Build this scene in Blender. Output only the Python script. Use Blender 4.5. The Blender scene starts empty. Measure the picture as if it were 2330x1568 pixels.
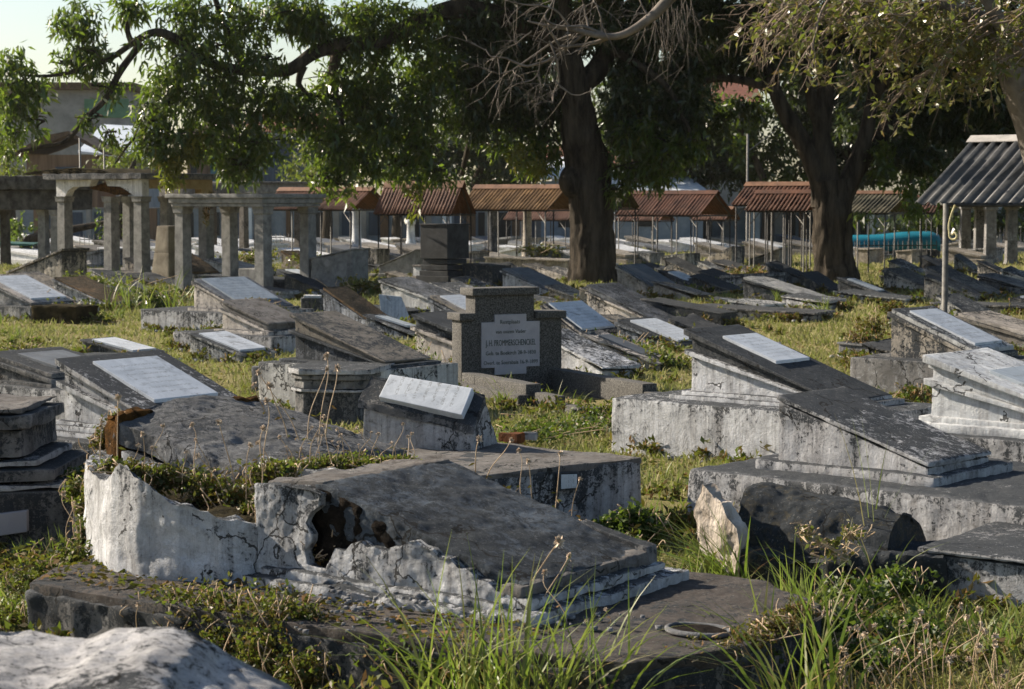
import bpy, bmesh, math, random
import numpy as np
from mathutils import Vector, Matrix, noise, Euler

random.seed(7); RS = np.random.RandomState(11)
R = math.radians
scene = bpy.context.scene
COL = scene.collection

# ------------------------------------------------------------------ camera
CH = 2.2                      # eye height
F = 4600.0; CU, CV = 1165.0, 784.0      # focal length and centre in the 2330 x 1568 measuring grid
PITCH = math.atan(334.0 / F)
cam = bpy.data.cameras.new('camera'); camo = bpy.data.objects.new('camera', cam); COL.objects.link(camo)
camo.location = (0, 0, CH); camo.rotation_euler = (R(90) - PITCH, 0, 0)
cam.sensor_width = 36; cam.lens = 36 * F / 2330.0
cam.clip_start = 0.3; cam.clip_end = 3000
cam.dof.use_dof = True; cam.dof.focus_distance = 14.0; cam.dof.aperture_fstop = 7.1
scene.camera = camo

# ------------------------------------------------------------------ light
SUN_EL = R(29); SUN_AZ_BEHIND = R(27)    # comes from the left, a little behind the scene
sd = Vector((-math.cos(SUN_EL) * math.cos(SUN_AZ_BEHIND), math.cos(SUN_EL) * math.sin(SUN_AZ_BEHIND), math.sin(SUN_EL)))
sun = bpy.data.lights.new('sun', 'SUN'); suno = bpy.data.objects.new('sun', sun); COL.objects.link(suno)
sun.energy = 5.0; sun.angle = R(0.6); sun.color = (1.0, 0.885, 0.73)
suno.rotation_euler = (-sd).to_track_quat('-Z', 'Y').to_euler()
suno.location = (-40, 60, 60)
w = bpy.data.worlds.new('World'); scene.world = w; w.use_nodes = True
nt = w.node_tree; bg = nt.nodes['Background']
sky = nt.nodes.new('ShaderNodeTexSky'); sky.sky_type = 'NISHITA'; sky.sun_disc = False
sky.sun_elevation = SUN_EL
sky.sun_rotation = math.atan2(sd.x, sd.y)
sky.air_density = 1.0; sky.dust_density = 1.2; sky.ozone_density = 1.0
nt.links.new(sky.outputs[0], bg.inputs[0]); bg.inputs[1].default_value = 0.072
scene.view_settings.view_transform = 'Standard'; scene.view_settings.look = 'None'
scene.view_settings.exposure = 1.02; scene.view_settings.gamma = 1.0
scene.cycles.use_denoising = True
scene.cycles.max_bounces = 6; scene.cycles.diffuse_bounces = 3; scene.cycles.glossy_bounces = 2
scene.cycles.transparent_max_bounces = 6; scene.cycles.transmission_bounces = 3
scene.cycles.caustics_reflective = False; scene.cycles.caustics_refractive = False

# ------------------------------------------------------------------ measuring helpers
cp, sp = math.cos(PITCH), math.sin(PITCH)
def ray(u, v):
    t = CV - v
    return Vector((u - CU, F * cp + t * sp, t * cp - F * sp))
def G(u, v, z=0.0):
    d = ray(u, v); k = (z - CH) / d.z
    return Vector((0, 0, CH)) + d * k
def At(u, v, y):
    d = ray(u, v); k = y / d.y
    return Vector((0, 0, CH)) + d * k
def proj(p):
    x, y, z = p[0], p[1], p[2] - CH
    f = y * cp - z * sp; t = y * sp + z * cp
    return CU + F * x / f, CV - F * t / f
def zfor(x, y, v):            # height of the point above (x, y) that shows at row v
    t = CV - v
    # (y sp + z cp) F = t (y cp - z sp)
    z = y * (t * cp - F * sp) / (F * cp + t * sp)
    return CH + z
def solve_len(P, ex, u):
    a = (u - CU) / F          # (x0+L ex) = a * ((y0+L ey) cp - z sp)
    z = P[2] - CH
    return (a * (P[1] * cp - z * sp) - P[0]) / (ex[0] - a * ex[1] * cp)

# ------------------------------------------------------------------ object helpers
def link(o, parent=None):
    COL.objects.link(o)
    if parent is not None: o.parent = parent
    return o
def tag(o, label=None, cat=None, group=None, kind=None):
    if label: o['label'] = label
    if cat: o['category'] = cat
    if group: o['group'] = group
    if kind: o['kind'] = kind
    return o
def thing(name, label, cat, loc=(0, 0, 0), rz=0.0, group=None):
    o = bpy.data.objects.new(name, None); link(o); o.location = loc; o.rotation_euler = (0, 0, rz)
    o.empty_display_size = 0.2
    return tag(o, label, cat, group)
def mesh_np(name, V, Fc, mat, parent=None, smooth=False):
    V = np.asarray(V, dtype=np.float32); Fc = np.asarray(Fc, dtype=np.int32)
    me = bpy.data.meshes.new(name); k = Fc.shape[1]
    me.vertices.add(len(V)); me.vertices.foreach_set('co', V.ravel())
    me.loops.add(Fc.size); me.loops.foreach_set('vertex_index', Fc.ravel())
    me.polygons.add(len(Fc)); me.polygons.foreach_set('loop_start', np.arange(0, Fc.size, k, dtype=np.int32))
    me.polygons.foreach_set('loop_total', np.full(len(Fc), k, dtype=np.int32))
    if smooth: me.polygons.foreach_set('use_smooth', np.ones(len(Fc), dtype=bool))
    me.update(calc_edges=True)
    if mat: me.materials.append(mat)
    return link(bpy.data.objects.new(name, me), parent)
def prism(bm, poly, y0, y1):
    a = [bm.verts.new((x, y0, z)) for x, z in poly]; b = [bm.verts.new((x, y1, z)) for x, z in poly]
    n = len(poly)
    bm.faces.new(a); bm.faces.new(b[::-1])
    for i in range(n):
        j = (i + 1) % n
        bm.faces.new((a[i], b[i], b[j], a[j]))
def box(bm, x0, x1, y0, y1, z0, z1):
    prism(bm, [(x0, z0), (x1, z0), (x1, z1), (x0, z1)], y0, y1)
def vprism(bm, poly, z0, z1):     # vertical prism from a plan polygon
    a = [bm.verts.new((x, y, z0)) for x, y in poly]; b = [bm.verts.new((x, y, z1)) for x, y in poly]
    n = len(poly)
    bm.faces.new(a[::-1]); bm.faces.new(b)
    for i in range(n):
        j = (i + 1) % n
        bm.faces.new((a[i], a[j], b[j], b[i]))
def finish(bm, name, mat, parent=None, maxlen=0.0, amp=0.0, rough=0.0, bevel=0.0, seed=0.0, fq=2.5):
    bmesh.ops.recalc_face_normals(bm, faces=bm.faces)
    if bevel > 0:
        bmesh.ops.bevel(bm, geom=list(bm.edges), offset=bevel, segments=2, affect='EDGES', profile=0.6, clamp_overlap=True)
    if maxlen > 0:
        bmesh.ops.triangulate(bm, faces=[f for f in bm.faces if len(f.verts) > 4])
        for _ in range(7):
            es = [e for e in bm.edges if e.calc_length() > maxlen]
            if not es or len(bm.faces) > 60000: break
            bmesh.ops.subdivide_edges(bm, edges=es, cuts=1, use_grid_fill=True)
            bmesh.ops.triangulate(bm, faces=[f for f in bm.faces if len(f.verts) > 4])
        bm.normal_update()
        off = Vector((seed * 3.7, seed * 1.3, seed * 7.1))
        for v in bm.verts:
            p = v.co + off
            d = noise.noise(p * fq) * amp + noise.noise(p * fq * 5) * amp * 0.35
            if rough > 0:
                d -= max(0.0, noise.noise(p * 3.1 + Vector((9, 9, 9))) + 0.15 + 0.5 * noise.noise(p * 13)) * rough
            v.co += v.normal * d
    bmesh.ops.triangulate(bm, faces=[f for f in bm.faces if len(f.verts) > 4])
    me = bpy.data.meshes.new(name); bm.to_mesh(me); bm.free()
    me.materials.append(mat)
    if maxlen > 0:
        me.polygons.foreach_set('use_smooth', np.ones(len(me.polygons), dtype=bool))
        me.set_sharp_from_angle(angle=0.7)
    return link(bpy.data.objects.new(name, me), parent)
def tube_np(pts, rad, nseg=8, wob=0.0, seed=0):
    pts = [Vector(p) for p in pts]; V = []; Fc = []
    rs = random.Random(seed)
    prev = None
    for i, p in enumerate(pts):
        t = (pts[min(i + 1, len(pts) - 1)] - pts[max(i - 1, 0)])
        if t.length < 1e-6: t = Vector((0, 0, 1))
        t.normalize()
        if prev is None:
            up = Vector((0, 1, 0)) if abs(t.y) < 0.8 else Vector((1, 0, 0))
            a = t.cross(up).normalized()
        else:
            a = (prev - t * prev.dot(t))
            a = a.normalized() if a.length > 1e-5 else t.orthogonal().normalized()
        prev = a; b = t.cross(a)
        for k in range(nseg):
            an = 2 * math.pi * k / nseg
            q = p + (a * math.cos(an) + b * math.sin(an)) * rad[i]
            if wob > 0:
                if nseg > 30: q = p + (q - p) * (1 - .16 * abs(noise.noise(Vector((math.cos(an) * 6, math.sin(an) * 6, i * .10 + seed)))) - .09 * abs(noise.noise(Vector((math.cos(an) * 15, math.sin(an) * 15, i * .3 + seed)))))
                q = q + (q - p).normalized() * noise.noise(q * 1.7 + Vector((seed, 0, 0))) * wob * rad[i] + (q - p).normalized() * noise.noise(q * 5 + Vector((seed, 3, 0))) * wob * 0.4 * rad[i]
            V.append(q)
    for i in range(len(pts) - 1):
        for k in range(nseg):
            k2 = (k + 1) % nseg
            Fc.append((i * nseg + k, i * nseg + k2, (i + 1) * nseg + k2, (i + 1) * nseg + k))
    return V, Fc
class Geo:
    def __init__(s): s.V = []; s.F = []
    def add(s, V, Fc):
        n = len(s.V); s.V += [tuple(v) for v in V]; s.F += [tuple(i + n for i in f) for f in Fc]
    def tube(s, pts, rad, nseg=8, wob=0.0, seed=0, cap=True):
        if not hasattr(rad, '__len__'): rad = [rad] * len(pts)
        V, Fc = tube_np(pts, rad, nseg, wob, seed)
        n = len(s.V); s.add(V, Fc)
        if cap:
            m = nseg // 2
            for base in (n, n + (len(pts) - 1) * nseg):
                c = tuple(np.mean(np.array([s.V[base + k] for k in range(nseg)]), axis=0)); s.V.append(c)
                ci = len(s.V) - 1
                for k in range(0, nseg, 2):
                    s.F.append((base + k, base + (k + 1) % nseg, base + (k + 2) % nseg, ci))
    def build(s, name, mat, parent=None, smooth=True):
        return mesh_np(name, s.V, s.F, mat, parent, smooth)
def smoothpath(pts, n=6, jit=0.0):
    P = [Vector(p) for p in pts]; out = []
    for i in range(len(P) - 1):
        p0 = P[max(i - 1, 0)]; p1 = P[i]; p2 = P[i + 1]; p3 = P[min(i + 2, len(P) - 1)]
        for k in range(n):
            t = k / n
            q = 0.5 * ((2 * p1) + (p2 - p0) * t + (2 * p0 - 5 * p1 + 4 * p2 - p3) * t * t + (3 * p1 - p0 - 3 * p2 + p3) * t ** 3)
            if jit: q += Vector((random.uniform(-jit, jit), random.uniform(-jit, jit), random.uniform(-jit, jit)))
            out.append(q)
    out.append(P[-1]); return out

# ------------------------------------------------------------------ materials
def newmat(name):
    m = bpy.data.materials.new(name); m.use_nodes = True
    nt = m.node_tree; b = nt.nodes['Principled BSDF']
    return m, nt, b
class NB:
    def __init__(s, nt): s.nt = nt
    def n(s, t, **kw):
        x = s.nt.nodes.new(t)
        for k, v in kw.items(): setattr(x, k, v)
        return x
    def l(s, a, b): s.nt.links.new(a, b)
    def pos(s):
        return s.n('ShaderNodeNewGeometry')
    def noise(s, vec, scale, detail=6, rough=0.6, dist=0.0):
        x = s.n('ShaderNodeTexNoise'); x.inputs['Scale'].default_value = scale; x.inputs['Detail'].default_value = detail
        x.inputs['Roughness'].default_value = rough; x.inputs['Distortion'].default_value = dist
        s.l(vec, x.inputs['Vector']); return x.outputs['Fac']
    def ramp(s, fac, a, b, ca=(0, 0, 0, 1), cb=(1, 1, 1, 1)):
        x = s.n('ShaderNodeValToRGB'); x.color_ramp.elements[0].position = a; x.color_ramp.elements[1].position = b
        x.color_ramp.elements[0].color = ca; x.color_ramp.elements[1].color = cb
        s.l(fac, x.inputs[0]); return x.outputs[0]
    def mix(s, fac, a, b, blend='MIX'):
        x = s.n('ShaderNodeMix', data_type='RGBA', blend_type=blend)
        for sock, v in ((x.inputs[0], fac), (x.inputs[6], a), (x.inputs[7], b)):
            if isinstance(v, (int, float)): sock.default_value = v
            elif isinstance(v, tuple): sock.default_value = (v[0], v[1], v[2], 1)
            else: s.l(v, sock)
        return x.outputs[2]
    def math(s, op, a, b=None, clamp=False):
        x = s.n('ShaderNodeMath', operation=op); x.use_clamp = clamp
        for i, v in enumerate((a, b)):
            if v is None: continue
            if isinstance(v, (int, float)): x.inputs[i].default_value = v
            else: s.l(v, x.inputs[i])
        return x.outputs[0]
    def scale(s, vec, sc):
        x = s.n('ShaderNodeMapping'); x.inputs['Scale'].default_value = sc; s.l(vec, x.inputs[0]); return x.outputs[0]
    def bump(s, h, strength, dist, b):
        x = s.n('ShaderNodeBump'); x.inputs['Strength'].default_value = strength; x.inputs['Distance'].default_value = dist
        s.l(h, x.inputs['Height']); s.l(x.outputs[0], b.inputs['Normal'])

def plaster(name, white=0.5, dirt=0.45, top=0.5, wc=(.56, .56, .57), gc=(.20, .195, .19), bc=(.012, .014, .016), sc=1.0, drip=1.0):
    m, nt, b = newmat(name); N = NB(nt); g = N.pos(); P = g.outputs['Position']
    sep = N.n('ShaderNodeSeparateXYZ'); N.l(g.outputs['Normal'], sep.inputs[0]); up = N.math('MAXIMUM', sep.outputs[2], 0.0)
    tc = N.n('ShaderNodeTexCoord'); sz = N.n('ShaderNodeSeparateXYZ'); N.l(tc.outputs['Generated'], sz.inputs[0]); gzz = sz.outputs[2]
    big = N.noise(P, 1.3 * sc, 5, 0.6, 0.5); n1 = N.noise(P, 3.1 * sc, 9, 0.70, 0.6); n2 = N.noise(P, 8.0 * sc, 10, 0.74, 1.2)
    n6 = N.noise(P, 24 * sc, 8, 0.78, 0.8); n3 = N.noise(P, 95 * sc, 4, 0.75); n8 = N.noise(P, 260 * sc, 2, 0.7)
    st = N.noise(N.scale(P, (1, 1, 0.07)), 14 * sc, 6, 0.72, 0.3)
    gcol = N.mix(N.ramp(n1, .35, .65), tuple(c * 0.5 for c in gc), tuple(c * 1.45 for c in gc))
    wcol = N.mix(N.ramp(n1, .34, .62), tuple(c * 0.62 for c in wc), tuple(min(c * 1.15, .82) for c in wc))
    f = N.math('ADD', N.math('MULTIPLY', n2, 0.5), N.math('ADD', N.math('MULTIPLY', big, 0.35), N.math('MULTIPLY', n6, 0.15)))
    wf = N.ramp(f, 0.62 - 0.30 * white, 0.70 - 0.30 * white)
    col = N.mix(wf, gcol, wcol)
    col = N.mix(N.math('MULTIPLY', N.ramp(st, 0.46, 0.72), 0.18 + 0.37 * min(1.0, drip)), col, (.15, .13, .115))       # rain runs
    dm = N.math('ADD', N.math('MULTIPLY', n2, 0.42), N.math('MULTIPLY', big, 0.34))
    dm = N.math('ADD', dm, N.math('MULTIPLY', N.math('SUBTRACT', n6, 0.5), 0.55))
    dm = N.math('ADD', dm, N.math('MULTIPLY', N.math('SUBTRACT', n3, 0.5), 0.22))
    dm = N.math('ADD', dm, N.math('MULTIPLY', N.math('SUBTRACT', st, 0.5), 0.32 * drip))
    dm = N.math('ADD', dm, N.math('MULTIPLY', N.math('POWER', gzz, 3.0), 0.085 * drip))        # growth starts at wet upper edges
    dm = N.math('ADD', dm, N.math('MULTIPLY', up, 0.13 * top))
    th = 0.64 - 0.33 * dirt
    df = N.ramp(dm, th - 0.01, th + 0.03)
    soft = N.ramp(dm, th - 0.12, th + 0.02)
    col = N.mix(N.math('MULTIPLY', soft, 0.38), col, (.10, .10, .098))
    col = N.mix(N.math('MULTIPLY', df, 0.92), col, N.mix(n6, bc, tuple(c * 5.0 for c in bc)))
    col = N.mix(N.math('MULTIPLY', N.ramp(N.noise(P, 46 * sc, 3, 0.8), 0.60, 0.68), 0.45), col, (.30, .30, .29))   # lichen specks
    col = N.mix(N.math('MULTIPLY', N.ramp(n8, .35, .7), 0.22), col, (.05, .05, .048))
    vo = N.n('ShaderNodeTexVoronoi', feature='DISTANCE_TO_EDGE'); vo.inputs['Scale'].default_value = 2.3 * sc
    wv = N.n('ShaderNodeVectorMath', operation='ADD'); nc = N.n('ShaderNodeTexNoise'); nc.inputs['Scale'].default_value = 6.0; nc.inputs['Detail'].default_value = 5; N.l(P, nc.inputs['Vector'])
    sv = N.n('ShaderNodeVectorMath', operation='SCALE'); sv.inputs['Scale'].default_value = 0.28; N.l(nc.outputs['Color'], sv.inputs[0]); N.l(P, wv.inputs[0]); N.l(sv.outputs[0], wv.inputs[1]); N.l(wv.outputs[0], vo.inputs['Vector'])
    cr = N.math('MULTIPLY', N.math('LESS_THAN', vo.outputs['Distance'], 0.013), N.math('GREATER_THAN', big, 0.53))
    col = N.mix(N.math('MULTIPLY', cr, 0.85), col, (.02, .019, .017))
    col = N.mix(N.math('MULTIPLY', N.ramp(g.outputs['Pointiness'], 0.53, 0.60), N.math('MULTIPLY', n2, 0.7)), col, tuple(min(.62, c * .9) for c in wc))
    N.l(col, b.inputs['Base Color']); b.inputs['Roughness'].default_value = 0.95; b.inputs['Specular IOR Level'].default_value = 0.1
    h = N.math('ADD', N.math('MULTIPLY', n3, 0.30), N.math('ADD', N.math('MULTIPLY', n6, 0.6), N.math('MULTIPLY', n2, 0.8))); h = N.math('SUBTRACT', h, N.math('MULTIPLY', df, 0.22))
    N.bump(h, 1.0, 0.026, b)
    return m
def simple(name, c1, c2, scale=3.0, rough=0.9, bump=0.3, stretch=(1, 1, 1), metal=0.0, detail=8, bd=0.01, spec=0.3):
    m, nt, b = newmat(name); N = NB(nt); P = N.scale(N.pos().outputs['Position'], stretch)
    n1 = N.noise(P, scale, detail, 0.68, 0.3)
    N.l(N.ramp(n1, 0.36, 0.64, (*c1, 1), (*c2, 1)), b.inputs['Base Color'])
    b.inputs['Roughness'].default_value = rough; b.inputs['Metallic'].default_value = metal
    b.inputs['Specular IOR Level'].default_value = spec
    if bump: N.bump(N.noise(P, scale * 5, 6, 0.7), bump, bd, b)
    return m
def leafmat(name, cols, trans=0.35, rough=0.42, spec=0.5):
    m, nt, b = newmat(name); N = NB(nt); g = N.pos()
    r = N.n('ShaderNodeValToRGB'); r.color_ramp.interpolation = 'LINEAR'
    el = r.color_ramp.elements; el[0].color = (*cols[0], 1); el[1].color = (*cols[-1], 1); el[0].position = 0; el[1].position = 1
    for i in range(1, len(cols) - 1):
        e = el.new(i / (len(cols) - 1)); e.color = (*cols[i], 1)
    N.l(g.outputs['Random Per Island'], r.inputs[0])
    N.l(r.outputs[0], b.inputs['Base Color']); b.inputs['Roughness'].default_value = rough
    b.inputs['Specular IOR Level'].default_value = spec
    tr = N.n('ShaderNodeBsdfTranslucent'); mx = N.n('ShaderNodeMixShader'); mx.inputs[0].default_value = trans
    tc = N.mix(0.5, r.outputs[0], (.20, .30, .02)); N.l(tc, tr.inputs[0])
    out = nt.nodes['Material Output']; N.l(b.outputs[0], mx.inputs[1]); N.l(tr.outputs[0], mx.inputs[2]); N.l(mx.outputs[0], out.inputs[0])
    return m

M = {}
M['pl_mid'] = plaster('weathered_plaster', 0.85, 0.58, 0.9)
M['pl_white'] = plaster('whitewashed_plaster', 1.5, 0.12, 0.3, wc=(.70, .73, .77))
M['pl_clean'] = plaster('peeling_whitewash', 1.20, 0.46, 0.8, wc=(.68, .69, .71))
M['pl_fg'] = plaster('chalky_white_cement', 0.85, 0.62, 0.1, wc=(.62, .61, .61), gc=(.26, .25, .24), drip=.2)
M['pl_dark'] = plaster('blackened_plaster', 0.35, 0.74, 0.8)
M['pl_black'] = plaster('black_mould_masonry', 0.10, 0.95, 0.3, gc=(.06, .06, .058), wc=(.10, .10, .10), drip=.0)
M['pl_moss'] = plaster('mossy_black_masonry', 0.25, 0.84, 0.2, gc=(.07, .062, .04), wc=(.20, .19, .16), drip=.0)
M['pl_arch'] = plaster('lichened_grey_slab', 0.45, 0.58, 0.3, gc=(.12, .125, .13), wc=(.38, .38, .39), drip=.1)
M['pl_blacktop'] = plaster('black_weathered_slab', 0.35, 0.86, 0.3, gc=(.10, .105, .11), drip=.0)
M['pl_slope'] = plaster('blackened_render', 0.20, 0.62, 0.5, gc=(.07, .09, .115), wc=(.22, .25, .28), drip=.0)
M['pl_greyslope'] = plaster('grey_lichen_stone', 0.75, 0.50, 0.3, gc=(.17, .175, .18), wc=(.42, .42, .42), drip=.2)
M['pl_grey'] = plaster('grey_render', 0.30, 0.42, 0.6)
M['pl_warm'] = plaster('pale_tan_render', 0.55, 0.38, 0.6, wc=(.50, .45, .38), gc=(.22, .19, .15))
M['pl_brown'] = plaster('mossy_brown_render', 0.20, 0.62, 0.6, wc=(.34, .24, .12), gc=(.17, .10, .045), bc=(.018, .014, .008), drip=.2)
M['pl_stained'] = plaster('stained_cement_ledge', 0.40, 0.60, 0.2, wc=(.20, .175, .155), gc=(.095, .08, .07), drip=.2)
M['pl_ledge'] = plaster('worn_cement_ledge', 0.60, 0.50, 0.1, wc=(.24, .225, .21), gc=(.11, .098, .088), drip=.2)
VAR = {}
for nm_, base_ in (('pl_mid', (.85, .58, .9)), ('pl_clean', (1.15, .46, .8)), ('pl_dark', (.35, .74, .8)), ('pl_greyslope', (.5, .5, .4)), ('pl_ledge', (.6, .42, .2))):
    VAR[nm_] = [nm_]
    for i_, (dw, dd_, tint, sc_) in enumerate(((.35, .02, (.66, .60, .54), .75), (-.15, .10, (.50, .53, .58), 1.35), (.25, -.12, (.62, .62, .60), 1.0), (0, .16, (.56, .50, .42), .6))):
        k_ = nm_ + str(i_); f_ = .68 if nm_ in ('pl_greyslope', 'pl_ledge') else 1.0
        M[k_] = plaster('aged_plaster', max(.15, base_[0] + dw), base_[1] + dd_, base_[2], wc=tuple(c * f_ for c in tint), gc=tuple(c * .36 for c in tint), sc=sc_, drip=.3 if f_ < 1 else 1.2)
        VAR[nm_].append(k_)
M['concrete'] = simple('grey_concrete', (.12, .12, .115), (.27, .265, .25), 5, 0.92, 0.4)
M['concrete_dark'] = simple('dark_concrete', (.02, .02, .018), (.09, .088, .08), 4, 0.95, 0.5)
M['stone_tan'] = simple('tan_stone', (.12, .10, .07), (.24, .21, .16), 2.5, 0.9, 0.3)
M['black_stone'] = simple('black_granite', (.018, .02, .022), (.05, .052, .056), 4, 0.75, 0.2)
M['arch_white'] = plaster('white_arch_paint', 1.3, 0.10, 0.3, wc=(.72, .71, .70))
M['paint_yellow'] = simple('faded_yellow_paint', (.26, .19, .09), (.38, .29, .15), 3, 0.9, 0.2)
M['moss'] = simple('rusty_moss', (.022, .014, .006), (.13, .062, .018), 14, 1.0, 0.9, bd=0.03, spec=0.05)
M['soil'] = simple('dark_soil', (.012, .011, .007), (.05, .04, .02), 6, 1.0, 0.8, bd=0.03, spec=0.05)
M['brick'] = simple('exposed_brick', (.03, .018, .012), (.20, .075, .03), 6, 1.0, 0.9, bd=0.02, spec=0.1)
M['core'] = simple('crumbling_mortar_core', (.008, .0075, .007), (.036, .028, .022), 14, 1.0, 1.0, bd=0.03, spec=0.05)
M['crack'] = simple('broken_masonry', (.30, .25, .20), (.66, .60, .53), 5, 1.0, 1.0, stretch=(1, 1, .35), bd=0.03, spec=0.1)
M['metal_dark'] = simple('dark_iron', (.02, .022, .024), (.07, .065, .06), 12, 0.6, 0.2, metal=0.3)
M['metal_post'] = simple('grey_steel_post', (.09, .09, .085), (.20, .19, .17), 9, 0.6, 0.2, metal=0.2)
M['metal_cream'] = simple('cream_painted_iron', (.45, .40, .20), (.62, .56, .32), 20, 0.5, 0.1)
M['rust'] = simple('rusty_corrugated_iron', (.045, .018, .011), (.105, .042, .024), 2.2, 0.8, 0.3)
M['rust_tan'] = simple('ochre_rusted_iron', (.075, .038, .014), (.18, .10, .036), 2.0, 0.8, 0.3)
M['rust_brown'] = simple('brown_rusted_iron', (.065, .030, .020), (.15, .072, .046), 2.0, 0.8, 0.3)
M['rust_green'] = simple('mossy_corrugated_iron', (.03, .032, .022), (.11, .10, .07), 2.0, 0.8, 0.3)
M['ridge_rust'] = simple('rusted_ridge_sheet', (.10, .052, .032), (.20, .105, .062), 3.0, 0.8, 0.3)
M['sheet_grey'] = simple('weathered_grey_sheet', (.045, .05, .055), (.12, .12, .12), 3.0, 0.55, 0.2)
M['ridge_grey'] = simple('grey_ridge_cap', (.30, .29, .28), (.46, .44, .42), 4.0, 0.8, 0.2)
M['bark'] = simple('rough_brown_bark', (.018, .016, .013), (.105, .086, .066), 5.0, 0.95, 1.0, stretch=(1, 1, .18), bd=0.10, spec=0.1)
M['bark_grey'] = simple('smooth_grey_bark', (.09, .08, .07), (.22, .19, .16), 4.0, 0.9, 0.6, bd=0.01, spec=0.1)
M['twig'] = simple('pale_dry_twig', (.14, .11, .085), (.32, .25, .19), 6.0, 0.9, 0.3, spec=0.1)
M['tarp'] = simple('turquoise_plastic_sheet', (.01, .15, .21), (.015, .20, .27), 3.0, 0.35, 0.1)
M['green_cloth'] = simple('dark_green_canvas', (.01, .06, .045), (.02, .10, .07), 3.0, 0.6, 0.1)
M['brickred'] = simple('red_roof_tile', (.12, .045, .028), (.22, .09, .055), 5.0, 0.9, 0.4)
M['letters'] = simple('dull_green_lettering', (.045, .06, .055), (.075, .095, .085), 30.0, 0.7, 0.0)
M['flower'] = simple('dried_flower_head', (.46, .35, .25), (.78, .66, .52), 60.0, 1.0, 0.2)
M['stem'] = simple('dry_stem', (.34, .24, .15), (.55, .42, .28), 20.0, 0.9, 0.2)

def marble(name, a=(.36, .39, .42), bcol=(.56, .59, .62)):
    m, nt, b = newmat(name); N = NB(nt); P = N.pos().outputs['Position']
    tc = N.n('ShaderNodeTexCoord').outputs['Generated']; sx = N.n('ShaderNodeSeparateXYZ'); N.l(tc, sx.inputs[0])
    n1 = N.noise(P, 4, 8, 0.7, 1.0); n2 = N.noise(N.scale(P, (1, 1, 3.5)), 34, 5, 0.8)
    c = N.ramp(n1, 0.3, 0.6, (*a, 1), (*bcol, 1))
    # worn engraved rows across the slab
    row = N.math('FRACT', N.math('MULTIPLY', sx.outputs[0], 9.0)); row = N.math('MULTIPLY', N.math('GREATER_THAN', row, 0.42), N.math('LESS_THAN', row, 0.74))
    ed = N.math('MULTIPLY', N.math('GREATER_THAN', sx.outputs[1], 0.16), N.math('LESS_THAN', sx.outputs[1], 0.84))
    ed = N.math('MULTIPLY', ed, N.math('MULTIPLY', N.math('GREATER_THAN', sx.outputs[0], 0.1), N.math('LESS_THAN', sx.outputs[0], 0.9)))
    let = N.ramp(N.noise(P, 70, 3, 0.6), 0.48, 0.54)
    c = N.mix(N.math('MULTIPLY', N.math('MULTIPLY', row, ed), N.math('MULTIPLY', let, 0.5)), c, (.16, .16, .15))
    c = N.mix(N.math('MULTIPLY', N.ramp(n2, 0.60, 0.70), 0.45), c, (.22, .21, .20))
    c = N.mix(N.math('MULTIPLY', N.ramp(N.noise(P, 3.4, 9, .78, .8), 0.56, 0.64), 0.75), c, (.10, .095, .085))
    c = N.mix(N.math('MULTIPLY', N.ramp(N.noise(P, 30, 6, .8), 0.62, 0.66), 0.6), c, (.05, .05, .045))
    N.l(c, b.inputs['Base Color']); b.inputs['Roughness'].default_value = 0.7; N.bump(n1, 0.2, 0.006, b)
    return m
M['marble'] = marble('aged_white_marble')
M['marble_blue'] = marble('blue_grey_marble', (.22, .26, .29), (.38, .42, .45))
M['marble_dark'] = marble('dark_slate_slab', (.05, .06, .07), (.12, .135, .15))
def terrazzo():
    m, nt, b = newmat('dark_terrazzo'); N = NB(nt); P = N.pos().outputs['Position']
    n1 = N.noise(P, 75, 2, 0.6); n2 = N.noise(P, 3, 6, 0.6)
    c = N.ramp(n1, 0.40, 0.64, (.012, .012, .011, 1), (.17, .16, .145, 1))
    c = N.mix(N.math('MULTIPLY', n2, 0.6), c, (.045, .042, .036))
    N.l(c, b.inputs['Base Color']); b.inputs['Roughness'].default_value = 0.9; N.bump(n1, 0.6, 0.006, b)
    return m
M['terrazzo'] = terrazzo()
M['plaque'] = simple('pinkish_grey_plaque', (.30, .285, .30), (.38, .36, .375), 4, 0.6, 0.1)

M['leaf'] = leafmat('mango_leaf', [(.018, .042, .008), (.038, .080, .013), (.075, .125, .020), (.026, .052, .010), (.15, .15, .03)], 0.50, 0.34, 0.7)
M['leaf_dark'] = leafmat('dark_leaf', [(.010, .020, .008), (.018, .034, .012), (.030, .050, .015), (.018, .026, .010)], 0.20, 0.38, 0.5)  # near-black green; shade of the dense crowns is put into this colour
M['leaf_light'] = leafmat('yellow_green_leaf', [(.07, .09, .02), (.11, .13, .03), (.16, .15, .035), (.08, .10, .03)], 0.42, 0.45, 0.4)
M['leaf_yellow'] = leafmat('yellowing_leaf', [(.10, .10, .015), (.20, .17, .02), (.08, .09, .02), (.28, .22, .03)], 0.45, 0.4, 0.4)
M['leaf_olive'] = leafmat('dry_olive_leaf', [(.07, .07, .02), (.14, .13, .04), (.20, .12, .04), (.10, .12, .03), (.24, .22, .08)], 0.35, 0.35, 0.6)
M['weed'] = leafmat('weed_leaf', [(.05, .075, .02), (.08, .095, .03), (.12, .10, .03), (.13, .075, .025), (.06, .085, .02)], 0.35, 0.5, 0.35)
M['weed_green'] = leafmat('fresh_weed_leaf', [(.035, .065, .018), (.055, .09, .02), (.09, .12, .03)], 0.35, 0.5, 0.35)
M['weed_brown'] = leafmat('withered_leaf', [(.12, .06, .02), (.20, .10, .03), (.07, .055, .02), (.16, .12, .05)], 0.25, 0.7, 0.2)
M['blade'] = leafmat('long_grass_blade', [(.11, .17, .03), (.16, .21, .05), (.22, .24, .07), (.26, .22, .10)], 0.40, 0.45, 0.4)
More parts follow.
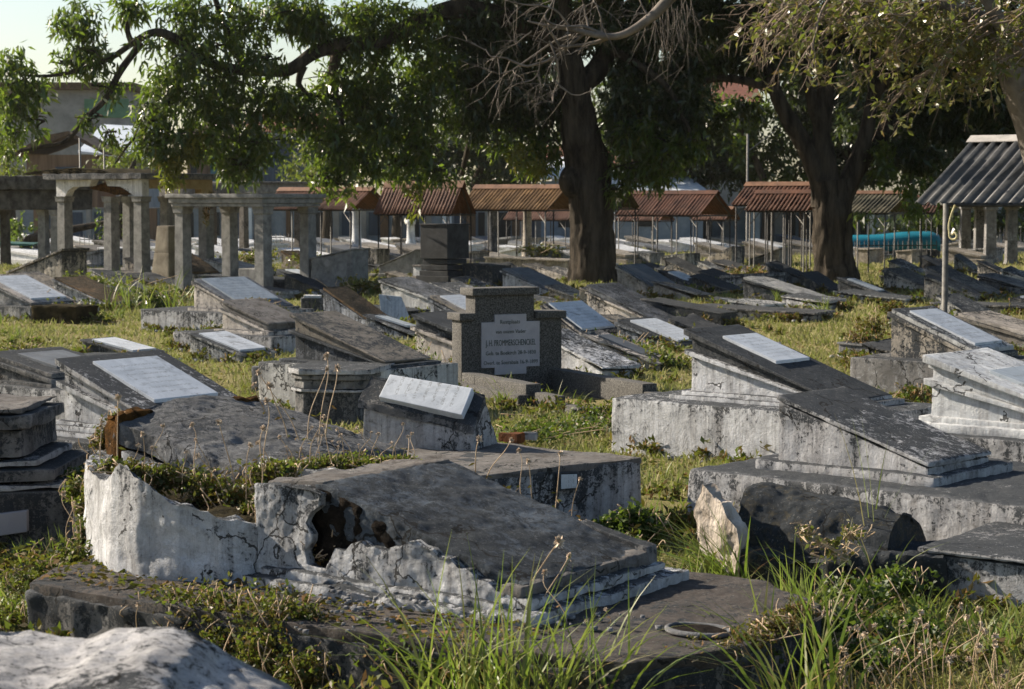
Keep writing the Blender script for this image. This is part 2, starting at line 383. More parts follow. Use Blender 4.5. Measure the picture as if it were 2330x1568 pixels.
M['turf'] = leafmat('short_grass', [(.20, .20, .07), (.30, .27, .12), (.16, .17, .055), (.40, .34, .18), (.24, .24, .09)], 0.30, 0.7, 0.15)
M['drygrass'] = leafmat('dry_grass_blade', [(.24, .16, .07), (.34, .24, .12), (.18, .10, .04)], 0.35, 0.7, 0.2)

def ground_mat():
    m, nt, b = newmat('ground_turf'); N = NB(nt); P = N.pos().outputs['Position']
    n1 = N.noise(P, 0.7, 8, 0.7, 0.4); n2 = N.noise(P, 9, 8, 0.75); n3 = N.noise(P, 60, 5, 0.8)
    c = N.mix(N.ramp(n1, 0.40, 0.62), (.24, .22, .09), (.34, .28, .14))
    c = N.mix(N.math('MULTIPLY', N.ramp(n2, 0.52, 0.66), 0.75), c, (.10, .08, .04))
    c = N.mix(N.math('MULTIPLY', n3, 0.5), c, (.17, .16, .06))
    N.l(c, b.inputs['Base Color']); b.inputs['Roughness'].default_value = 1.0; b.inputs['Specular IOR Level'].default_value = 0.05
    N.bump(N.math('ADD', n2, n3), 1.0, 0.03, b)
    return m
M['ground'] = ground_mat()

# ------------------------------------------------------------------ ground
def gz(x, y):
    p = Vector((x * 0.35, y * 0.35, 0.0))
    return 0.05 * noise.noise(p) + 0.015 * noise.noise(p * 5)
def build_ground():
    ys = np.concatenate([np.arange(-6, 40, 0.35), np.arange(40, 130, 1.5), np.array([140, 180, 260, 500, 1200, 2600])])
    V = []; nx = 130
    for y in ys:
        half = max(10, 0.40 * abs(y) + 8) if y < 135 else 60 + y * 0.9
        for i in range(nx):
            x = -half + 2 * half * i / (nx - 1)
            V.append((x, y, gz(x, y) if y < 130 else 0.0))
    Fc = [(r * nx + i, r * nx + i + 1, (r + 1) * nx + i + 1, (r + 1) * nx + i) for r in range(len(ys) - 1) for i in range(nx - 1)]
    g = mesh_np('ground', V, Fc, M['ground'], None, True); tag(g, kind='structure')
build_ground()

# ------------------------------------------------------------------ leaf and blade meshes
def leaves_arrays(P, D, L, W, droop=0.0):
    """P base points, D directions, L lengths, W widths -> folded quads"""
    n = len(P); D = D / (np.linalg.norm(D, axis=1, keepdims=True) + 1e-9)
    rnd = RS.normal(size=(n, 3)); S = np.cross(D, rnd); S /= (np.linalg.norm(S, axis=1, keepdims=True) + 1e-9)
    Nn = np.cross(S, D)
    L = L[:, None]; W = W[:, None]
    v0 = P; mid = P + D * L * 0.45 + Nn * L * 0.06
    v1 = mid + S * W * 0.5 + Nn * W * 0.15; v3 = mid - S * W * 0.5 + Nn * W * 0.15
    v2 = P + D * L - Nn * L * 0.04; v2[:, 2] -= droop * L[:, 0]
    V = np.stack([v0, v1, v2, v3], 1).reshape(-1, 3)
    Fc = np.arange(4 * n).reshape(n, 4)
    return V, Fc
def clump_leaves(centers, radii, counts, leafL, ratio=0.3, spray=9, down=0.5, hollow=0.35, sprayr=1.0):
    """leaves set in sprays through ellipsoids"""
    Ps, Ds, Ls = [], [], []
    for c, r, n in zip(centers, radii, counts):
        ns = max(1, int(n / spray))
        d = RS.normal(size=(ns, 3)); d /= np.linalg.norm(d, axis=1, keepdims=True)
        rr = (hollow + (1 - hollow) * RS.rand(ns, 1) ** 0.6)
        # uneven outline: directional lobes
        ph = RS.rand(6) * 6.28
        lob = 1 + 0.22 * np.sin(3 * d[:, 0:1] * 2 + ph[0]) + 0.22 * np.sin(4 * d[:, 2:3] * 2 + ph[1]) + 0.15 * np.sin(5 * d[:, 1:2] + ph[2])
        Pc = np.array(c) + d * rr * lob * np.array(r)
        for k in range(spray):
            dd = RS.normal(size=(ns, 3)); dd[:, 2] -= down * 1.6; dd /= np.linalg.norm(dd, axis=1, keepdims=True)
            LL = leafL * (0.42 + 0.95 * RS.rand(ns))
            Ps.append(Pc + RS.normal(size=(ns, 3)) * leafL * 0.35 * sprayr); Ds.append(dd); Ls.append(LL)
    P = np.concatenate(Ps); D = np.concatenate(Ds); L = np.concatenate(Ls)
    return P, D, L
def leaf_obj(name, P, D, L, ratio, mat, parent=None, droop=0.1):
    V, Fc = leaves_arrays(P, D, L, L * ratio, droop)
    return mesh_np(name, V, Fc, mat, parent)
def blades(P, H, W, lean, nseg=4, curl=0.5):
    """long curved blades; P (n,3), H heights, W widths, lean (n,2) horizontal lean as share of height"""
    n = len(P); side = RS.rand(n) * math.pi; S = np.stack([np.cos(side), np.sin(side), np.zeros(n)], 1)
    rows = []
    for k in range(nseg + 1):
        t = k / nseg
        off = np.zeros((n, 3)); b = t ** (1 + curl)
        off[:, 0] = lean[:, 0] * H * b; off[:, 1] = lean[:, 1] * H * b
        ln = np.sqrt(lean[:, 0] ** 2 + lean[:, 1] ** 2)
        off[:, 2] = H * (t - 0.42 * np.minimum(ln, 1.6) * t ** 2.2)
        ww = W * (1 - t) ** 0.7 * (0.6 + 0.4 * min(1, t * 4)) if k < nseg else W * 0.04
        c = P + off
        rows.append(c - S * ww[:, None] * 0.5 if hasattr(ww, '__len__') else c); rows.append(c + S * ww[:, None] * 0.5)
    V = np.stack(rows, 1).reshape(-1, 3); m = 2 * (nseg + 1)
    base = (np.arange(n) * m)[:, None]
    Fc = np.concatenate([np.stack([base[:, 0] + 2 * k, base[:, 0] + 2 * k + 1, base[:, 0] + 2 * k + 3, base[:, 0] + 2 * k + 2], 1) for k in range(nseg)])
    return V, Fc

# ------------------------------------------------------------------ tombs
TH = R(40)
FOOT = []      # footprints (origin, angle, x0, x1, y0, y1) so turf stays off them
TOMBS = {}
def axes(th): return Vector((math.cos(th), -math.sin(th), 0)), Vector((math.sin(th), math.cos(th), 0))
LAY_RICH = [(0.0, .045, .045), (.045, .13, -.005), (.13, .165, .02), (.165, .215, .05)]
LAY_MID = [(0.0, .05, .035), (.05, .10, .0)]
LAY_SIMPLE = [(0.0, .05, .025)]
def tomb(name, label, A, B, W, z0=0.0, th=TH, body='pl_mid', topm=None, layers=(), marble=None, mm='marble', steps=((.07, .07),),
         plinth=None, pm=None, q=0.08, amp=.008, rough=.0, bevel=.012, group=None, cat='tomb', seed=None, hmin=.1, end=None, tilt=None):
    """A=(u, v_base, v_top) near head corner, B=(u, v_top) near foot corner. plinth=(head, foot, near, far) margins."""
    if seed is None: seed = (A[0] * 7 + A[1]) % 97 / 3.0
    vi = int(abs(A[0] * 13 + A[1] * 5 + len(TOMBS) * 3))
    body = VAR[body][vi % 5] if body in VAR and A[1] < 850 else body
    topm = VAR[topm][(vi // 3) % 5] if topm in VAR and A[1] < 850 else topm
    pm = VAR[pm][(vi // 2) % 5] if pm in VAR and A[1] < 850 else pm
    O = G(A[0], A[1], z0); ex, ey = axes(th)
    L = solve_len(O, ex, B[0]); 
    E = O + ex * L
    h1 = zfor(O.x, O.y, A[2]) - z0; h2 = zfor(E.x, E.y, B[1]) - z0
    lt = max([l[1] for l in layers], default=0)
    tk = min(1.0, max(.28, (h2 - .03) / lt)) if lt else 1.0
    h1b = max(hmin, h1 - lt); h2b = max(.02, h2 - lt * tk)
    t = thing(name, label, cat, (O.x, O.y, 0), -th, group)
    top = topm or body
    st = sum(s[0] for s in steps)
    bm = bmesh.new(); prism(bm, [(0, z0 - .03), (L, z0 - .03), (L, z0 + h2b), (0, z0 + h1b)], 0, W)
    finish(bm, 'body', M[body], t, q, amp, rough, bevel, seed)
    def sl(x): return z0 + h1b + (h2b - h1b) * x / L
    for i, (a, b_, o) in enumerate(layers):
        bm = bmesh.new(); x0, x1 = -o, L + o
        k0, k1 = 1 - (1 - tk) * x0 / L, 1 - (1 - tk) * x1 / L
        prism(bm, [(x0, sl(x0) + a * k0 - .002), (x1, sl(x1) + a * k1 - .002), (x1, sl(x1) + b_ * k1), (x0, sl(x0) + b_ * k0)], -o, W + o)
        finish(bm, 'cornice' if i else 'moulding', M[top if i else body], t, q, amp * .7, rough * .6, bevel * .8, seed + i)
    if marble:
        x0, x1, y0, y1 = marble; x0 *= L; x1 *= L; y0 *= W; y1 *= W
        t0, t1 = lt * (1 - (1 - tk) * x0 / L), lt * (1 - (1 - tk) * x1 / L)
        bm = bmesh.new(); prism(bm, [(x0, sl(x0) + t0 - .01), (x1, sl(x1) + t1 - .01), (x1, sl(x1) + t1 + .025), (x0, sl(x0) + t0 + .025)], y0, y1)
        finish(bm, 'marble_slab', M[mm], t, 0, 0, 0, .004, seed)
    z = z0
    for i, (sh, so) in enumerate(steps):
        bm = bmesh.new(); box(bm, -so, L + so, -so, W + so, z - .02, z + sh); z += sh
        finish(bm, 'base_moulding', M[body], t, q, amp, rough, min(.03, sh * .35), seed + 5 + i)
    if plinth and z0 > 0:
        a, b_, c, d = plinth
        bm = bmesh.new(); box(bm, -a, L + b_, -c, W + d, -.15, z0)
        finish(bm, 'plinth', M[pm or body], t, q, amp * 1.2, rough, bevel * 1.6, seed + 9)
        FOOT.append((O.x, O.y, th, -a, L + b_, -c, W + d))
    else: FOOT.append((O.x, O.y, th, 0, L, 0, W))
    t['_L'] = L; t['_W'] = W; t['_h1'] = h1; t['_h2'] = h2
    TOMBS[name + str(len(TOMBS))] = t
    return t
def L2W(t, x, y, z):      # a point in a thing's frame
    th = -t.rotation_euler.z; ex, ey = axes(th)
    return Vector((t.location.x, t.location.y, 0)) + ex * x + ey * y + Vector((0, 0, z))

# ================================================================== near tombs
# --- front tomb with the broken plaster side, its rounded head block and long cement base
th = R(35)
z0 = 0.27
O = G(590, 1322, z0); ex, ey = axes(th)
L = solve_len(O, ex, 1180); W = 1.12
h1 = zfor(O.x, O.y, 1085) - z0
t = thing('tomb', 'large broken front tomb with a dark sloping slab, peeling white side, rounded head block', 'tomb', (O.x, O.y, 0), -th)
FRONT = t
# plastered flank: upper edge broken away in a ragged line
poly = [(0, z0 - .02), (L, z0 - .02), (L, z0 + .10)]
rag = [(.97, .11), (.93, .12), (.90, .155), (.86, .165), (.83, .20), (.79, .205), (.765, .25), (.72, .255), (.70, .285), (.66, .29), (.63, .315), (.60, .30), (.575, .265), (.54, .262), (.51, .235), (.48, .25), (.45, .245), (.42, .27), (.385, .255), (.36, .215), (.32, .225), (.285, .20), (.25, .205), (.21, .235), (.20, .36), (.228, .44), (.232, .52), (.205, .62), (.222, .70), (.262, .78), (.268, .91)]
for a, b_ in rag: poly.append((a * L, z0 + b_ * h1 if a < .3 else z0 + b_))
poly += [(.2 * L, z0 + h1 * .98), (0, z0 + h1 * .93)]
bm = bmesh.new(); prism(bm, poly, -.02, .045)
finish(bm, 'plaster_flank', M['pl_clean'], t, .022, .012, .022, .004, 3, 5)
# brick core behind the missing plaster
core = [(.02, z0 - .01), (L - .02, z0 - .01), (L - .02, z0 + .12), (.26 * L, z0 + h1 * .93), (.02, z0 + h1 * .88)]
bm = bmesh.new(); prism(bm, core, .035, W - .02)
finish(bm, 'brick_core', M['core'], t, .028, .035, .04, .0, 5, 5)
for k in range(0):       # bricks showing in the gap
    bm = bmesh.new(); bx = .26 * L + random.random() * .5 * L; top = z0 + h1 * .93 + (.12 - h1 * .93) * (bx - .26 * L) / (.74 * L)
    bzz = z0 + .22 + random.random() * max(.02, top - z0 - .30)
    if bzz > top - .06: bm.free(); continue
    box(bm, bx, bx + random.uniform(.06, .11), .030, .12, bzz, bzz + .04)
    finish(bm, 'brick', M['brick'], t, .02, .014, .02, .006, k, 8)
# dark sloping slab
sl0 = (.20 * L, z0 + h1 * .96); sl1 = (L + .015, z0 + .155)
bm = bmesh.new(); prism(bm, [(sl0[0] + .12, z0 + h1 * .50), (L - .12, z0 + .04), sl1, (.24 * L, z0 + h1 * 1.0), (.20 * L, z0 + h1 * .98)], .035, W)
finish(bm, 'sloping_slab', M['pl_slope'], t, .022, .010, .016, .02, 7, 6)
bm = bmesh.new(); prism(bm, [(.0, z0 + h1 * .6), (.235 * L, z0 + h1 * .7), (.235 * L, z0 + h1 * 1.0), (.0, z0 + h1 * .96)], .06, W - .01)
finish(bm, 'head_cap', M['pl_ledge'], t, .04, .014, .02, .015, 8, 5)
# far raised edge of the slab
bm = bmesh.new(); prism(bm, [(.72 * L, z0 + .10), (L + .04, z0 + .09), (L + .04, z0 + .185), (.76 * L, z0 + .275)], W - .04, W + .06)
finish(bm, 'slab_edge', M['pl_dark'], t, .04, .010, .016, .015, 9, 5)
# foot mouldings
for i, (a, b_, o) in enumerate([(.085, .155, .03), (.045, .10, .085), (-.02, .055, .17)]):
    bm = bmesh.new(); box(bm, L - .10, L + o, -.02 if i < 2 else -.12, W + o, z0 + a, z0 + b_)
    finish(bm, 'foot_moulding', M['pl_ledge' if i == 0 else 'pl_clean'], t, .022, .014, .022, .02, 11 + i, 5)
bm = bmesh.new(); prism(bm, [(.0, z0 - .02), (L - .02, z0 - .02), (L - .02, z0 + .045), (.0, z0 + .06)], -.15, .03)
finish(bm, 'side_moulding', M['pl_clean'], t, .022, .014, .022, .02, 15, 5)
bm = bmesh.new(); prism(bm, [(.05, z0 + .03), (L - .06, z0 + .02), (L - .06, z0 + .075), (.05, z0 + .095)], -.075, .03)
finish(bm, 'side_moulding', M['pl_clean'], t, .022, .014, .022, .02, 16, 5)
# rounded head block, open on top
xa = -1.0; bt = 1.03
def rel(u, v, z):
    q = G(u, v, z) - Vector((O.x, O.y, z)); return (q.dot(ex), q.dot(ey))
plan = [(-.005, -.02), rel(500, 1326, z0), rel(400, 1322, z0), rel(310, 1312, z0), rel(250, 1298, z0), rel(212, 1276, z0), rel(190, 1250, z0), rel(188, 1215, z0), rel(215, 1180, z0), rel(300, 1150, z0), (-.6, 1.0), (-.005, 1.0)]
_c = (-.45, .5)
ins = [(_c[0] + (x - _c[0]) * .86, _c[1] + (y - _c[1]) * .86) for x, y in plan]
ins[0] = (-.02, .06); ins[-1] = (-.02, .92)
def wall_ring(outer, inner, z0, topf, name, mat, parent, seed):
    bm = bmesh.new(); V = []
    def dens(pl, n=7):
        o = []
        for i in range(len(pl)):
            a, b_ = pl[i], pl[(i + 1) % len(pl)]
            for k in range(n): o.append((a[0] + (b_[0] - a[0]) * k / n, a[1] + (b_[1] - a[1]) * k / n))
        return o
    Oo, Ii = dens(outer), dens(inner); n = len(Oo)
    vo0 = [bm.verts.new((x * 1.0, y, z0)) for x, y in Oo]; vo1 = [bm.verts.new((x * .985, y + .01, topf(x, y))) for x, y in Oo]
    vi1 = [bm.verts.new((x, y, topf(x, y) - .01)) for x, y in Ii]; vi0 = [bm.verts.new((x, y, z0 + .1)) for x, y in Ii]
    for i in range(n):
        j = (i + 1) % n
        bm.faces.new((vo0[i], vo0[j], vo1[j], vo1[i])); bm.faces.new((vo1[i], vo1[j], vi1[j], vi1[i])); bm.faces.new((vi1[i], vi1[j], vi0[j], vi0[i]))
    bm.faces.new(vi0)
    return finish(bm, name, mat, parent, .024, .012, .016, 0, seed, 6)
def topf(x, y):
    near = max(0, 1 - y / .5)
    q = x * ex.x + y * ey.x        # along the picture-wise width of the block
    s = h1 * float(np.interp(q, [-.95, -.86, -.76, -.62, -.50, -.36, -.20, -.10, 0, .3], [.86, .84, 1.0, .88, .80, .76, .66, .60, .52, .8]))
    s = s * near + h1 * .82 * (1 - near)
    return z0 + s + .025 * noise.noise(Vector((x * 9, y * 9, 1))) + .02 * noise.noise(Vector((x * 22, y * 22, 4)))
wall_ring(plan, ins, z0 - .02, topf, 'head_block', M['pl_clean'], t, 21)
bm = bmesh.new(); vprism(bm, [(x * 1.01, y * 1.01) for x, y in ins], z0 + .1, z0 + h1 * .56)
finish(bm, 'rubble_fill', M['soil'], t, .06, .04, .03, .0, 22, 4)
bm = bmesh.new(); vprism(bm, [(-.66, -.065), (-.2, -.055), (-.17, -.02), (-.2, .03), (-.66, .03)], z0 - .01, z0 + .02)
finish(bm, 'mortar_lump', M['pl_clean'], t, .05, .01, .01, .01, 24)
# long cement base, rounded at the right-hand corner
A1 = G(60, 1326, z0); r1 = (A1 - Vector((O.x, O.y, z0)))
bx0 = r1.dot(ex); by0 = r1.dot(ey)
rt = G(1400, 1502, z0) - Vector((O.x, O.y, z0)); bx1 = rt.dot(ex); by1 = rt.dot(ey)
plan = [rel(60, 1326, z0), rel(340, 1372, z0), rel(700, 1424, z0), rel(1000, 1462, z0), rel(1420, 1510, z0), rel(1560, 1492, z0), rel(1700, 1470, z0), rel(1800, 1415, z0), rel(1870, 1378, z0), rel(1780, 1338, z0), (L + .5, W + .35), (-1.2, W + .35), rel(115, 1290, z0)]
bm = bmesh.new(); vprism(bm, plan, -.15, z0 - .045)
finish(bm, 'cement_base', M['pl_dark'], t, .035, .016, .025, .015, 31, 5)
bm = bmesh.new(); vprism(bm, [(x * .997, y + .012) for x, y in plan], z0 - .08, z0)
finish(bm, 'base_top', M['pl_stained'], t, .035, .008, .012, .012, 32, 5)
c = rel(1590, 1440, z0)
g = Geo(); V = []
ring = [(c[0] + .15 * math.cos(a), c[1] + .11 * math.sin(a), z0 + .012) for a in np.linspace(0, 2 * math.pi, 19)]
g.tube(ring, .015, 6, .5, 3, False); g.build('vase_socket', M['pl_dark'], t)
bm = bmesh.new(); bmesh.ops.create_circle(bm, cap_ends=True, radius=.135, segments=16, matrix=Matrix.Translation((c[0], c[1], z0 + .014)) @ Matrix.Diagonal((1, .72, 1, 1)))
finish(bm, 'socket_soil', M['core'], t, .03, .012, 0, 0, 2)
FOOT.append((O.x, O.y, th, -1.9, L + .4, -.9, W + .35))
HZ = z0 + h1 * .9

OF, LF0, ZF = O.copy(), L, z0
# --- overgrown tilting slab behind it
th2 = R(34)
O2 = G(262, 1085, 0.55); ex2, ey2 = axes(th2); L2 = solve_len(O2, ex2, 590)
hA = zfor(O2.x, O2.y, 955) - .55
t = thing('tomb', 'collapsed tomb with a rough grey arched slab overgrown with dry weeds behind the front tomb', 'tomb', (O2.x, O2.y, 0), -th2)
SLAB = t
bm = bmesh.new()
prism(bm, [(.0, .42), (L2, .38), (L2 + .02, .52), (.05, .55 + hA - .10)], .05, 1.3)
finish(bm, 'body', M['soil'], t, .06, .03, .03, .02, 2, 4)
def arch(bm, x0, x1, zf, th_, y0, y1, rise, n=10):
    rows = []
    for i in range(n + 1):
        y = y0 + (y1 - y0) * i / n; b_ = rise * math.sin(math.pi * i / n)
        rows.append([bm.verts.new((x, y, z)) for x, z in ((x0, zf(x0) + b_), (x1, zf(x1) + b_ * .6), (x1, zf(x1) + b_ * .6 - th_), (x0, zf(x0) + b_ - th_))])
    for a, b_ in zip(rows[:-1], rows[1:]):
        for k in range(4): bm.faces.new((a[k], a[(k + 1) % 4], b_[(k + 1) % 4], b_[k]))
    bm.faces.new(rows[0]); bm.faces.new(rows[-1][::-1])
bm = bmesh.new(); arch(bm, .0, L2 + .02, lambda x: .55 + hA - (hA - .10) * (x / L2), .13, -.02, 1.36, .09)
finish(bm, 'arched_slab', M['pl_arch'], t, .025, .018, .018, .01, 4, 5)
bm = bmesh.new(); prism(bm, [(.10, .50), (L2 * .9, .48), (L2 * .9, .545), (.12, .72)], -.07, .06)
finish(bm, 'side_ledge', M['pl_clean'], t, .05, .014, .02, .01, 5, 4)
bm = bmesh.new(); vprism(bm, [(-.12, .03), (.05, -.03), (.08, 1.2), (-.08, 1.1), (-.15, .5)], .3, .55 + hA + .03)
finish(bm, 'mossy_end', M['moss'], t, .045, .045, .05, .01, 6, 5)
bm = bmesh.new(); box(bm, -.25, L2 + .3, -.12, 1.2, -.15, .44)
finish(bm, 'plinth', M['pl_dark'], t, .08, .015, .02, .02, 7)
FOOT.append((O2.x, O2.y, th2, -.25, L2 + .3, -.12, 1.2))

# --- left tomb with the cracked white tablet
T3 = tomb('tomb', 'tall stepped tomb at the left with a cracked white marble tablet on its slope', (147, 985, 820), (410, 1012), 1.05, .36, R(36), 'pl_clean', 'pl_mid',
     LAY_RICH, (.08, .62, .20, .86), 'marble', ((.04, .16), (.035, .10), (.03, .06)), (.25, .8, .3, .3), 'pl_mid', .05, .008, .006, .012)
# --- dark tomb at far left
tomb('tomb', 'low grey tomb at the left edge hung with creepers beside the cracked white tablet', (-30, 868, 800), (118, 850), .95, .42, R(36), 'pl_dark', 'pl_dark', LAY_MID,
     (.25, .85, .2, .8), 'marble_dark', ((.03, .05),), (.4, .5, .12, .3), 'pl_mid', .07, .012, .012, .02)
# slab-topped box between them
t = tomb('tomb', 'flat brown capped block joined behind the cracked white tablet tomb', (95, 905, 812), (175, 814), .8, 0, R(36), 'pl_dark', 'pl_ledge', [(0, .03, .03)], None, steps=(), q=.08)

# --- dark ornate tomb cut by the left edge
th = R(-22)
O5 = G(20, 1255, 0.0); t = thing('tomb', 'black stepped tomb cut off by the left edge, a pale plaque in its side', 'tomb', (O5.x, O5.y, 0), 0)
def face_z(v): return zfor(O5.x, O5.y, v)
zz = [(-.05, 1140, 0), (1140, 1085, .02), (1085, 1055, .05)]
def lay(name, x1, zlo, zhi, mat, sd_, y0=-.02, y1=1.1, plan=None, rot=.30):
    bm = bmesh.new()
    p = [(-1.4, y0 - .42 - 0), (x1 - .0, y0 + rot * x1), (x1 + .02, y1), (-1.4, y1)]
    vprism(bm, p, zlo, zhi); return finish(bm, name, M[mat], t, .06, .014, .02, .02, sd_, 4)
px = lambda u: (u - 20) * O5.y / F
zb = face_z(1120)
lay('body', px(172), -.1, zb, 'pl_dark', 1)
lay('ledge', px(182), zb, zb + .05, 'pl_mid', 2, -.03)
lay('upper_body', px(120), zb + .05, face_z(1072), 'pl_dark', 3, .04)
lay('ledge', px(75), face_z(1072), face_z(1052), 'pl_mid', 4, .10)
lay('neck', px(38), face_z(1052), face_z(985), 'pl_dark', 5, .18)
lay('cap', px(62), face_z(985), face_z(950), 'pl_dark', 6, .12)
lay('cap_ledge', px(40), face_z(950), face_z(935), 'pl_ledge', 6, .16)
bm = bmesh.new(); x1 = px(66); p0 = face_z(1212); p1 = face_z(1160)
a = -.02 - .035
vs = [bm.verts.new(q) for q in ((px(-60), a + .30 * px(-60) - .02, p0 - .03), (x1, a + .30 * x1 - .02, p0 + .01), (x1, a + .30 * x1 - .02, p1), (px(-60), a + .30 * px(-60) - .02, p1 - .03))]
f = bm.faces.new(vs); r_ = bmesh.ops.extrude_face_region(bm, geom=[f])
for v in r_['geom']:
    if isinstance(v, bmesh.types.BMVert): v.co.y += .06
finish(bm, 'plaque', M['plaque'], t, 0, 0, 0, .006)
FOOT.append((O5.x, O5.y, 0, -2, px(180), -.5, 1.3))

# --- flat marble tombs on the grass at left
tomb('tomb', 'low sunken tomb with a white slab lying on the lit grass at left', (187, 812, 772), (306, 805), .62, 0, R(33), 'pl_dark', 'pl_dark', [(0, .03, .02)], (.12, .9, .12, .86), 'marble', (), q=.07, amp=.01, rough=.012)
tomb('tomb', 'low dark white-slabbed tomb with a weedy foot, right of the sunken one', (432, 818, 758), (548, 806), .72, 0, R(33), 'pl_dark', 'pl_dark', [(0, .03, .02)], (.10, .9, .12, .9), 'marble', (), q=.07, amp=.01, rough=.012)

# --- double tomb on the long plinth
tomb('tomb', 'pale tomb with a smooth blue grey slab in front of the small pergola', (442, 706, 634), (548, 701), 1.25, .36, R(36), 'pl_mid', 'pl_ledge', LAY_MID, (.05, .80, .10, .9), 'marble_blue', ((.05, .08),), (1.0, .2, .25, .3), 'pl_mid', .08)
tomb('tomb', 'pale moulded tomb with orange moss on top, between blue grey slab and black tomb', (506, 757, 684), (612, 735), .82, .26, R(36), 'pl_clean', 'pl_ledge', LAY_RICH[:3], None, 'marble', ((.06, .09),), (.75, .3, .25, .3), 'pl_mid', .07)
# --- black tomb with the white patch
tomb('tomb', 'steep black stained tomb with a white peeling patch, left of the headstone', (672, 822, 716), (876, 822), .62, .50, R(38), 'pl_dark', 'pl_greyslope', [(0, .03, .05), (.03, .16, .0), (.16, .20, .045)], None, steps=((.03, .12),), plinth=(.25, .2, .3, .3), pm='pl_clean', q=.06, amp=.008, rough=.008)
# pedestal in front of it
Op = G(655, 965, 0); t = thing('pedestal', 'dark moulded block with canted corners in front of the steep black tomb', 'pedestal', (Op.x, Op.y, 0), -R(12))
xw = (838 - 655) * Op.y / F
hT = zfor(Op.x, Op.y, 838)
def oct_(m): return [(.02 - m, .16 - m * .4), (.16 - m * .4, -m), (xw - .1 + m * .3, -m), (xw + m, .13), (xw + m, .9), (.02 - m, .9)]
for nm, a, b_, m_, mt in (('body', -.1, hT * .58, 0, 'pl_dark'), ('band', hT * .58, hT * .64, .035, 'pl_mid'), ('neck', hT * .64, hT * .80, .0, 'pl_dark'), ('moulding', hT * .80, hT * .9, .03, 'pl_dark'), ('cap', hT * .9, hT, .06, 'pl_mid')):
    bm = bmesh.new(); vprism(bm, oct_(m_), a, b_); finish(bm, nm, M[mt], t, .06, .008, .01, .01, a)
Ob = G(570, 895, 0)
t = thing('block', 'rough dark cement block with rounded corners left of the canted pedestal', 'block', (Ob.x, Ob.y, 0), -R(20))
bm = bmesh.new(); box(bm, 0, (690 - 570) * Ob.y / F, 0, 1.0, -.1, zfor(Ob.x, Ob.y, 832)); finish(bm, 'block', M['pl_dark'], t, .07, .015, .03, .04, 3)

# --- tilting tomb with the bright white tablet
zt = .47
O6 = G(822, 1010, zt); th6 = R(24); t = thing('tomb', 'small leaning tomb with a bright white marble tablet facing the camera', 'tomb', (O6.x, O6.y, 0), -th6)
ex6, ey6 = axes(th6); L6 = solve_len(O6, ex6, 1078)
ha = zfor(O6.x, O6.y, 925) - zt; hb = zfor((O6 + ex6 * L6).x, (O6 + ex6 * L6).y, 985) - zt
ra = zfor((O6 + ey6 * .16).x, (O6 + ey6 * .16).y, 862) - zt
E6 = O6 + ex6 * L6 + ey6 * .16; rb = zfor(E6.x, E6.y, 905) - zt
def hexa(bm, pts):
    v = [bm.verts.new(p) for p in pts]
    for f in ((0, 3, 2, 1), (4, 5, 6, 7), (0, 1, 5, 4), (1, 2, 6, 5), (2, 3, 7, 6), (3, 0, 4, 7)): bm.faces.new([v[i] for i in f])
bm = bmesh.new(); hexa(bm, [(0, 0, zt - .02), (L6, 0, zt - .02), (L6, .42, zt - .02), (0, .42, zt - .02), (.02, 0, zt + ha), (L6, 0, zt + hb), (L6, .19, zt + rb), (.02, .19, zt + ra)])
finish(bm, 'body', M['pl_mid'], t, .05, .01, .012, .012, 3)
bm = bmesh.new(); hexa(bm, [(-.02, -.015, zt + ha - .01), (L6 + .01, -.015, zt + hb - .01), (L6 + .01, .2, zt + rb - .05), (-.02, .2, zt + ra - .05), (-.02, -.015, zt + ha + .05), (L6 + .01, -.015, zt + hb + .05), (L6 + .01, .19, zt + rb + .03), (-.02, .19, zt + ra + .03)])
finish(bm, 'cornice', M['pl_dark'], t, .05, .01, .02, .008, 5)
def lerp(a, b_, k): return a + (b_ - a) * k
def onslope(kx, ky, up):
    za = lerp(ha + .05, ra + .03, ky); zb_ = lerp(hb + .05, rb + .03, ky)
    return (lerp(-.02, L6, kx), lerp(-.015, .19, ky) - up * .8, zt + lerp(za, zb_, kx) + up)
bm = bmesh.new(); hexa(bm, [onslope(.19, .12, -.01), onslope(.91, .12, -.01), onslope(.91, .96, -.01), onslope(.19, .96, -.01), onslope(.19, .12, .035), onslope(.91, .12, .035), onslope(.91, .96, .035), onslope(.19, .96, .035)])
finish(bm, 'marble_tablet', M['marble'], t, 0, 0, 0, .006)
# its wide cement base with the square tile
near = G(1100, 1062, zt); cor = G(1462, 1040, zt)
pl = [G(700, 1120, zt), G(1130, 1066, zt), G(1462, 1040, zt), G(1300, 1003, zt), G(1090, 985, zt), G(800, 1000, zt)]
q0 = Vector((O6.x, O6.y, 0))
def loc6(p): d = Vector((p.x, p.y, 0)) - q0; return (d.dot(ex6), d.dot(ey6))
cc = G(1462, 1040, zt); nn = G(1000, 1090, zt)
dr = Vector((cc.x - nn.x, cc.y - nn.y, 0)).normalized()
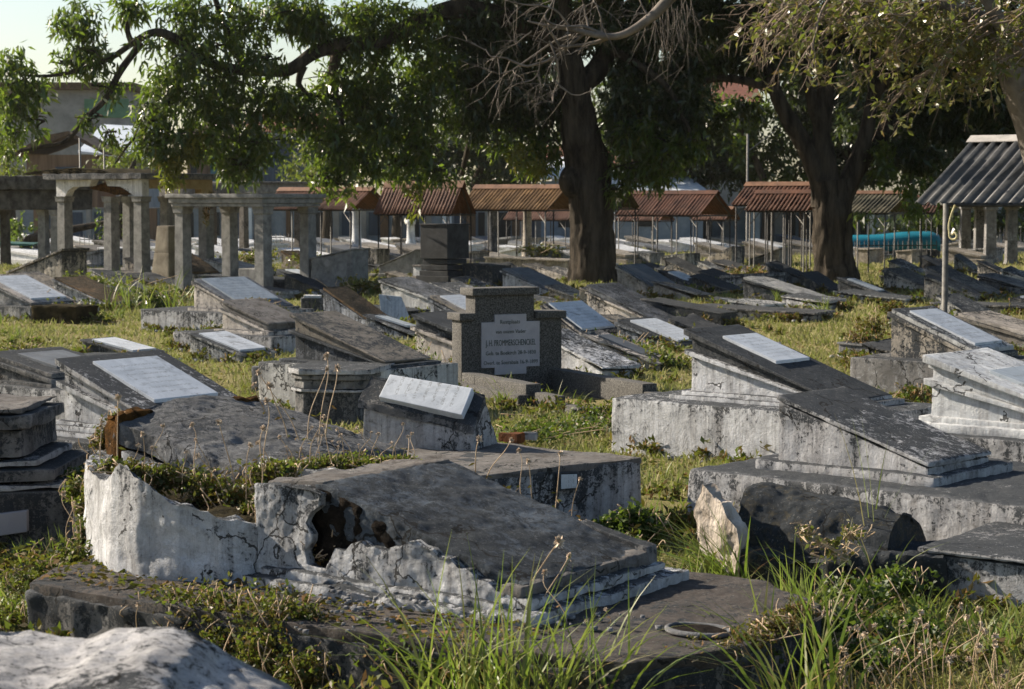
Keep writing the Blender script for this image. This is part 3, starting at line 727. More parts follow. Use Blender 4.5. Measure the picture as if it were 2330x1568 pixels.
# face running away to the right: from nn to cc ; head side goes back-left
back = Vector((-math.cos(R(40)), math.sin(R(40)), 0))
P0 = nn; P1 = cc; P2 = cc + back * 1.35; P3 = nn + back * 1.5
bm = bmesh.new(); vprism(bm, [loc6(p) for p in (P0, P1, P2, P3)], -.15, zt - .012)
finish(bm, 'cement_base', M['pl_mid'], t, .06, .01, .012, .03, 7)
bm = bmesh.new(); vprism(bm, [loc6(p) for p in (P0, P1, P2, P3)], zt - .05, zt)
finish(bm, 'base_top', M['pl_ledge'], t, .06, .010, .012, .015, 8)
fn = Vector((dr.y, -dr.x, 0))
def onface(u, v, out):
    # intersect pixel ray with the vertical face plane
    d = ray(u, v); k = (P1 - Vector((0, 0, CH))).dot(fn) / d.dot(fn); p = Vector((0, 0, CH)) + d * k + fn * out
    q = p - q0; return (q.dot(ex6), q.dot(ey6), p.z)
bm = bmesh.new()
hexa(bm, [onface(1265, 1117, -.02), onface(1313, 1113, -.02), onface(1313, 1073, -.02), onface(1265, 1075, -.02), onface(1265, 1117, .022), onface(1313, 1113, .022), onface(1313, 1073, .022), onface(1265, 1075, .022)])
finish(bm, 'tile_frame', M['pl_dark'], t, .03, .003, 0, .004)
bm = bmesh.new()
hexa(bm, [onface(1271, 1112, .0), onface(1307, 1109, .0), onface(1307, 1078, .0), onface(1271, 1079, .0), onface(1271, 1112, .028), onface(1307, 1109, .028), onface(1307, 1078, .028), onface(1271, 1079, .028)])
finish(bm, 'tile', M['marble'], t, 0, 0, 0, .003)
FOOT.append((O6.x, O6.y, th6, -1.2, 2.2, -1.0, 1.4))
# brick and stone lying on that base
for nm, u, v, s, mt, lab in (('brick', 1163, 1003, (.18, .09, .07), 'brick', 'broken brown brick lying on the cement base of the leaning tablet tomb'), ('stone', 1205, 998, (.11, .08, .06), 'pl_mid', 'pale broken stone lying beside the brown brick on the cement base')):
    p = G(u, v, zt); bm = bmesh.new(); box(bm, -s[0] / 2, s[0] / 2, -s[1] / 2, s[1] / 2, 0, s[2])
    o = finish(bm, nm, M[mt], None, .03, .012, .02, .012, u, 6); o.location = (p.x, p.y, zt - .01); o.rotation_euler = (0, 0, .3 + u * .01); tag(o, lab, nm)

# --- headstone with lettering
O7 = G(1012, 893, 0); dpx = O7.y / F
th7 = R(-26)        # its width runs to the right and away
c7, s7 = math.cos(-th7), math.sin(-th7); e7 = Vector((c7, s7, 0)); n7 = Vector((s7, -c7, 0))
t = thing('headstone', 'stepped dark terrazzo headstone with an inscribed pinkish plaque and low kerb', 'headstone', (O7.x, O7.y, 0), -th7); HEAD = t
NF = G(1050, 895, 0)     # near front corner
O7 = Vector((NF.x, NF.y, 0)); t.location = O7
Wd = solve_len(O7, e7, 1278)
def hh(u, v):
    Lx = solve_len(O7, e7, u); p = O7 + e7 * Lx; return Lx, zfor(p.x, p.y, v)
x1, zs = hh(1085, 712); x2, zt1 = hh(1215, 655); x3, zs2 = hh(1278, 693)
ztop = hh(1085, 656)[1]; dep = .26
prof = [(0, -.1), (Wd, -.1), (Wd, zs - .08), (x2, zs - .08), (x2, ztop - .08), (x1 - .02, ztop - .08), (x1 - .02, zs - .08), (0, zs - .08)]
bm = bmesh.new(); prism(bm, prof, 0, dep); finish(bm, 'stone', M['terrazzo'], t, .12, .003, 0, .01)
for a, b_, z in ((-.04, x1 - .03, zs), (x2 + .01, Wd + .04, zs), (x1 - .07, x2 + .05, ztop)):
    bm = bmesh.new(); box(bm, a, b_, -.045, dep + .045, z - .083, z); finish(bm, 'capping', M['terrazzo'], t, .12, .003, 0, .012)
# plaque
pa, pz0 = hh(1094, 838); pb, _ = hh(1226, 826); _, pz1 = hh(1094, 734); pc, pzt = hh(1124, 716); pd, _ = hh(1196, 716); _, pzb = hh(1124, 853)
cross = [(pa, pz0), (pc, pz0), (pc, pzb), (pd, pzb), (pd, pz0), (pb, pz0), (pb, pz1), (pd, pz1), (pd, pzt), (pc, pzt), (pc, pz1), (pa, pz1)]
bm = bmesh.new(); prism(bm, cross, -.022, .01); pq = finish(bm, 'plaque', M['plaque'], t, 0, 0, 0, .004)
mid = (pa + pb) / 2; ph = pz1 - pz0; pw = pb - pa
def text(s, size, cx, z, wmax, y=-.0245, mat='letters'):
    cu = bpy.data.curves.new('lettering', 'FONT'); cu.body = s; cu.size = size; cu.align_x = 'CENTER'; cu.extrude = .0012
    cu.resolution_u = 2
    o = bpy.data.objects.new('lettering', cu); COL.objects.link(o); bpy.context.view_layer.update()
    me = bpy.data.meshes.new_from_object(o); wv = max(v.co.x for v in me.vertices) - min(v.co.x for v in me.vertices)
    bpy.data.objects.remove(o); k = min(1.0, wmax / wv)
    for v in me.vertices: v.co = Vector((cx + v.co.x * k, y - v.co.z, z + v.co.y))
    me.materials.append(M[mat]); q = link(bpy.data.objects.new('lettering', me), t); return q
text('Rustplaats', ph * .13, mid - .01, pz1 - ph * .04, pw * .34)
text('van onzen Vader', ph * .12, mid, pz1 - ph * .25, pw * .52)
text('J. H. PROMMERSCHENCKEL', ph * .19, mid, pz1 - ph * .52, pw * .86)
text('Geb. te Boekirch 28-9-1830', ph * .125, mid, pz1 - ph * .72, pw * .86)
text('Overl. te Soerabaia 16-9-1899', ph * .125, mid, pz1 - ph * .93, pw * .93)
# kerb round the grave in front
kl = 2.7
def kerb(x0, x1, y0, y1, zt_, nm='kerb'):
    bm = bmesh.new(); box(bm, x0, x1, y0, y1, -.1, zt_); finish(bm, nm, M['terrazzo'], t, .15, .004, 0, .012)
kerb(-.02, .16, -kl * .62, -.05, .24); kerb(-.12, .32, -kl * .62 - .02, -.06, .13)
kerb(.05, .17, -kl * .82, -kl * .63, .16); kerb(.05, .17, -kl, -kl * .83, .09)
kerb(Wd - .16, Wd + .02, -kl * .8, -.05, .24); kerb(Wd - .16, Wd + .02, -kl, -kl * .81, .16)
kerb(-.1, Wd + .1, -kl - .16, -kl - .01, .09)
FOOT.append((O7.x, O7.y, th7, -.15, Wd + .1, -kl - .2, dep))

# --- big moulded tomb with white tablet, right of the headstone
tomb('tomb', 'big black and white moulded tomb with white tablet, right of the headstone', (1572, 905, 752), (1902, 908), .74, .47, R(41), 'pl_clean', 'pl_blacktop', LAY_RICH, (.14, .52, .24, .94), 'marble', ((.035, .14), (.03, .06)), (.55, .5, .42, .3), 'pl_clean', .045, .008, .008, .012)
# --- black topped wedge tomb
tomb('tomb', 'low wedge tomb with blackened top and grey sides on a wide base at right', (1767, 1062, 898), (2112, 1052), .80, .43, R(42), 'pl_mid', 'pl_blacktop', [(0, .035, .006)], None, steps=((.055, .10),), plinth=(.42, 1.6, .42, .55), pm='pl_mid', q=.04, amp=.012, rough=.016, bevel=.03, hmin=.2)
# --- white tomb at the right edge
tomb('tomb', 'whitewashed moulded tomb cut off by the right edge', (2118, 975, 812), (2560, 990), .95, .46, R(40), 'pl_white', 'pl_white', LAY_RICH, (.25, .8, .2, .8), 'marble_blue', ((.06, .14), (.04, .07)), (.3, .5, .3, .3), 'pl_mid', .05, .008, .006, .014)
# --- tomb with framed white tablet by the post
tomb('tomb', 'grey tomb with a framed white tablet behind the shelter post', (2027, 812, 702), (2215, 796), .92, .40, R(42), 'pl_mid', 'pl_mid', LAY_MID, (.12, .92, .20, .86), 'marble', (), (.35, .5, .3, .3), 'pl_grey', .06)
tomb('tomb', 'low cement tomb with weeds on its corner left of the framed tablet tomb', (1908, 812, 778), (1990, 786), .8, 0, R(42), 'pl_grey', 'pl_ledge', [(0, .03, .02)], None, steps=(), q=.08)
tomb('tomb', 'lichen-covered rounded slab tomb at the right edge beyond the shelter post', (2180, 775, 712), (2345, 760), .9, .15, R(42), 'pl_greyslope', 'pl_greyslope', LAY_MID, None, steps=(), plinth=(.2, .2, .2, .2), q=.07, amp=.015, rough=.015)
tomb('tomb', 'small flat pale slab at the right edge below the rounded slab tomb', (2285, 800, 757), (2400, 775), .8, .0, R(42), 'pl_ledge', 'pl_ledge', [(0, .03, .02)], None, steps=(), q=.08)
# --- cement base at lower right
tomb('tomb', 'broad cement tomb base cut off by the lower right edge', (2090, 1372, 1243), (2480, 1290), 1.3, 0, R(36), 'pl_mid', 'pl_ledge', [(0, .03, .012)], None, steps=(), q=.06, amp=.014, rough=.02, bevel=.03)

# --- fallen barrel tomb
Ob = G(1655, 1330, 0); thb = R(30); exb, eyb = axes(thb)
t = thing('tomb', 'collapsed black barrel-shaped tomb with a pale broken end, half buried in weeds', 'tomb', (Ob.x, Ob.y, 0), -thb); BARREL = t
Lb = solve_len(Ob, exb, 2010); hb_ = zfor(Ob.x, Ob.y, 1112)
def barrel(bm, x0, x1, n=9, sx=1.0, r0=0., w=.72):
    rings = []
    for x, k in ((x0, 1.0), (x1, .80)):
        rg = []
        for i in range(n + 1):
            a = math.pi * i / n
            rg.append(bm.verts.new((x, w / 2 - math.cos(a) * w / 2 * 1.0, max(-.1, -.1 + (hb_ * k + .1) * math.sin(a) ** .45))))
        rings.append(rg)
    for i in range(n): bm.faces.new((rings[0][i], rings[0][i + 1], rings[1][i + 1], rings[1][i]))
    bm.faces.new(rings[0][::-1]); bm.faces.new(rings[1])
    bm.faces.new((rings[0][0], rings[1][0], rings[1][-1], rings[0][-1]))
bm = bmesh.new(); barrel(bm, 0.02, Lb); finish(bm, 'barrel', M['pl_moss'], t, .022, .016, .035, .0, 4, 5)
bm = bmesh.new(); prism(bm, [(.02, -.1), (.0, .10), (-.03, hb_ * .45), (.0, hb_ * .8), (.05, hb_ * 1.04), (.09, hb_ * 1.0), (.16, hb_ * .90), (.22, hb_ * .86), (.27, hb_ * .70), (.35, hb_ * .60), (.37, hb_ * .38), (.33, .02), (.26, -.1)], -.03, .06); o = finish(bm, 'broken_end', M['crack'], t, .02, .018, .03, .0, 6, 8)
o.rotation_euler = (0, R(-4), R(-26)); o.location = (-.16, .02, 0)
for k_ in range(1):
    z_ = hb_ * .30; yy = -.035 + .03 * k_
    bm = bmesh.new(); box(bm, .08, Lb * (.97 - .02 * k_), yy, yy + .12, z_, z_ + .045); finish(bm, 'masonry_course', M['pl_moss'], t, .03, .018, .03, .0, k_ + 3, 6)
bm = bmesh.new(); vprism(bm, [(Lb * .8, -.1), (Lb + .35, .0), (Lb + .3, .5), (Lb * .8, .6)], -.1, .26); finish(bm, 'rubble', M['pl_black'], t, .06, .05, .06, .02, 8, 4)
bm = bmesh.new(); vprism(bm, [(.1, -.12), (Lb * .8, -.16), (Lb * .8, .1), (.1, .1)], -.1, .22); finish(bm, 'lower_ledge', M['pl_moss'], t, .03, .03, .06, .02, 9, 4)
FOOT.append((Ob.x, Ob.y, thb, -.1, Lb, 0, .7))

# --- blurred slab right in front of the camera
Of = At(-120, 1600, 5.6)
t = thing('tomb', 'rough white plastered slab close to the camera at the bottom left corner', 'tomb', (Of.x, Of.y, 0), 0)
def fg(u, v): p = At(u, v, 5.6); return (p.x - Of.x, p.z)
prof = [fg(-200, 1435), fg(0, 1448), fg(120, 1470), fg(180, 1476), fg(250, 1450), fg(300, 1448), fg(380, 1442), fg(440, 1462), fg(500, 1500), fg(570, 1535), fg(640, 1568), fg(760, 1640), fg(760, 1700), fg(-200, 1700)]
bm = bmesh.new(); prism(bm, prof, -.75, .12)
finish(bm, 'slab', M['pl_fg'], t, .02, .009, .035, .0, 5, 6)
bm = bmesh.new(); box(bm, fg(-200, 1500)[0], fg(760, 1500)[0], -.8, .2, -.1, fg(0, 1700)[1] + .02)
finish(bm, 'base', M['pl_mid'], t, .08, .01, .01, .02, 6)

# ================================================================== middle distance tombs
MIDS = [
 # label, A, B, W, z0, th, body, top, layers, marble, mm, steps, plinth
 ('pale tomb with a grey white slab at the left edge beyond the grass', (-45, 690, 626), (70, 695), 1.1, .28, 34, 'pl_dark', 'pl_ledge', LAY_MID, (.1, .9, .12, .9), 'marble', (), (.2, .3, .3, .3)),
 ('low mossy tomb with pale side between left edge tomb and small pergola', (123, 688, 630), (240, 697), .85, .10, 34, 'pl_mid', 'pl_brown', LAY_MID, None, '', ((.05, .08),), (.2, .2, .2, .2)),
 ('grey tomb with a rising coped side before the white arched pergola', (20, 640, 616), (142, 566), .9, .0, 34, 'pl_mid', 'pl_ledge', [(0, .07, .05)], None, '', (), None),
 ('half sunken brown tomb near the double tomb, left of a small grey slab', (735, 748, 653), (865, 747), .6, .0, 38, 'pl_mid', 'pl_brown', LAY_MID, None, '', (), None),
 ('long low lichen tomb in front of the white posts of the black monument', (866, 702, 632), (1040, 697), .9, .06, 36, 'pl_mid', 'pl_greyslope', LAY_MID, None, '', (), (.1, .2, .2, .2)),
 ('small tomb with a white slab just left of the headstone shoulder', (978, 738, 672), (1075, 722), .8, .1, 36, 'pl_mid', 'pl_ledge', LAY_MID, (.1, .9, .2, .92), 'marble', (), (.1, .1, .1, .1)),
 ('ornate black and white scrolled tomb half hidden by the headstone', (945, 822, 714), (1080, 767), .8, .08, 36, 'pl_clean', 'pl_dark', LAY_RICH, None, '', ((.05, .08),), (.15, .1, .1, .1)),
 ('tomb with a worn white slab right behind the headstone', (1235, 775, 690), (1320, 755), 1.0, .05, 38, 'pl_mid', 'pl_dark', LAY_MID, (.05, .95, .1, .95), 'marble', (), (.1, .1, .1, .1)),
 ('whitish streaked tomb with a moulded head, right of the big trunk foot', (1338, 735, 648), (1500, 749), .95, .06, 37, 'pl_clean', 'pl_greyslope', LAY_RICH[:3], None, '', ((.05, .08),), None),
 ('low tomb with a framed white tablet in front of the moulded whitish tomb', (1404, 785, 726), (1545, 797), .95, .0, 38, 'pl_mid', 'pl_dark', LAY_MID, (.12, .9, .16, .88), 'marble', (), None),
 ('dark box tomb with grass growing on its top, right of the whitish tomb', (1457, 742, 680), (1640, 713), .75, .0, 30, 'pl_dark', 'soil', [(0, .04, 0)], None, '', (), None),
 ('long dark low tomb plinth crossing behind the grass strip', (1560, 722, 695), (1850, 712), 1.0, .0, 30, 'pl_dark', 'pl_dark', [(0, .04, .03)], None, '', (), None),
 ('grey tomb with a dark slate slab left of the big trunk', (1142, 668, 610), (1262, 667), .95, .12, 37, 'pl_mid', 'marble_dark', LAY_MID, (.08, .9, .1, .9), 'marble_dark', (), (.1, .1, .1, .1)),
 ('brown coped low tomb between the slate tomb and big trunk foot', (1246, 688, 650), (1345, 697), .6, .0, 37, 'pl_warm', 'pl_ledge', [(0, .06, .05)], None, '', (), None),
 ('tan sided tomb with a dark slab immediately right of the big trunk', (1404, 665, 602), (1505, 667), 1.05, .08, 38, 'pl_warm', 'marble_dark', LAY_MID, (.05, .95, .08, .92), 'marble_dark', (), (.1, .1, .1, .1)),
 ('speckled wedge tomb rising to the right, nearer of two between the trunks', (1602, 606, 590), (1664, 560), .9, .0, 36, 'pl_mid', 'pl_mid', (), None, '', (), None),
 ('grey wedge tomb rising to the right beside the forked trunk', (1702, 606, 590), (1772, 564), .9, .0, 36, 'pl_grey', 'pl_dark', [(0, .05, .04)], None, '', (), None),
 ('squat black box tomb beyond the big trunk', (1428, 602, 572), (1480, 576), .9, .0, 36, 'pl_dark', 'pl_dark', (), None, '', (), None),
 ('rounded dark tomb between the black box tomb and speckled wedge', (1502, 610, 582), (1560, 576), .9, .0, 36, 'pl_dark', 'soil', (), None, '', (), None),
 ('long dark sloping tomb in the shade before the forked trunk', (1690, 690, 630), (1880, 697), 1.0, .0, 33, 'pl_dark', 'pl_greyslope', LAY_MID, None, '', (), None),
 ('dark tomb with a peeling white front in the shade near the forked trunk', (1660, 715, 682), (1740, 692), .8, .0, 36, 'pl_clean', 'pl_dark', [(0, .05, .03)], None, '', (), None),
 ('orange mossy mound tomb in front of the wedge tombs', (1640, 660, 626), (1750, 622), .9, .0, 33, 'pl_dark', 'moss', [(0, .07, .02)], None, '', (), None),
 ('grey tomb with a white chipped head right of the forked trunk', (2010, 655, 610), (2110, 657), 1.1, .08, 36, 'pl_clean', 'pl_greyslope', LAY_MID, None, '', (), (.3, .3, .2, .3)),
 ('long grey sloping tomb behind the shelter post in the shade', (2105, 668, 606), (2235, 667), 1.1, .08, 36, 'pl_grey', 'pl_greyslope', LAY_MID, None, '', (), (.2, .2, .2, .2)),
 ('low dark tomb at the right edge in the deepest shade', (2225, 668, 623), (2380, 667), 1.0, .0, 36, 'pl_dark', 'pl_grey', LAY_MID, None, '', (), None),
 ('low shaded kerb tomb in front of the chipped white head', (1900, 690, 662), (2060, 680), 1.0, .0, 34, 'pl_dark', 'pl_dark', [(0, .04, .03)], None, '', (), None),
 ('long shaded tomb kerb running to the right edge', (2120, 712, 688), (2400, 700), 1.0, .0, 30, 'pl_dark', 'pl_dark', [(0, .04, .03)], None, '', (), None),
 ('light grey wedge tomb rising to the right, behind the small pergola column', (708, 640, 586), (800, 566), .7, .28, 30, 'concrete', 'pl_ledge', [(0, .035, .03)], None, '', (), (.3, .1, .25, .3)),
 ('second grey wedge tomb rising to a round white column', (862, 622, 604), (945, 568), .7, .18, 30, 'concrete', 'pl_ledge', [(0, .035, .03)], None, '', (), (.2, .1, .2, .3)),
 ('dark mossy block left of the wedge tomb with the white column', (802, 618, 566), (858, 566), .7, .0, 30, 'pl_dark', 'soil', (), None, '', (), None),
 ('black overgrown lump tomb right of the black monument', (1052, 655, 598), (1120, 604), .8, .0, 36, 'pl_dark', 'soil', (), None, '', (), None),
 ('tan kerbed tomb with dry plants, left of the big trunk', (1105, 615, 584), (1290, 592), 1.0, .1, 30, 'pl_warm', 'pl_brown', [(0, .05, .04)], None, '', (), None),
 ('squared pale block tomb under the turquoise sheet, nearest the forked trunk', (1945, 602, 564), (1976, 566), 1.0, .0, 40, 'pl_warm', 'pl_ledge', [(0, .05, .04)], None, '', (), None),
 ('tan block tomb left of the shelter post under the turquoise sheet', (2038, 602, 570), (2075, 568), 1.0, .0, 40, 'pl_warm', 'pl_dark', [(0, .05, .04)], None, '', (), None),
 ('pale block tomb right of the shelter post in the shade', (2205, 598, 566), (2252, 564), 1.0, .0, 40, 'pl_mid', 'pl_dark', [(0, .05, .04)], None, '', (), None),
 ('low lichen tomb seen between the legs of the small pergola', (470, 632, 588), (590, 625), 1.0, .0, 34, 'pl_mid', 'pl_greyslope', LAY_MID, None, '', (), None),
 ('dark tomb with rust stained side left of the small pergola', (380, 640, 578), (440, 619), 1.0, .0, 34, 'pl_dark', 'pl_brown', LAY_MID, None, '', (), None),
 ('pale tomb with dry orange top behind the small pergola right leg', (640, 622, 570), (700, 607), .8, .0, 34, 'pl_warm', 'pl_brown', LAY_MID, None, '', (), None),
 ('flat low tomb edged in dry grass under the small pergola', (455, 660, 626), (700, 640), 1.2, .0, 20, 'pl_dark', 'pl_ledge', [(0, .05, .03)], None, '', (), None),
 ('white slab tomb with a scroll top behind the big trunk', (1290, 600, 558), (1400, 592), 1.0, .0, 34, 'pl_warm', 'pl_ledge', LAY_MID, (.05, .95, .1, .9), 'marble', (), None),
]
for lab, A, B, W, z0, th, body, top, lays, mb, mm, steps, pli in MIDS:
    tomb('tomb', lab, A, B, W, z0, R(th), body, top, lays, mb, mm or 'marble', steps, pli, None, .10, .016, .030, .012)
# overgrown low stone at left and small grey tablet
p = G(70, 738, 0); t = thing('block', 'low weed covered stone block on the lit grass near the left edge', 'block', (p.x, p.y, 0), -R(30))
bm = bmesh.new(); box(bm, 0, 1.05, 0, .6, -.05, .34); finish(bm, 'block', M['soil'], t, .07, .03, .05, .03, 3)
p = G(868, 728, 0.05)
bm = bmesh.new(); hexa(bm, [(0, 0, 0), (.52, -.05, .0), (.48, .03, .0), (0, .06, 0), (-.06, .22, .44), (.34, .20, .40), (.34, .25, .40), (-.05, .27, .44)])
o = finish(bm, 'loose_slab', M['marble_blue'], None, 0, 0, 0, .005); o.location = p; tag(o, 'smooth grey loose slab propped in the grass left of the headstone', 'slab')
p = G(712, 712, .0); bm = bmesh.new(); box(bm, -.22, .22, -.2, .2, 0, .30); o = finish(bm, 'stone', M['pl_dark'], None, .05, .01, .02, .03, 4); o.location = (p.x, p.y, 0); tag(o, 'dark squared stone with a white top behind the steep black tomb', 'stone')
bm = bmesh.new(); box(bm, -.16, .16, -.15, .15, .29, .34); finish(bm, 'white_top', M['pl_white'], o, .05, .01, .0, .01, 4)

# far rows of tombs, real things on a loose grid
FAR = []
rs = random.Random(5)
kinds = [('white marble', 'marble', 'pl_white'), ('pale grey', 'pl_ledge', 'pl_mid'), ('weathered dark', 'pl_greyslope', 'pl_dark'), ('tan', 'pl_ledge', 'pl_warm'), ('whitewashed', 'pl_white', 'pl_white')]
def where(u):
    if u < 130: return 'behind the dark canopy at the far left'
    if u < 330: return 'seen through the white arched pergola'
    if u < 420: return 'beside the tapering pillar'
    if u < 600: return 'seen through the small pergola'
    if u < 720: return 'behind the right leg of the small pergola'
    if u < 850: return 'under the leftmost rusty roof'
    if u < 1040: return 'under the large rusty roof by the black monument'
    if u < 1290: return 'under the ochre roof left of the big trunk'
    if u < 1400: return 'behind the big trunk'
    if u < 1520: return 'just right of the big trunk under the red roof'
    if u < 1660: return 'at the right end of the red roof'
    if u < 1850: return 'under the double red roof'
    if u < 1950: return 'behind the forked trunk'
    if u < 2140: return 'by the turquoise sheet'
    return 'beyond the grey front shelter'
for row, v in enumerate((618, 600, 588, 577, 568, 560, 553)):
    u = -30 + rs.random() * 60
    while u < 2360:
        ok = not ((row == 0 and not (150 < u < 380)) or (row == 1 and (1280 < u < 2360 or u < 150 or 700 < u < 1040)) or (row == 2 and 1400 < u < 1870))
        if ok and rs.random() < .9:
            k = rs.choice(kinds) if u < 1900 else rs.choice(kinds[1:4])
            Lp = rs.uniform(70, 120) * (1 - row * .05)
            h = rs.uniform(22, 38) * (1 - row * .08)
            flip = rs.random() < .18
            a, b_ = (v, v - h), (v + 2 - h * .35)
            if flip: A, B = (u, v, v - h * .4), (u + Lp * .7, v + 2 - h)
            else: A, B = (u, v, v - h), (u + Lp, b_)
            lab = '%s far tomb %s, %s' % (k[0], 'rising right' if flip else 'sloping right', where(u + 40))
            t = tomb('tomb', lab, A, B, rs.uniform(.9, 1.2), rs.choice((0, .1, .2)), R(rs.uniform(30, 40)), k[2], k[1], [(0, .08, .05)], None, steps=(), plinth=(.2, .2, .2, .2), q=0, bevel=.015)
            FAR.append(t)
        u += rs.uniform(75, 140) * (1 - row * .05)
cnt = {}
for t in FAR: cnt.setdefault(t['label'], []).append(t)
for lab, ts in cnt.items():
    if len(ts) > 1:
        for t in ts: t['group'] = 'far tombs alike: ' + lab.replace(',', '')[:60]

# small broken tombs packed between the larger ones
def inside_pt(X, Y, pad):
    for ox, oy, th_, x0, x1, y0, y1 in FOOT:
        dx = X - ox; dy = Y - oy; c, s_ = math.cos(th_), math.sin(th_); lx = dx * c - dy * s_; ly = dx * s_ + dy * c
        if x0 - pad < lx < x1 + pad and y0 - pad < ly < y1 + pad: return True
    return False
rf = random.Random(44); FIL = []; tries = 0
fk = [('black stained', 'pl_dark', 'pl_dark'), ('grey lichened', 'pl_mid', 'pl_greyslope'), ('mossy brown', 'pl_dark', 'pl_brown'), ('chipped whitewashed', 'pl_clean', 'pl_dark'), ('tan', 'pl_warm', 'pl_ledge')]
while len(FIL) < 78 and tries < 4000:
    tries += 1
    u = rf.uniform(-20, 2350); v = 450 + 10120 / rf.uniform(25, 60); X, Y, _ = G(u, v, 0)
    if u < 720 and v > 690: continue
    if 1620 < u < 1960 and v > 712: continue
    if 1280 < u < 1420 and v < 700: continue
    if 1820 < u < 2000 and v < 680: continue
    if any(inside_pt(X + a, Y + b_, .22) for a, b_ in ((0, 0), (.7, -.5), (1.2, -.7), (.4, .4), (1.2, .3))): continue
    k_ = rf.choice(fk) if u < 1500 else rf.choice(fk[:3]); hh_ = rf.uniform(.28, .6); px_m = F / Y; low = rf.random() < .3
    kind_ = 'kerb' if low else 'wedge'
    a = tomb('tomb', 'x', (u, v, v - hh_ * px_m * (.5 if low else 1)), (u + rf.uniform(.75, 1.25) * px_m, v + 12 - (hh_ * .45) * px_m), rf.uniform(.5, .85), 0, R(rf.uniform(24, 48)), k_[1], k_[2], [(0, rf.uniform(.03, .07), rf.uniform(.0, .05))], (.15, .8, .2, .8) if rf.random() < .2 else None, rf.choice(('marble', 'marble_blue', 'marble_dark')), steps=(), q=.09, amp=.022, rough=.05, bevel=.012)
    for ch in a.children: ch.rotation_euler = (R(rf.uniform(-5, 5)), R(rf.uniform(-3, 6)), 0)
    zone = 'left of the small pergola' if u < 420 else 'between the small pergola and headstone' if u < 1000 else 'behind the headstone' if u < 1290 else 'right of the big trunk' if u < 1650 else 'before the forked trunk' if u < 2000 else 'near the shelter post'
    dep_ = 'nearer rows' if Y < 36 else 'middle rows' if Y < 47 else 'farther rows'
    a['label'] = 'small %s %s tomb %s, %s' % (k_[0], 'low' if low else 'wedge', zone, dep_); FIL.append(a)
cnt = {}
for t in FIL: cnt.setdefault(t['label'], []).append(t)
for lab, ts in cnt.items():
    if len(ts) > 1:
        for t in ts: t['group'] = 'alike: ' + lab.replace(',', '')[:70]

# ================================================================== pergolas and monuments
def column(parent, p, z0, z1, wd, mat, cap=True, rz=0.0, taper=.9, name='column'):
    """square column with flared foot and capital, local to parent empty at origin"""
    bm = bmesh.new()
    c, s = math.cos(rz), math.sin(rz)
    def ringv(hw, z): return [bm.verts.new((p[0] + x * c - y * s, p[1] + x * s + y * c, z)) for x, y in ((-hw, -hw), (hw, -hw), (hw, hw), (-hw, hw))]
    H = z1 - z0; hw = wd / 2
    prof = [(hw * 1.25, z0), (hw * 1.25, z0 + .08), (hw * 1.0, z0 + .22), (hw * taper, z1 - .22), (hw * taper, z1 - .16), (hw * 1.1, z1 - .15), (hw * 1.15, z1 - .05), (hw * 1.3, z1)]
    rg = [ringv(h, z) for h, z in prof]
    for a, b_ in zip(rg[:-1], rg[1:]):
        for k in range(4): bm.faces.new((a[k], a[(k + 1) % 4], b_[(k + 1) % 4], b_[k]))
    bm.faces.new(rg[0][::-1]); bm.faces.new(rg[-1])
    return finish(bm, name, M[mat], parent, 0, 0, 0, .008)
# small pergola
near = G(600, 672, 0); thp = R(37); exp, eyp = axes(thp)
t = thing('pergola', 'small grey flat-roofed concrete pergola on four square columns at left', 'pergola', (near.x, near.y, 0), -thp); PER = t
LL = -solve_len(near, exp, 418); 
W_ = (690 - 600) / F * near.y / math.sin(thp)
zt2 = zfor(near.x, near.y, 441); zb2 = zfor(near.x, near.y, 471)
for x, y in ((0, 0), (-LL, 0), (0, W_), (-LL * .98, W_)):
    column(t, (x, y), -.1, zb2, .29, 'concrete')
for nm, a, b_, o in (('beam', zb2 + .002, zb2 + .08, .10), ('roof_slab', zb2 + .08, zb2 + .20, .14), ('roof_edge', zb2 + .20, zt2, .20)):
    bm = bmesh.new(); box(bm, -LL - o - .06, .10 + o, -.12 - o, W_ + .12 + o, a, b_); finish(bm, nm, M['concrete'], t, .25, .008, .01, .015, a)
bm = bmesh.new(); box(bm, -LL * .62, -LL * .62 + .55, W_ * .55, W_ * .55 + .62, -.1, .55); finish(bm, 'pedestal', M['concrete'], t, 0, 0, 0, .02)
bm = bmesh.new(); box(bm, -LL - .4, .35, -.3, W_ + .3, -.15, .03); finish(bm, 'floor_slab', M['pl_grey'], t, .2, .01, .01, .02)
FOOT.append((near.x, near.y, thp, -LL - .4, .4, -.3, W_ + .3))
# white arched pergola
nr = G(324, 632, 0); t = thing('pergola', 'ruined pergola with broken white arches and grey square columns at left', 'pergola', (nr.x, nr.y, 0), -thp); PER2 = t
def pl(u, v):
    q = G(u, v, 0) - nr; return (q.dot(exp), q.dot(eyp))
zc = zfor(nr.x, nr.y, 447); zA = zfor(nr.x, nr.y, 408); zT = zfor(nr.x, nr.y, 394)
L1 = -solve_len(nr, exp, 150); W1 = (446 - 324) / F * nr.y / math.sin(thp)
for x, y in ((0, 0), (-L1, 0), (-L1 * .42, .1), (0, W1), (-L1, W1), (-L1 * .5, W1)):
    column(t, (x, y), -.1, zc, .33, 'concrete')
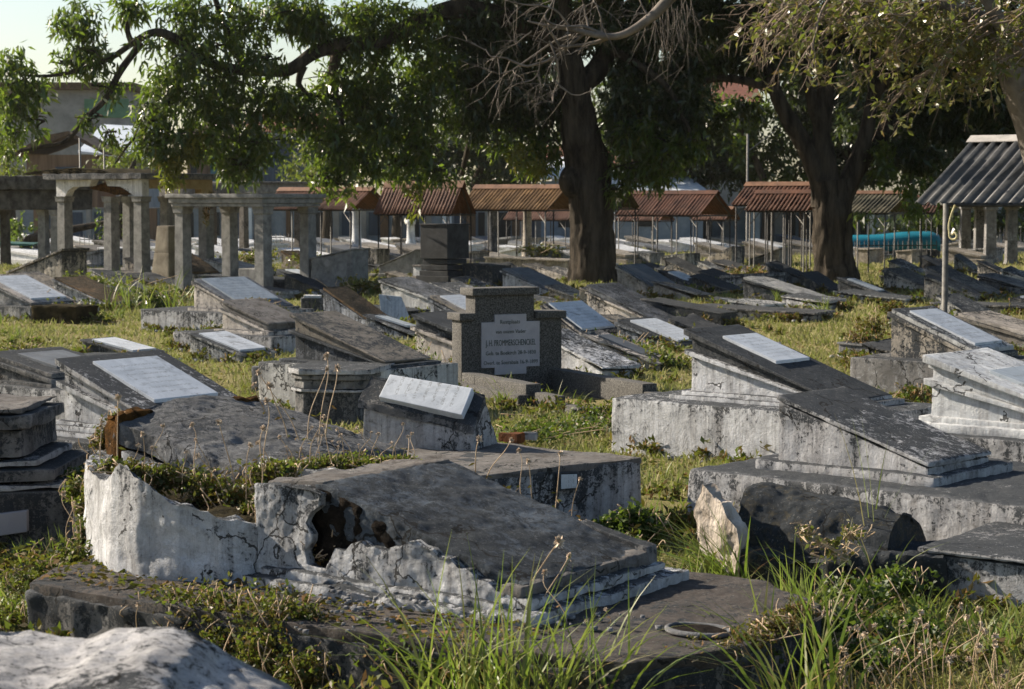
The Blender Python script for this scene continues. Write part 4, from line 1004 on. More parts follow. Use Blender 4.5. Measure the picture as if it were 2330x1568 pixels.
# arch spandrels: shaped panels with ragged lower edges
hA_ = zA - zc
def pan(name, pts, y0, y1, mat, sd_):
    bm = bmesh.new(); prism(bm, pts, y0, y1); finish(bm, name, M[mat], t, .12, .012, .02, .0, sd_)
pan('arch', [(-L1 - .2, zc), (-L1 + .18, zc), (-L1 + .3, zc + hA_ * .35), (-L1 + .5, zc + hA_ * .55), (-L1 * .62, zc + hA_ * .62), (-L1 * .58, zc + hA_ * 1.0), (-L1 - .2, zA)], -.14, .12, 'arch_white', 2)
pan('arch', [(-L1 * .42, zA), (-L1 * .38, zc + hA_ * .62), (-L1 * .22, zc + hA_ * .58), (-L1 * .12, zc + hA_ * .30), (-.14, zc), (.18, zc), (.18, zA)], -.14, .12, 'arch_white', 3)
bm = bmesh.new(); prism(bm, [(-.12, zc), (.12, zc), (.12, zA), (-.12, zA)], W1 - .3, W1 + .15); finish(bm, 'beam', M['paint_yellow'], t)
bm = bmesh.new(); box(bm, .08, .19, .13, W1 - .2, zc + hA_ * .45, zA); finish(bm, 'side_beam', M['paint_yellow'], t, .2, .005, .01, .0)
pan('broken_rib', [(-L1 * .75, zc + hA_ * .5), (-L1 * .40, zc + .04), (-L1 * .28, zc + .1), (-L1 * .18, zc + hA_ * .7), (-L1 * .5, zc + hA_ * .9)], .2, .75, 'moss', 5)
bm = bmesh.new(); box(bm, -L1 - .55, .36, -.35, W1 + .3, zA, zT); finish(bm, 'roof_slab', M['pl_dark'], t, .2, .02, .03, .02, 3)
bm = bmesh.new(); prism(bm, [(-L1 - 1.6, zT), (-.9, zT), (-1.4, zT + .1), (-L1 * .8, zT + .16), (-L1 - .9, zT + .10)], -.2, W1); finish(bm, 'roof_rubble', M['soil'], t, .15, .05, .05, .0, 3)
bm = bmesh.new(); box(bm, -L1 - .3, .5, -.5, W1 + .3, -.15, .16); finish(bm, 'floor_slab', M['pl_ledge'], t, .3, .01, .01, .03)
for i, u in enumerate((113, 168)):
    g = Geo(); xx = solve_len(nr, exp, u) ; base = Vector((xx, 1.2, zT)); 
    zz_ = zfor((nr + exp * xx).x, (nr + exp * xx).y, 312)
    g.tube([base, (base.x, base.y, zz_)], .028, 6); g.build('rod', M['metal_post'], t)
# dark canopy at the far left
nl = G(136, 612, 0); t = thing('pergola', 'dark moss-stained canopy with a thick beam at the far left edge', 'pergola', (nl.x, nl.y, 0), -R(20))
e20 = axes(R(20))[0]; k_ = nl.y / F
zc_ = zfor(nl.x, nl.y, 478); zd = zfor(nl.x, nl.y, 432); ze = zfor(nl.x, nl.y, 400)
bm = bmesh.new(); box(bm, -3.6, .1, -.1, 1.8, zc_, zd); finish(bm, 'beam', M['concrete_dark'], t, .25, .02, .03, .02)
bm = bmesh.new(); box(bm, -3.8, .35, -.3, 2.0, zd, ze); finish(bm, 'roof_slab', M['concrete_dark'], t, .25, .02, .03, .02)
column(t, (-.1, .0), -.1, zc_, .28, 'concrete'); column(t, (-.75, .3), -.1, zc_, .28, 'concrete'); column(t, (-2.9, 1.4), -.1, zc_, .25, 'concrete_dark'); column(t, (-3.3, 0), -.1, zc_, .28, 'concrete_dark')
# far grey canopy
nf = G(590, 596, 0); t = thing('pergola', 'far pale grey flat canopy on slim columns behind the small pergola', 'pergola', (nf.x, nf.y, 0), -thp)
zq = zfor(nf.x, nf.y, 440); zq2 = zfor(nf.x, nf.y, 418); LF = -solve_len(nf, exp, 455)
bm = bmesh.new(); box(bm, -LF, .2, -.2, 2.2, zq, zq2); finish(bm, 'roof_slab', M['concrete'], t, .3, .01, .01, .03)
bm = bmesh.new(); box(bm, -LF - .1, .3, -.3, 2.3, zq2, zq2 + .08); finish(bm, 'roof_edge', M['pl_ledge'], t, .3, .01, .01, .02)
for x, y in ((0, 0), (-LF + .2, 0), (0, 2), (-LF + .2, 2), (-LF / 2, 0)): column(t, (x, y), -.1, zq, .26, 'pl_ledge')
nf = G(415, 598, 0); t = thing('pergola', 'far blue-grey canopy with a pale beam behind the tapering pillar', 'pergola', (nf.x, nf.y, 0), -thp)
zq = zfor(nf.x, nf.y, 478); zq2 = zfor(nf.x, nf.y, 466)
bm = bmesh.new(); box(bm, -.9, .3, -.2, 2.2, zfor(nf.x, nf.y, 448), zfor(nf.x, nf.y, 420)); finish(bm, 'roof_slab', M['pl_ledge'], t, .3, .01, .01, .03)
for x, y in ((-.6, 0), (.1, 0), (-.6, 2), (.1, 2)): column(t, (x, y), -.1, zfor(nf.x, nf.y, 448), .26, 'pl_ledge')
# tapering pillar
po = G(340, 640, 0); t = thing('monument', 'tapering tan stone pillar standing beside the ruined white arches', 'monument', (po.x, po.y, 0), -R(38))
kk = po.y / F
def taperbox(bm, w0, w1, z0, z1, cx=0, cy=0):
    a = [bm.verts.new((cx + x * w0, cy + y * w0, z0)) for x, y in ((-1, -1), (1, -1), (1, 1), (-1, 1))]
    b_ = [bm.verts.new((cx + x * w1, cy + y * w1, z1)) for x, y in ((-1, -1), (1, -1), (1, 1), (-1, 1))]
    for k in range(4): bm.faces.new((a[k], a[(k + 1) % 4], b_[(k + 1) % 4], b_[k]))
    bm.faces.new(a[::-1]); bm.faces.new(b_)
zz1 = zfor(po.x + .3, po.y, 575); zz2 = zfor(po.x + .3, po.y, 514)
bm = bmesh.new(); taperbox(bm, .36, .28, -.1, zz1, .45, .3); finish(bm, 'lower_shaft', M['stone_tan'], t, .15, .004, 0, .01)
bm = bmesh.new(); taperbox(bm, .27, .22, zz1, zz2, .45, .3); finish(bm, 'upper_shaft', M['stone_tan'], t, .15, .004, 0, .01)
bm = bmesh.new(); taperbox(bm, .55, .5, -.12, .12, .45, .3); finish(bm, 'foot', M['stone_tan'], t, .15, .004, 0, .01)
# black monument
pm_ = G(950, 655, 0); t = thing('monument', 'tall black block monument on stepped courses with two short white posts', 'monument', (pm_.x, pm_.y, 0), -R(35))
km = pm_.y / F
for nm, w0, a, b_, mt in (('base', .62, -.1, .30, 'black_stone'), ('step', .56, .30, .42, 'black_stone'), ('step', .53, .44, .56, 'black_stone'), ('step', .50, .58, .70, 'black_stone'), ('block', .54, .72, zfor(pm_.x, pm_.y, 513), 'black_stone'), ('cap', .56, zfor(pm_.x, pm_.y, 513), zfor(pm_.x, pm_.y, 509), 'black_stone')):
    bm = bmesh.new(); box(bm, -.05 + (.62 - w0), -.05 + .62 + w0 - .25, (.62 - w0), .62 + w0 - .2, a, b_); finish(bm, nm, M[mt], t, 0, 0, 0, .01)
for u in (955, 1018):
    p = G(u, 642, 0) ; q = p - Vector((pm_.x, pm_.y, 0)); ea, eb = axes(R(35)); x, y = q.dot(ea), q.dot(eb)
    bm = bmesh.new(); box(bm, x - .12, x + .12, y - .12, y + .12, -.1, .40); finish(bm, 'white_post', M['pl_white'], t, .12, .006, .006, .01)
    bm = bmesh.new(); box(bm, x - .14, x + .14, y - .14, y + .14, .40, .45); finish(bm, 'white_post', M['pl_ledge'], t, 0, 0, 0, .01)
# free standing round columns
for u, v, vt, r_, mt, lab in ((812, 600, 470, .16, 'pl_white', 'round white column on the grey wedge tomb left of the black monument'), (935, 578, 500, .17, 'pl_white', 'short round white column just left of the black monument'),
                              (1122, 595, 470, .15, 'pl_dark', 'dark turned column under the ochre roof'), (1200, 600, 470, .16, 'pl_warm', 'thick tan column under the right half of the ochre roof'),
                              (2270, 570, 465, .15, 'pl_white', 'round orange white column beneath the grey front shelter')):
    p = G(u, v, 0.0); zt_ = zfor(p.x, p.y, vt); g = Geo()
    zs_ = [-.05, .1, .12, .5, .52, zt_ - .2, zt_ - .15, zt_]; rr = [r_ * 1.6, r_ * 1.6, r_ * 1.25, r_ * 1.15, r_, r_ * .85, r_ * 1.1, r_ * 1.2]
    g.tube([(0, 0, z) for z in zs_], rr, 12); o = g.build('stone_column', M[mt]); o.location = (p.x, p.y, 0); tag(o, lab, 'column')

# ================================================================== sheds with corrugated roofs
def corr(bmname, P0, ex, es, L, S, mat, parent, pitch=.10, amp=.016, nseg=4):
    """corrugated sheet from P0, ribs across ex, running along es"""
    ex = Vector(ex); es = Vector(es); nn = ex.cross(es).normalized()
    if nn.z < 0: nn = -nn
    n = int(L / pitch * nseg); V = []; Fc = []
    for lay_ in (0, 1):
        for j in (0, 1, 2, 3):
            for i in range(n + 1):
                x = L * i / n
                sag = -.012 * math.sin(math.pi * j / 3) + .006 * noise.noise(Vector((x * 2, j, L)))
                V.append(Vector(P0) + ex * x + es * (S * j / 3) + nn * (amp * math.sin(2 * math.pi * x / pitch) + sag - lay_ * .006))
    m = n + 1
    for lay_ in (0, 1):
        o = lay_ * 4 * m
        for j in range(3):
            for i in range(n):
                q = (o + j * m + i, o + j * m + i + 1, o + (j + 1) * m + i + 1, o + (j + 1) * m + i); Fc.append(q if lay_ == 0 else q[::-1])
    for i in range(n):
        Fc.append((i, 4 * m + i, 4 * m + i + 1, i + 1)); k = 3 * m + i; Fc.append((k, k + 1, 4 * m + k + 1, 4 * m + k))
    return mesh_np(bmname, V, Fc, mat, parent, True)
def shed(label, d, eu, ev, u2, ru, rv, th, mat, ridge='ridge_rust', hw=None, pitch=.13, posts=4, pr=.021, group=None, sheets=3, amp=.02):
    E0 = At(eu, ev, d); ex, ey = axes(th)
    L = solve_len(E0, ex, u2)
    # half width from the sideways shift of the ridge
    if hw is None:
        a = (ru - CU) / F; hw = (a * E0.y - E0.x) / (ey.x - a * ey.y); hw = max(.6, min(2.0, hw))
    Rp = E0 + ey * hw; rise = zfor(Rp.x, Rp.y, rv) - E0.z
    t = thing('shelter', label, 'grave shelter', (E0.x, E0.y, 0), -th, group); ze = E0.z
    S = math.hypot(hw, rise); es = (0, hw / S, rise / S); es2 = (0, -hw / S, rise / S)
    Ls = L / sheets
    for i in range(sheets):
        dz = .012 * (i % 2)
        corr('roof_sheet', (i * Ls - .03, -.0, ze + dz), (1, 0, 0), es, Ls + .05, S, M[mat], t, pitch, amp)
        corr('roof_sheet', (i * Ls - .03, 2 * hw, ze + dz), (1, 0, 0), es2, Ls + .05, S, M[mat], t, pitch, amp)
    # ridge cap
    bm = bmesh.new(); k = .16 if hw > .8 else .12; sl_ = rise / hw
    prism(bm, [(0, 0)] * 0 or [(-.05, ze + rise + .03), (L + .05, ze + rise + .03), (L + .05, ze + rise + .045), (-.05, ze + rise + .045)], hw - .001, hw + .001)
    bm.free(); bm = bmesh.new()
    prf = [(hw, ze + rise + .055), (hw - k, ze + rise - k * sl_ + .04), (hw - k, ze + rise - k * sl_ + .03), (hw, ze + rise + .04), (hw + k, ze + rise - k * sl_ + .03), (hw + k, ze + rise - k * sl_ + .04)]
    a = [bm.verts.new((-.06, y, z)) for y, z in prf]; b_ = [bm.verts.new((L + .06, y, z)) for y, z in prf]
    for i in range(6): bm.faces.new((a[i], a[(i + 1) % 6], b_[(i + 1) % 6], b_[i]))
    bm.faces.new(a); bm.faces.new(b_[::-1]); finish(bm, 'ridge_cap', M[ridge], t, .3, .006, 0, 0)
    # frame
    for y in (.08, 2 * hw - .08):
        g = Geo(); g.tube([(0, y, ze - .03), (L, y, ze - .03)], pr, 6); g.build('eave_rail', M['metal_dark'], t)
        for i in range(posts):
            x = .12 + (L - .24) * i / max(1, posts - 1)
            g = Geo(); g.tube([(x, y, -.1), (x, y, ze - .02)], pr, 8); g.build('post', M['metal_dark' if (i + int(eu)) % 3 else 'metal_post'], t)
            if i in (0, posts - 1):
                sg = 1 if i == 0 else -1
                g = Geo(); g.tube([(x, y, ze - .40), (x + sg * .3, y, ze - .05)], pr * .6, 5); g.build('brace', M['metal_post'], t)
    for x in (.1, L - .1):
        g = Geo(); g.tube([(x, .08, ze - .02), (x, hw, ze + rise - .05), (x, 2 * hw - .08, ze - .02)], pr, 6); g.build('rafter', M['metal_dark'], t)
        g = Geo(); g.tube([(x, .08, ze - .02), (x, 2 * hw - .08, ze - .02)], pr, 6); g.build('tie_rail', M['metal_dark'], t)
    t['_L'] = L; t['_hw'] = hw; t['_ze'] = ze; t['_rise'] = rise
    return t
shed('brown rusted gable shelter partly hidden by leaves behind the small pergola', 64, 590, 476, 800, 640, 430, R(36), 'rust_brown', sheets=3)
shed('tall brown ribbed rusty shelter above the black monument', 62, 850, 487, 1025, 880, 416, R(36), 'rust_brown', sheets=4)
shed('ochre mossy ribbed shelter just left of the big trunk', 62, 1038, 477, 1245, 1085, 424, R(36), 'rust_tan', sheets=5)
shed('small dark thatched-looking shelter right against the big trunk', 58, 1330, 474, 1405, 1345, 432, R(36), 'rust_green', 'rust_green', sheets=2, posts=2, hw=.6)
shed('long low red rusted shelter between the two big trees', 68, 1398, 489, 1590, 1440, 437, R(36), 'rust', 'rust', sheets=5, posts=5)
shed('red shelter with raised ridge immediately left of the forked trunk', 60, 1664, 466, 1850, 1700, 418, R(36), 'rust', sheets=4, posts=5)
shed('second lower red shelter tucked in front of the raised ridge one', 57, 1695, 479, 1835, 1722, 436, R(36), 'rust', 'rust', sheets=3, posts=4)
shed('mossy green ribbed shelter right of the forked trunk', 58, 1880, 484, 2020, 1925, 438, R(36), 'rust_green', sheets=3, posts=3)
shed('tiny red roofed shelter peeping left of the grey front shelter', 72, 2060, 484, 2125, 2080, 446, R(36), 'rust', 'rust', sheets=2, posts=3)
for i, (u, v, u2, d) in enumerate(((1570, 500, 1650, 80), (1145, 500, 1290, 82), (1400, 502, 1500, 82))):
    shed('low distant rusty shelter, %s' % ('behind the right end of the red roof', 'behind the ochre roof', 'behind the left end of the red roof')[i], d, u, v, u2, u + 15, v - 28, R(36), 'rust_brown', sheets=2, posts=3)

# grey front shelter
pp = G(2148, 786, 0); ths = R(40); exs, eys = axes(ths)
E0 = At(2084, 463, pp.y + .30)
S8 = shed('grey corrugated shelter with a scrolled cream bracket at the right edge', E0.y, 2084, 463, 2560, 2212, 316, ths, 'sheet_grey', 'ridge_grey', pitch=.19, posts=3, pr=.012, sheets=1, amp=.036)
ze = S8['_ze']; hw8 = S8['_hw']; L8 = S8['_L']
for ch in list(S8.children):
    if ch.name.startswith(('post', 'brace', 'eave_rail', 'tie_rail')): bpy.data.objects.remove(ch)
q = pp - Vector((E0.x, E0.y, 0)); px_, py_ = q.dot(exs), q.dot(eys)
for x, y in ((px_, py_), (px_, 2 * hw8 - .1), (L8 - .3, py_), (L8 - .3, 2 * hw8 - .1)):
    g = Geo(); g.tube([(x, y, -.1), (x, y, ze - .0)], .045, 10); g.build('post', M['metal_post'], S8)
g = Geo(); g.tube([(px_, py_, ze - .02), (L8, py_, ze - .02)], .03, 6); g.build('eave_rail', M['metal_dark'], S8)
g = Geo(); g.tube([(px_, py_, ze - .02), (px_, 2 * hw8 - .1, ze - .02)], .03, 6); g.build('tie_rail', M['metal_dark'], S8)
def scroll(x0, y0, z0, s=1.0):
    pts = [Vector((x0 + .12, y0, z0)), Vector((x0 + .06, y0, z0 - .14)), Vector((x0 + .02, y0, z0 - .30)), Vector((x0 + .03, y0, z0 - .42))]
    c = Vector((x0 + .105, y0, z0 - .45))
    for k in range(16):
        a = math.pi * 1.0 + k * .42; r = .075 * (1 - k / 20)
        pts.append(c + Vector((r * math.cos(a), 0, r * math.sin(a))))
    g = Geo(); g.tube(smoothpath(pts, 3), .018, 6); return g
g = scroll(px_ + .04, py_ - .02, ze - .02); g.build('scroll_bracket', M['metal_cream'], S8)
g = scroll(px_ + 1.3, py_ - .02, ze - .02); g.build('scroll_bracket', M['metal_cream'], S8)

# turquoise plastic cover on hoops
p0 = G(1935, 592, 0); p1 = G(2128, 588, 0)
d_ = (p0.y + p1.y) / 2; V = []; Fc = []; nx, ny = 24, 8
zt_a = zfor(p0.x, p0.y, 537); zt_b = zfor(p1.x, p1.y, 526)
for i in range(nx + 1):
    s = i / nx; zt_ = zt_a + (zt_b - zt_a) * (1 / (1 + math.exp(-(s - .5) * 12))) - (.08 if s > .93 else 0) * (s - .93) / .07
    for j in range(ny + 1):
        a = math.pi * j / ny
        V.append((p0.x + (p1.x - p0.x) * s, d_ + .8 - math.cos(a) * .7 , (zt_ - .62) + .62 * math.sin(a) ** .6))
for i in range(nx):
    for j in range(ny): Fc.append((i * (ny + 1) + j, (i + 1) * (ny + 1) + j, (i + 1) * (ny + 1) + j + 1, i * (ny + 1) + j + 1))
t = thing('plastic_cover', 'curved turquoise plastic sheet over a grave right of the forked trunk', 'plastic cover', ((p0.x + p1.x) / 2, d_, 0)); 
o = mesh_np('sheet', [(x - t.location.x, y - t.location.y, z) for x, y, z in V], Fc, M['tarp'], t, True)
md = o.modifiers.new('thickness', 'SOLIDIFY'); md.thickness = .02
bm = bmesh.new(); box(bm, p0.x - t.location.x, p1.x - t.location.x, .2, 1.4, -.1, zt_a - .55); finish(bm, 'base', M['pl_dark'], t, .3, .01, 0, .02)
p = G(30, 600, 0); bm = bmesh.new(); V = []
t = thing('canvas_cover', 'dark green canvas cover on thin legs at the left edge', 'canvas cover', (p.x, p.y, 0))
bm = bmesh.new(); hexa(bm, [(-.6, -.3, .62), (.75, -.3, .60), (.75, .6, .64), (-.6, .6, .66), (-.6, -.3, .70), (.75, -.3, .66), (.75, .6, .70), (-.6, .6, .73)]); finish(bm, 'canvas', M['green_cloth'], t, .1, .02, 0, 0)
for x in (-.5, .65):
    for y in (-.2, .5): g = Geo(); g.tube([(x, y, -.05), (x, y, .64)], .02, 6); g.build('leg', M['metal_dark'], t)

# ================================================================== trees
def Vp(u, v, y): return At(u, v, y)
def branch(g, pts, r0, r1, n=6, seg=8, wob=.12, seed=0, jit=0.0):
    P = smoothpath([Vp(*p) for p in pts], n, jit); m = len(P)
    g.tube(P, [r0 + (r1 - r0) * (i / (m - 1)) ** .8 for i in range(m)], seg, wob, seed)
    return P
DENS = 7.0
def clumps(spec, density, leafL, ratio, mat, name, parent, down=.6, hollow=.25, dd=1.6, spray=9, droop=.15):
    cs, rs_, ns = [], [], []
    for s in spec:
        u, v, ru, rv, y = s[:5]; k = s[5] if len(s) > 5 else 1.0
        c = Vp(u, v, y); m = y / F
        cs.append(tuple(c)); rs_.append((ru * m, max(ru, rv) * m * dd * .7, rv * m)); ns.append(density * DENS * k * ru * rv / 1000.0)
    P, D, L = clump_leaves(cs, rs_, ns, leafL, ratio, spray, down, hollow)
    o = leaf_obj(name, P, D, L, ratio, M[mat], parent, droop); return o

# --- big leaning tree with the long limb
D1 = G(1345, 645, 0).y
t = thing('tree', 'big leaning thick-trunked mango tree whose long limb reaches left over the pergolas', 'tree', tuple(G(1345, 645, 0)), 0); T1 = t
t.location.z = 0; base = Vector(t.location)
class TG(Geo):
    def build_local(s, name, mat, parent):
        off = parent.location; s.V = [(x - off.x, y - off.y, z - off.z) for x, y, z in s.V]; return s.build(name, mat, parent)
g = TG()
P = smoothpath([Vp(1352, 662, D1), Vp(1350, 620, D1), Vp(1348, 540, D1), Vp(1345, 450, D1), Vp(1338, 380, D1), Vp(1322, 300, D1 - .2), Vp(1312, 230, D1 - .4), Vp(1300, 160, D1 - .5), Vp(1285, 60, D1 - .6), Vp(1270, -60, D1 - .6), Vp(1260, -300, D1)], 10)
k = D1 / F; rad = np.interp(np.linspace(0, 1, len(P)), [0, .06, .2, .33, .42, .5, .6, .75, 1], [84 * k, 60 * k, 52 * k, 52 * k, 52 * k, 44 * k, 36 * k, 28 * k, 20 * k])
g.tube(P, list(rad), 56, .10, 1)
g.tube(smoothpath([Vp(1325, 440, D1), Vp(1300, 425, D1 - .25), Vp(1296, 405, D1 - .3), Vp(1310, 385, D1)], 4), [.27] * 13, 10, .25, 4)
g.build_local('trunk', M['bark'], t)
g = TG()
branch(g, [(1300, 200, D1), (1350, 170, D1), (1385, 110, D1 + .5), (1430, 40, D1 + 1), (1480, -40, D1 + 1.5)], .34, .18, seed=3)
branch(g, [(1300, 130, D1), (1200, 60, D1 - .5), (1050, 20, D1 - 1), (930, 62, D1 - 1.5), (870, 92, D1 - 2), (790, 100, D1 - 2.4), (720, 118, D1 - 2.7), (660, 158, D1 - 3), (600, 160, D1 - 3), (540, 158, D1 - 3.2), (470, 140, D1 - 3.5), (400, 88, D1 - 4), (350, 74, D1 - 4), (300, 100, D1 - 4.3), (255, 130, D1 - 4.5), (190, 156, D1 - 4.7), (120, 172, D1 - 5), (60, 172, D1 - 5)], .29, .028, seed=5)
branch(g, [(320, 100, D1 - 4), (275, 160, D1 - 4.4), (240, 225, D1 - 4.6), (200, 265, D1 - 4.8), (150, 320, D1 - 5), (90, 335, D1 - 5), (40, 345, D1 - 5)], .10, .03, seed=6)
branch(g, [(430, 120, D1 - 3.4), (400, 210, D1 - 3.6), (350, 270, D1 - 3.8), (300, 320, D1 - 4), (262, 372, D1 - 4)], .10, .02, seed=7)
branch(g, [(770, 110, D1 - 2.4), (755, 180, D1 - 2.3), (770, 240, D1 - 2.3), (780, 290, D1 - 2.3)], .16, .06, seed=8)
branch(g, [(690, 150, D1 - 2.8), (680, 190, D1 - 2.8), (700, 214, D1 - 3)], .12, .04, seed=9)
branch(g, [(760, 220, D1 - 2.4), (660, 215, D1 - 2.6), (600, 240, D1 - 3), (560, 280, D1 - 3)], .08, .03, seed=10)
branch(g, [(950, 50, D1 - 1.5), (870, 110, D1 - 1.6), (820, 230, D1 - 1.7), (790, 300, D1 - 1.8)], .13, .05, seed=11)
branch(g, [(1290, 60, D1), (1190, 150, D1 + 1), (1130, 230, D1 + 1), (1075, 310, D1 + 1), (1050, 400, D1 + 1)], .17, .06, seed=12)
branch(g, [(560, 160, D1 - 3), (520, 80, D1 - 3.2), (480, -30, D1 - 3.4)], .12, .06, seed=13)
branch(g, [(300, 100, D1 - 4), (290, 60, D1 - 4), (310, 0, D1 - 4), (320, -60, D1 - 4)], .08, .04, seed=14)
branch(g, [(1290, 90, D1), (1340, 20, D1 - 1), (1450, -80, D1 - 2)], .2, .1, seed=15)
branch(g, [(1385, 110, D1), (1440, 140, D1 - .3), (1520, 200, D1 - .5), (1570, 300, D1 - .6)], .14, .05, seed=16)
g.build_local('limbs', M['bark'], t)
A_ = D1
def twigs_for(spec, parent, n=5, r=.012):
    q = TG()
    for s in spec:
        u, v, ru, rv, y = s[:5]; c = Vp(u, v, y); m = y / F
        for _ in range(n):
            e = c + Vector((random.gauss(0, .55) * ru * m, random.gauss(0, .8) * ru * m, random.gauss(-.1, .55) * rv * m)); mid_ = (c + e) / 2 + Vector((0, 0, .12))
            q.tube(smoothpath([c + Vector((random.gauss(0, .2), random.gauss(0, .2), .1)), mid_, e], 3), [r * 2.2, r * 2, r * 1.6, r * 1.4, r, r * .8, r * .5], 4, 0, 0, False)
    q.build_local('twigs', M['bark'], parent)
sp1 = [(180, 60, 62, 60, A_-4.5), (205, 125, 58, 52, A_-4.5), (165, 150, 42, 30, A_-4.5), (300, 22, 60, 34, A_-4), (30, 160, 48, 52, A_-5), (70, 205, 52, 36, A_-5), (25, 240, 45, 50, A_-5), (20, 310, 40, 55, A_-5, .7), (75, 285, 36, 26, A_-5, .5),
       (205, 275, 34, 34, A_-4.8, .45), (250, 310, 34, 26, A_-4.8, .5), (255, 205, 28, 34, A_-4.5, .7),
       (440, 30, 70, 60, A_-3.6), (410, 95, 50, 40, A_-3.6), (560, 50, 80, 66, A_-3.2), (660, 30, 70, 55, A_-3), (480, 110, 80, 40, A_-3.9), (600, 140, 60, 34, A_-3.9, .8), (430, 135, 50, 30, A_-4.4, .8), (330, 95, 30, 24, A_-4.6, .6), (720, 50, 70, 60, A_-2.8, .9),
       (390, 180, 62, 60, A_-3.8), (450, 235, 80, 62, A_-3.6), (350, 250, 50, 62, A_-3.8), (330, 320, 40, 50, A_-3.8, .9), (385, 330, 55, 52, A_-3.8), (520, 190, 75, 60, A_-3.2), (540, 265, 78, 66, A_-3.2), (470, 320, 62, 52, A_-3.4), (590, 330, 66, 50, A_-3.1), (560, 385, 45, 42, A_-3), (520, 370, 40, 45, A_-3, .8),
       (620, 225, 62, 55, A_-3), (690, 255, 70, 60, A_-2.6), (760, 330, 70, 72, A_-2.4), (800, 260, 66, 66, A_-2), (770, 190, 60, 42, A_-2.2), (870, 300, 78, 76, A_-1.8), (850, 190, 80, 66, A_-1.8), (820, 110, 74, 50, A_-2), (830, 40, 80, 55, A_-2), (735, 410, 40, 36, A_-2.4, .8), (830, 380, 56, 40, A_-2.2, .6), (790, 430, 26, 20, A_-2.2, .4), (910, 385, 50, 34, A_-2, .5), (950, 340, 66, 56, A_-1.5, .7), (960, 250, 80, 80, A_-1.2), (980, 150, 90, 80, A_-1), (940, 60, 90, 60, A_-1.4), (990, 395, 40, 28, A_-1.4),
       (1080, 60, 90, 80, A_-.5), (1090, 170, 88, 80, A_-.2), (1070, 260, 70, 60, A_, .9), (1160, 120, 90, 80, A_+.5), (1170, 230, 78, 66, A_+.5), (1200, 30, 90, 60, A_), (1180, 310, 55, 34, A_+.5), (1240, 330, 50, 40, A_+.3, .9), (1215, 370, 48, 34, A_+.3, 1.1), (1250, 240, 60, 60, A_+.6), (1120, 330, 34, 24, A_+.4, .6),
       (1300, 60, 90, 70, A_+1), (1400, 50, 90, 66, A_), (1440, 150, 60, 66, A_+.6), (1420, 240, 60, 80, A_-.2), (1450, 320, 74, 66, A_-.5), (1430, 390, 50, 40, A_-.5), (1510, 355, 62, 50, A_-.5), (1490, 405, 54, 28, A_-.5, .8), (1530, 40, 90, 66, A_), (1560, 150, 50, 66, A_+.5), (1540, 250, 70, 60, A_), (1580, 330, 40, 46, A_-.3), (1400, 440, 28, 20, A_-.6)]
twigs_for(sp1, t)
spl = [s_ for s_ in sp1 if s_[0] < 620]; spr = [s_ for s_ in sp1 if s_[0] >= 620]
clumps(spl, 28, .23, .27, 'leaf', 'crown', t)
clumps([q_ for q_ in spr if q_[0] < 1040], 36, .23, .28, 'leaf', 'crown', t)
clumps([q_ for q_ in spr if q_[0] >= 1040 and q_[1] > 290], 34, .23, .28, 'leaf', 'crown', t)
clumps([q_ for q_ in spr if q_[0] >= 1040 and q_[1] <= 290], 62, .24, .29, 'leaf_dark', 'crown', t)  # shaded upper right of the same crown, painted by darker leaf colour
for ch in t.children:
    if ch.name.startswith('crown'): ch.location = -base
# yellowing sprays that hang lowest
o = clumps([(395, 370, 34, 34, A_-4), (425, 345, 26, 26, A_-4), (385, 415, 24, 20, A_-4), (945, 440, 22, 20, A_-2), (938, 478, 10, 14, A_-2), (1180, 350, 30, 26, A_-1), (1225, 385, 26, 24, A_-.6), (450, 320, 24, 26, A_-4)], 34, .20, .28, 'leaf_yellow', 'yellowing_leaves', t); o.location = -base
# the crown above the frame
def canopy(name, parent, cx, cy, r, zlo, zhi, n, per, mat='leaf_dark', L=.42):
    cs, rr, ns = [], [], []
    for i in range(n):
        a = i * 2.399; q = math.sqrt((i + .5) / n) * r
        cs.append((cx + q * math.cos(a), cy + q * math.sin(a) * .8, zlo + (zhi - zlo) * (1 - (q / r) ** 1.6 * .75) * random.uniform(.75, 1))); rr.append((2.1, 2.1, 1.3)); ns.append(per)
    P, D, Ls = clump_leaves(cs, rr, ns, L, .4, 6, .4, .2)
    o = leaf_obj(name, P, D, Ls, .42, M[mat], parent); o.location = -parent.location; return o
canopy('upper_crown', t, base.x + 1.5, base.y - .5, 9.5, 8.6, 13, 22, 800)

# --- forked tree
D2 = G(1905, 640, 0).y
t = thing('tree', 'dark forked mango tree splitting into several upright stems right of centre', 'tree', tuple(G(1905, 640, 0)), 0); t.location.z = 0; base2 = Vector(t.location); T2 = t
g = TG(); k = D2 / F
def stem(pts, rr, seg=16, seed=0):
    P = smoothpath([Vp(*p) for p in pts], 8); g.tube(P, list(np.interp(np.linspace(0, 1, len(P)), np.linspace(0, 1, len(rr)), [r * k * (1 if seg > 30 else .72) for r in rr])), seg if seg > 30 else 36, .12, seed)
stem([(1905, 668, D2), (1902, 640, D2), (1898, 600, D2), (1895, 540, D2), (1893, 470, D2), (1888, 410, D2)], [92, 60, 48, 45, 46, 40], 56, 2)
stem([(1868, 470, D2), (1862, 400, D2), (1830, 330, D2), (1790, 262, D2), (1765, 210, D2), (1745, 130, D2 + .4), (1735, 0, D2 + .8), (1730, -200, D2)], [34, 34, 30, 25, 22, 20, 16, 10], 14, 3)
stem([(1890, 440, D2), (1876, 360, D2), (1870, 300, D2), (1872, 240, D2), (1882, 180, D2), (1905, 60, D2), (1920, -150, D2)], [40, 34, 30, 30, 26, 20, 12], 14, 4)
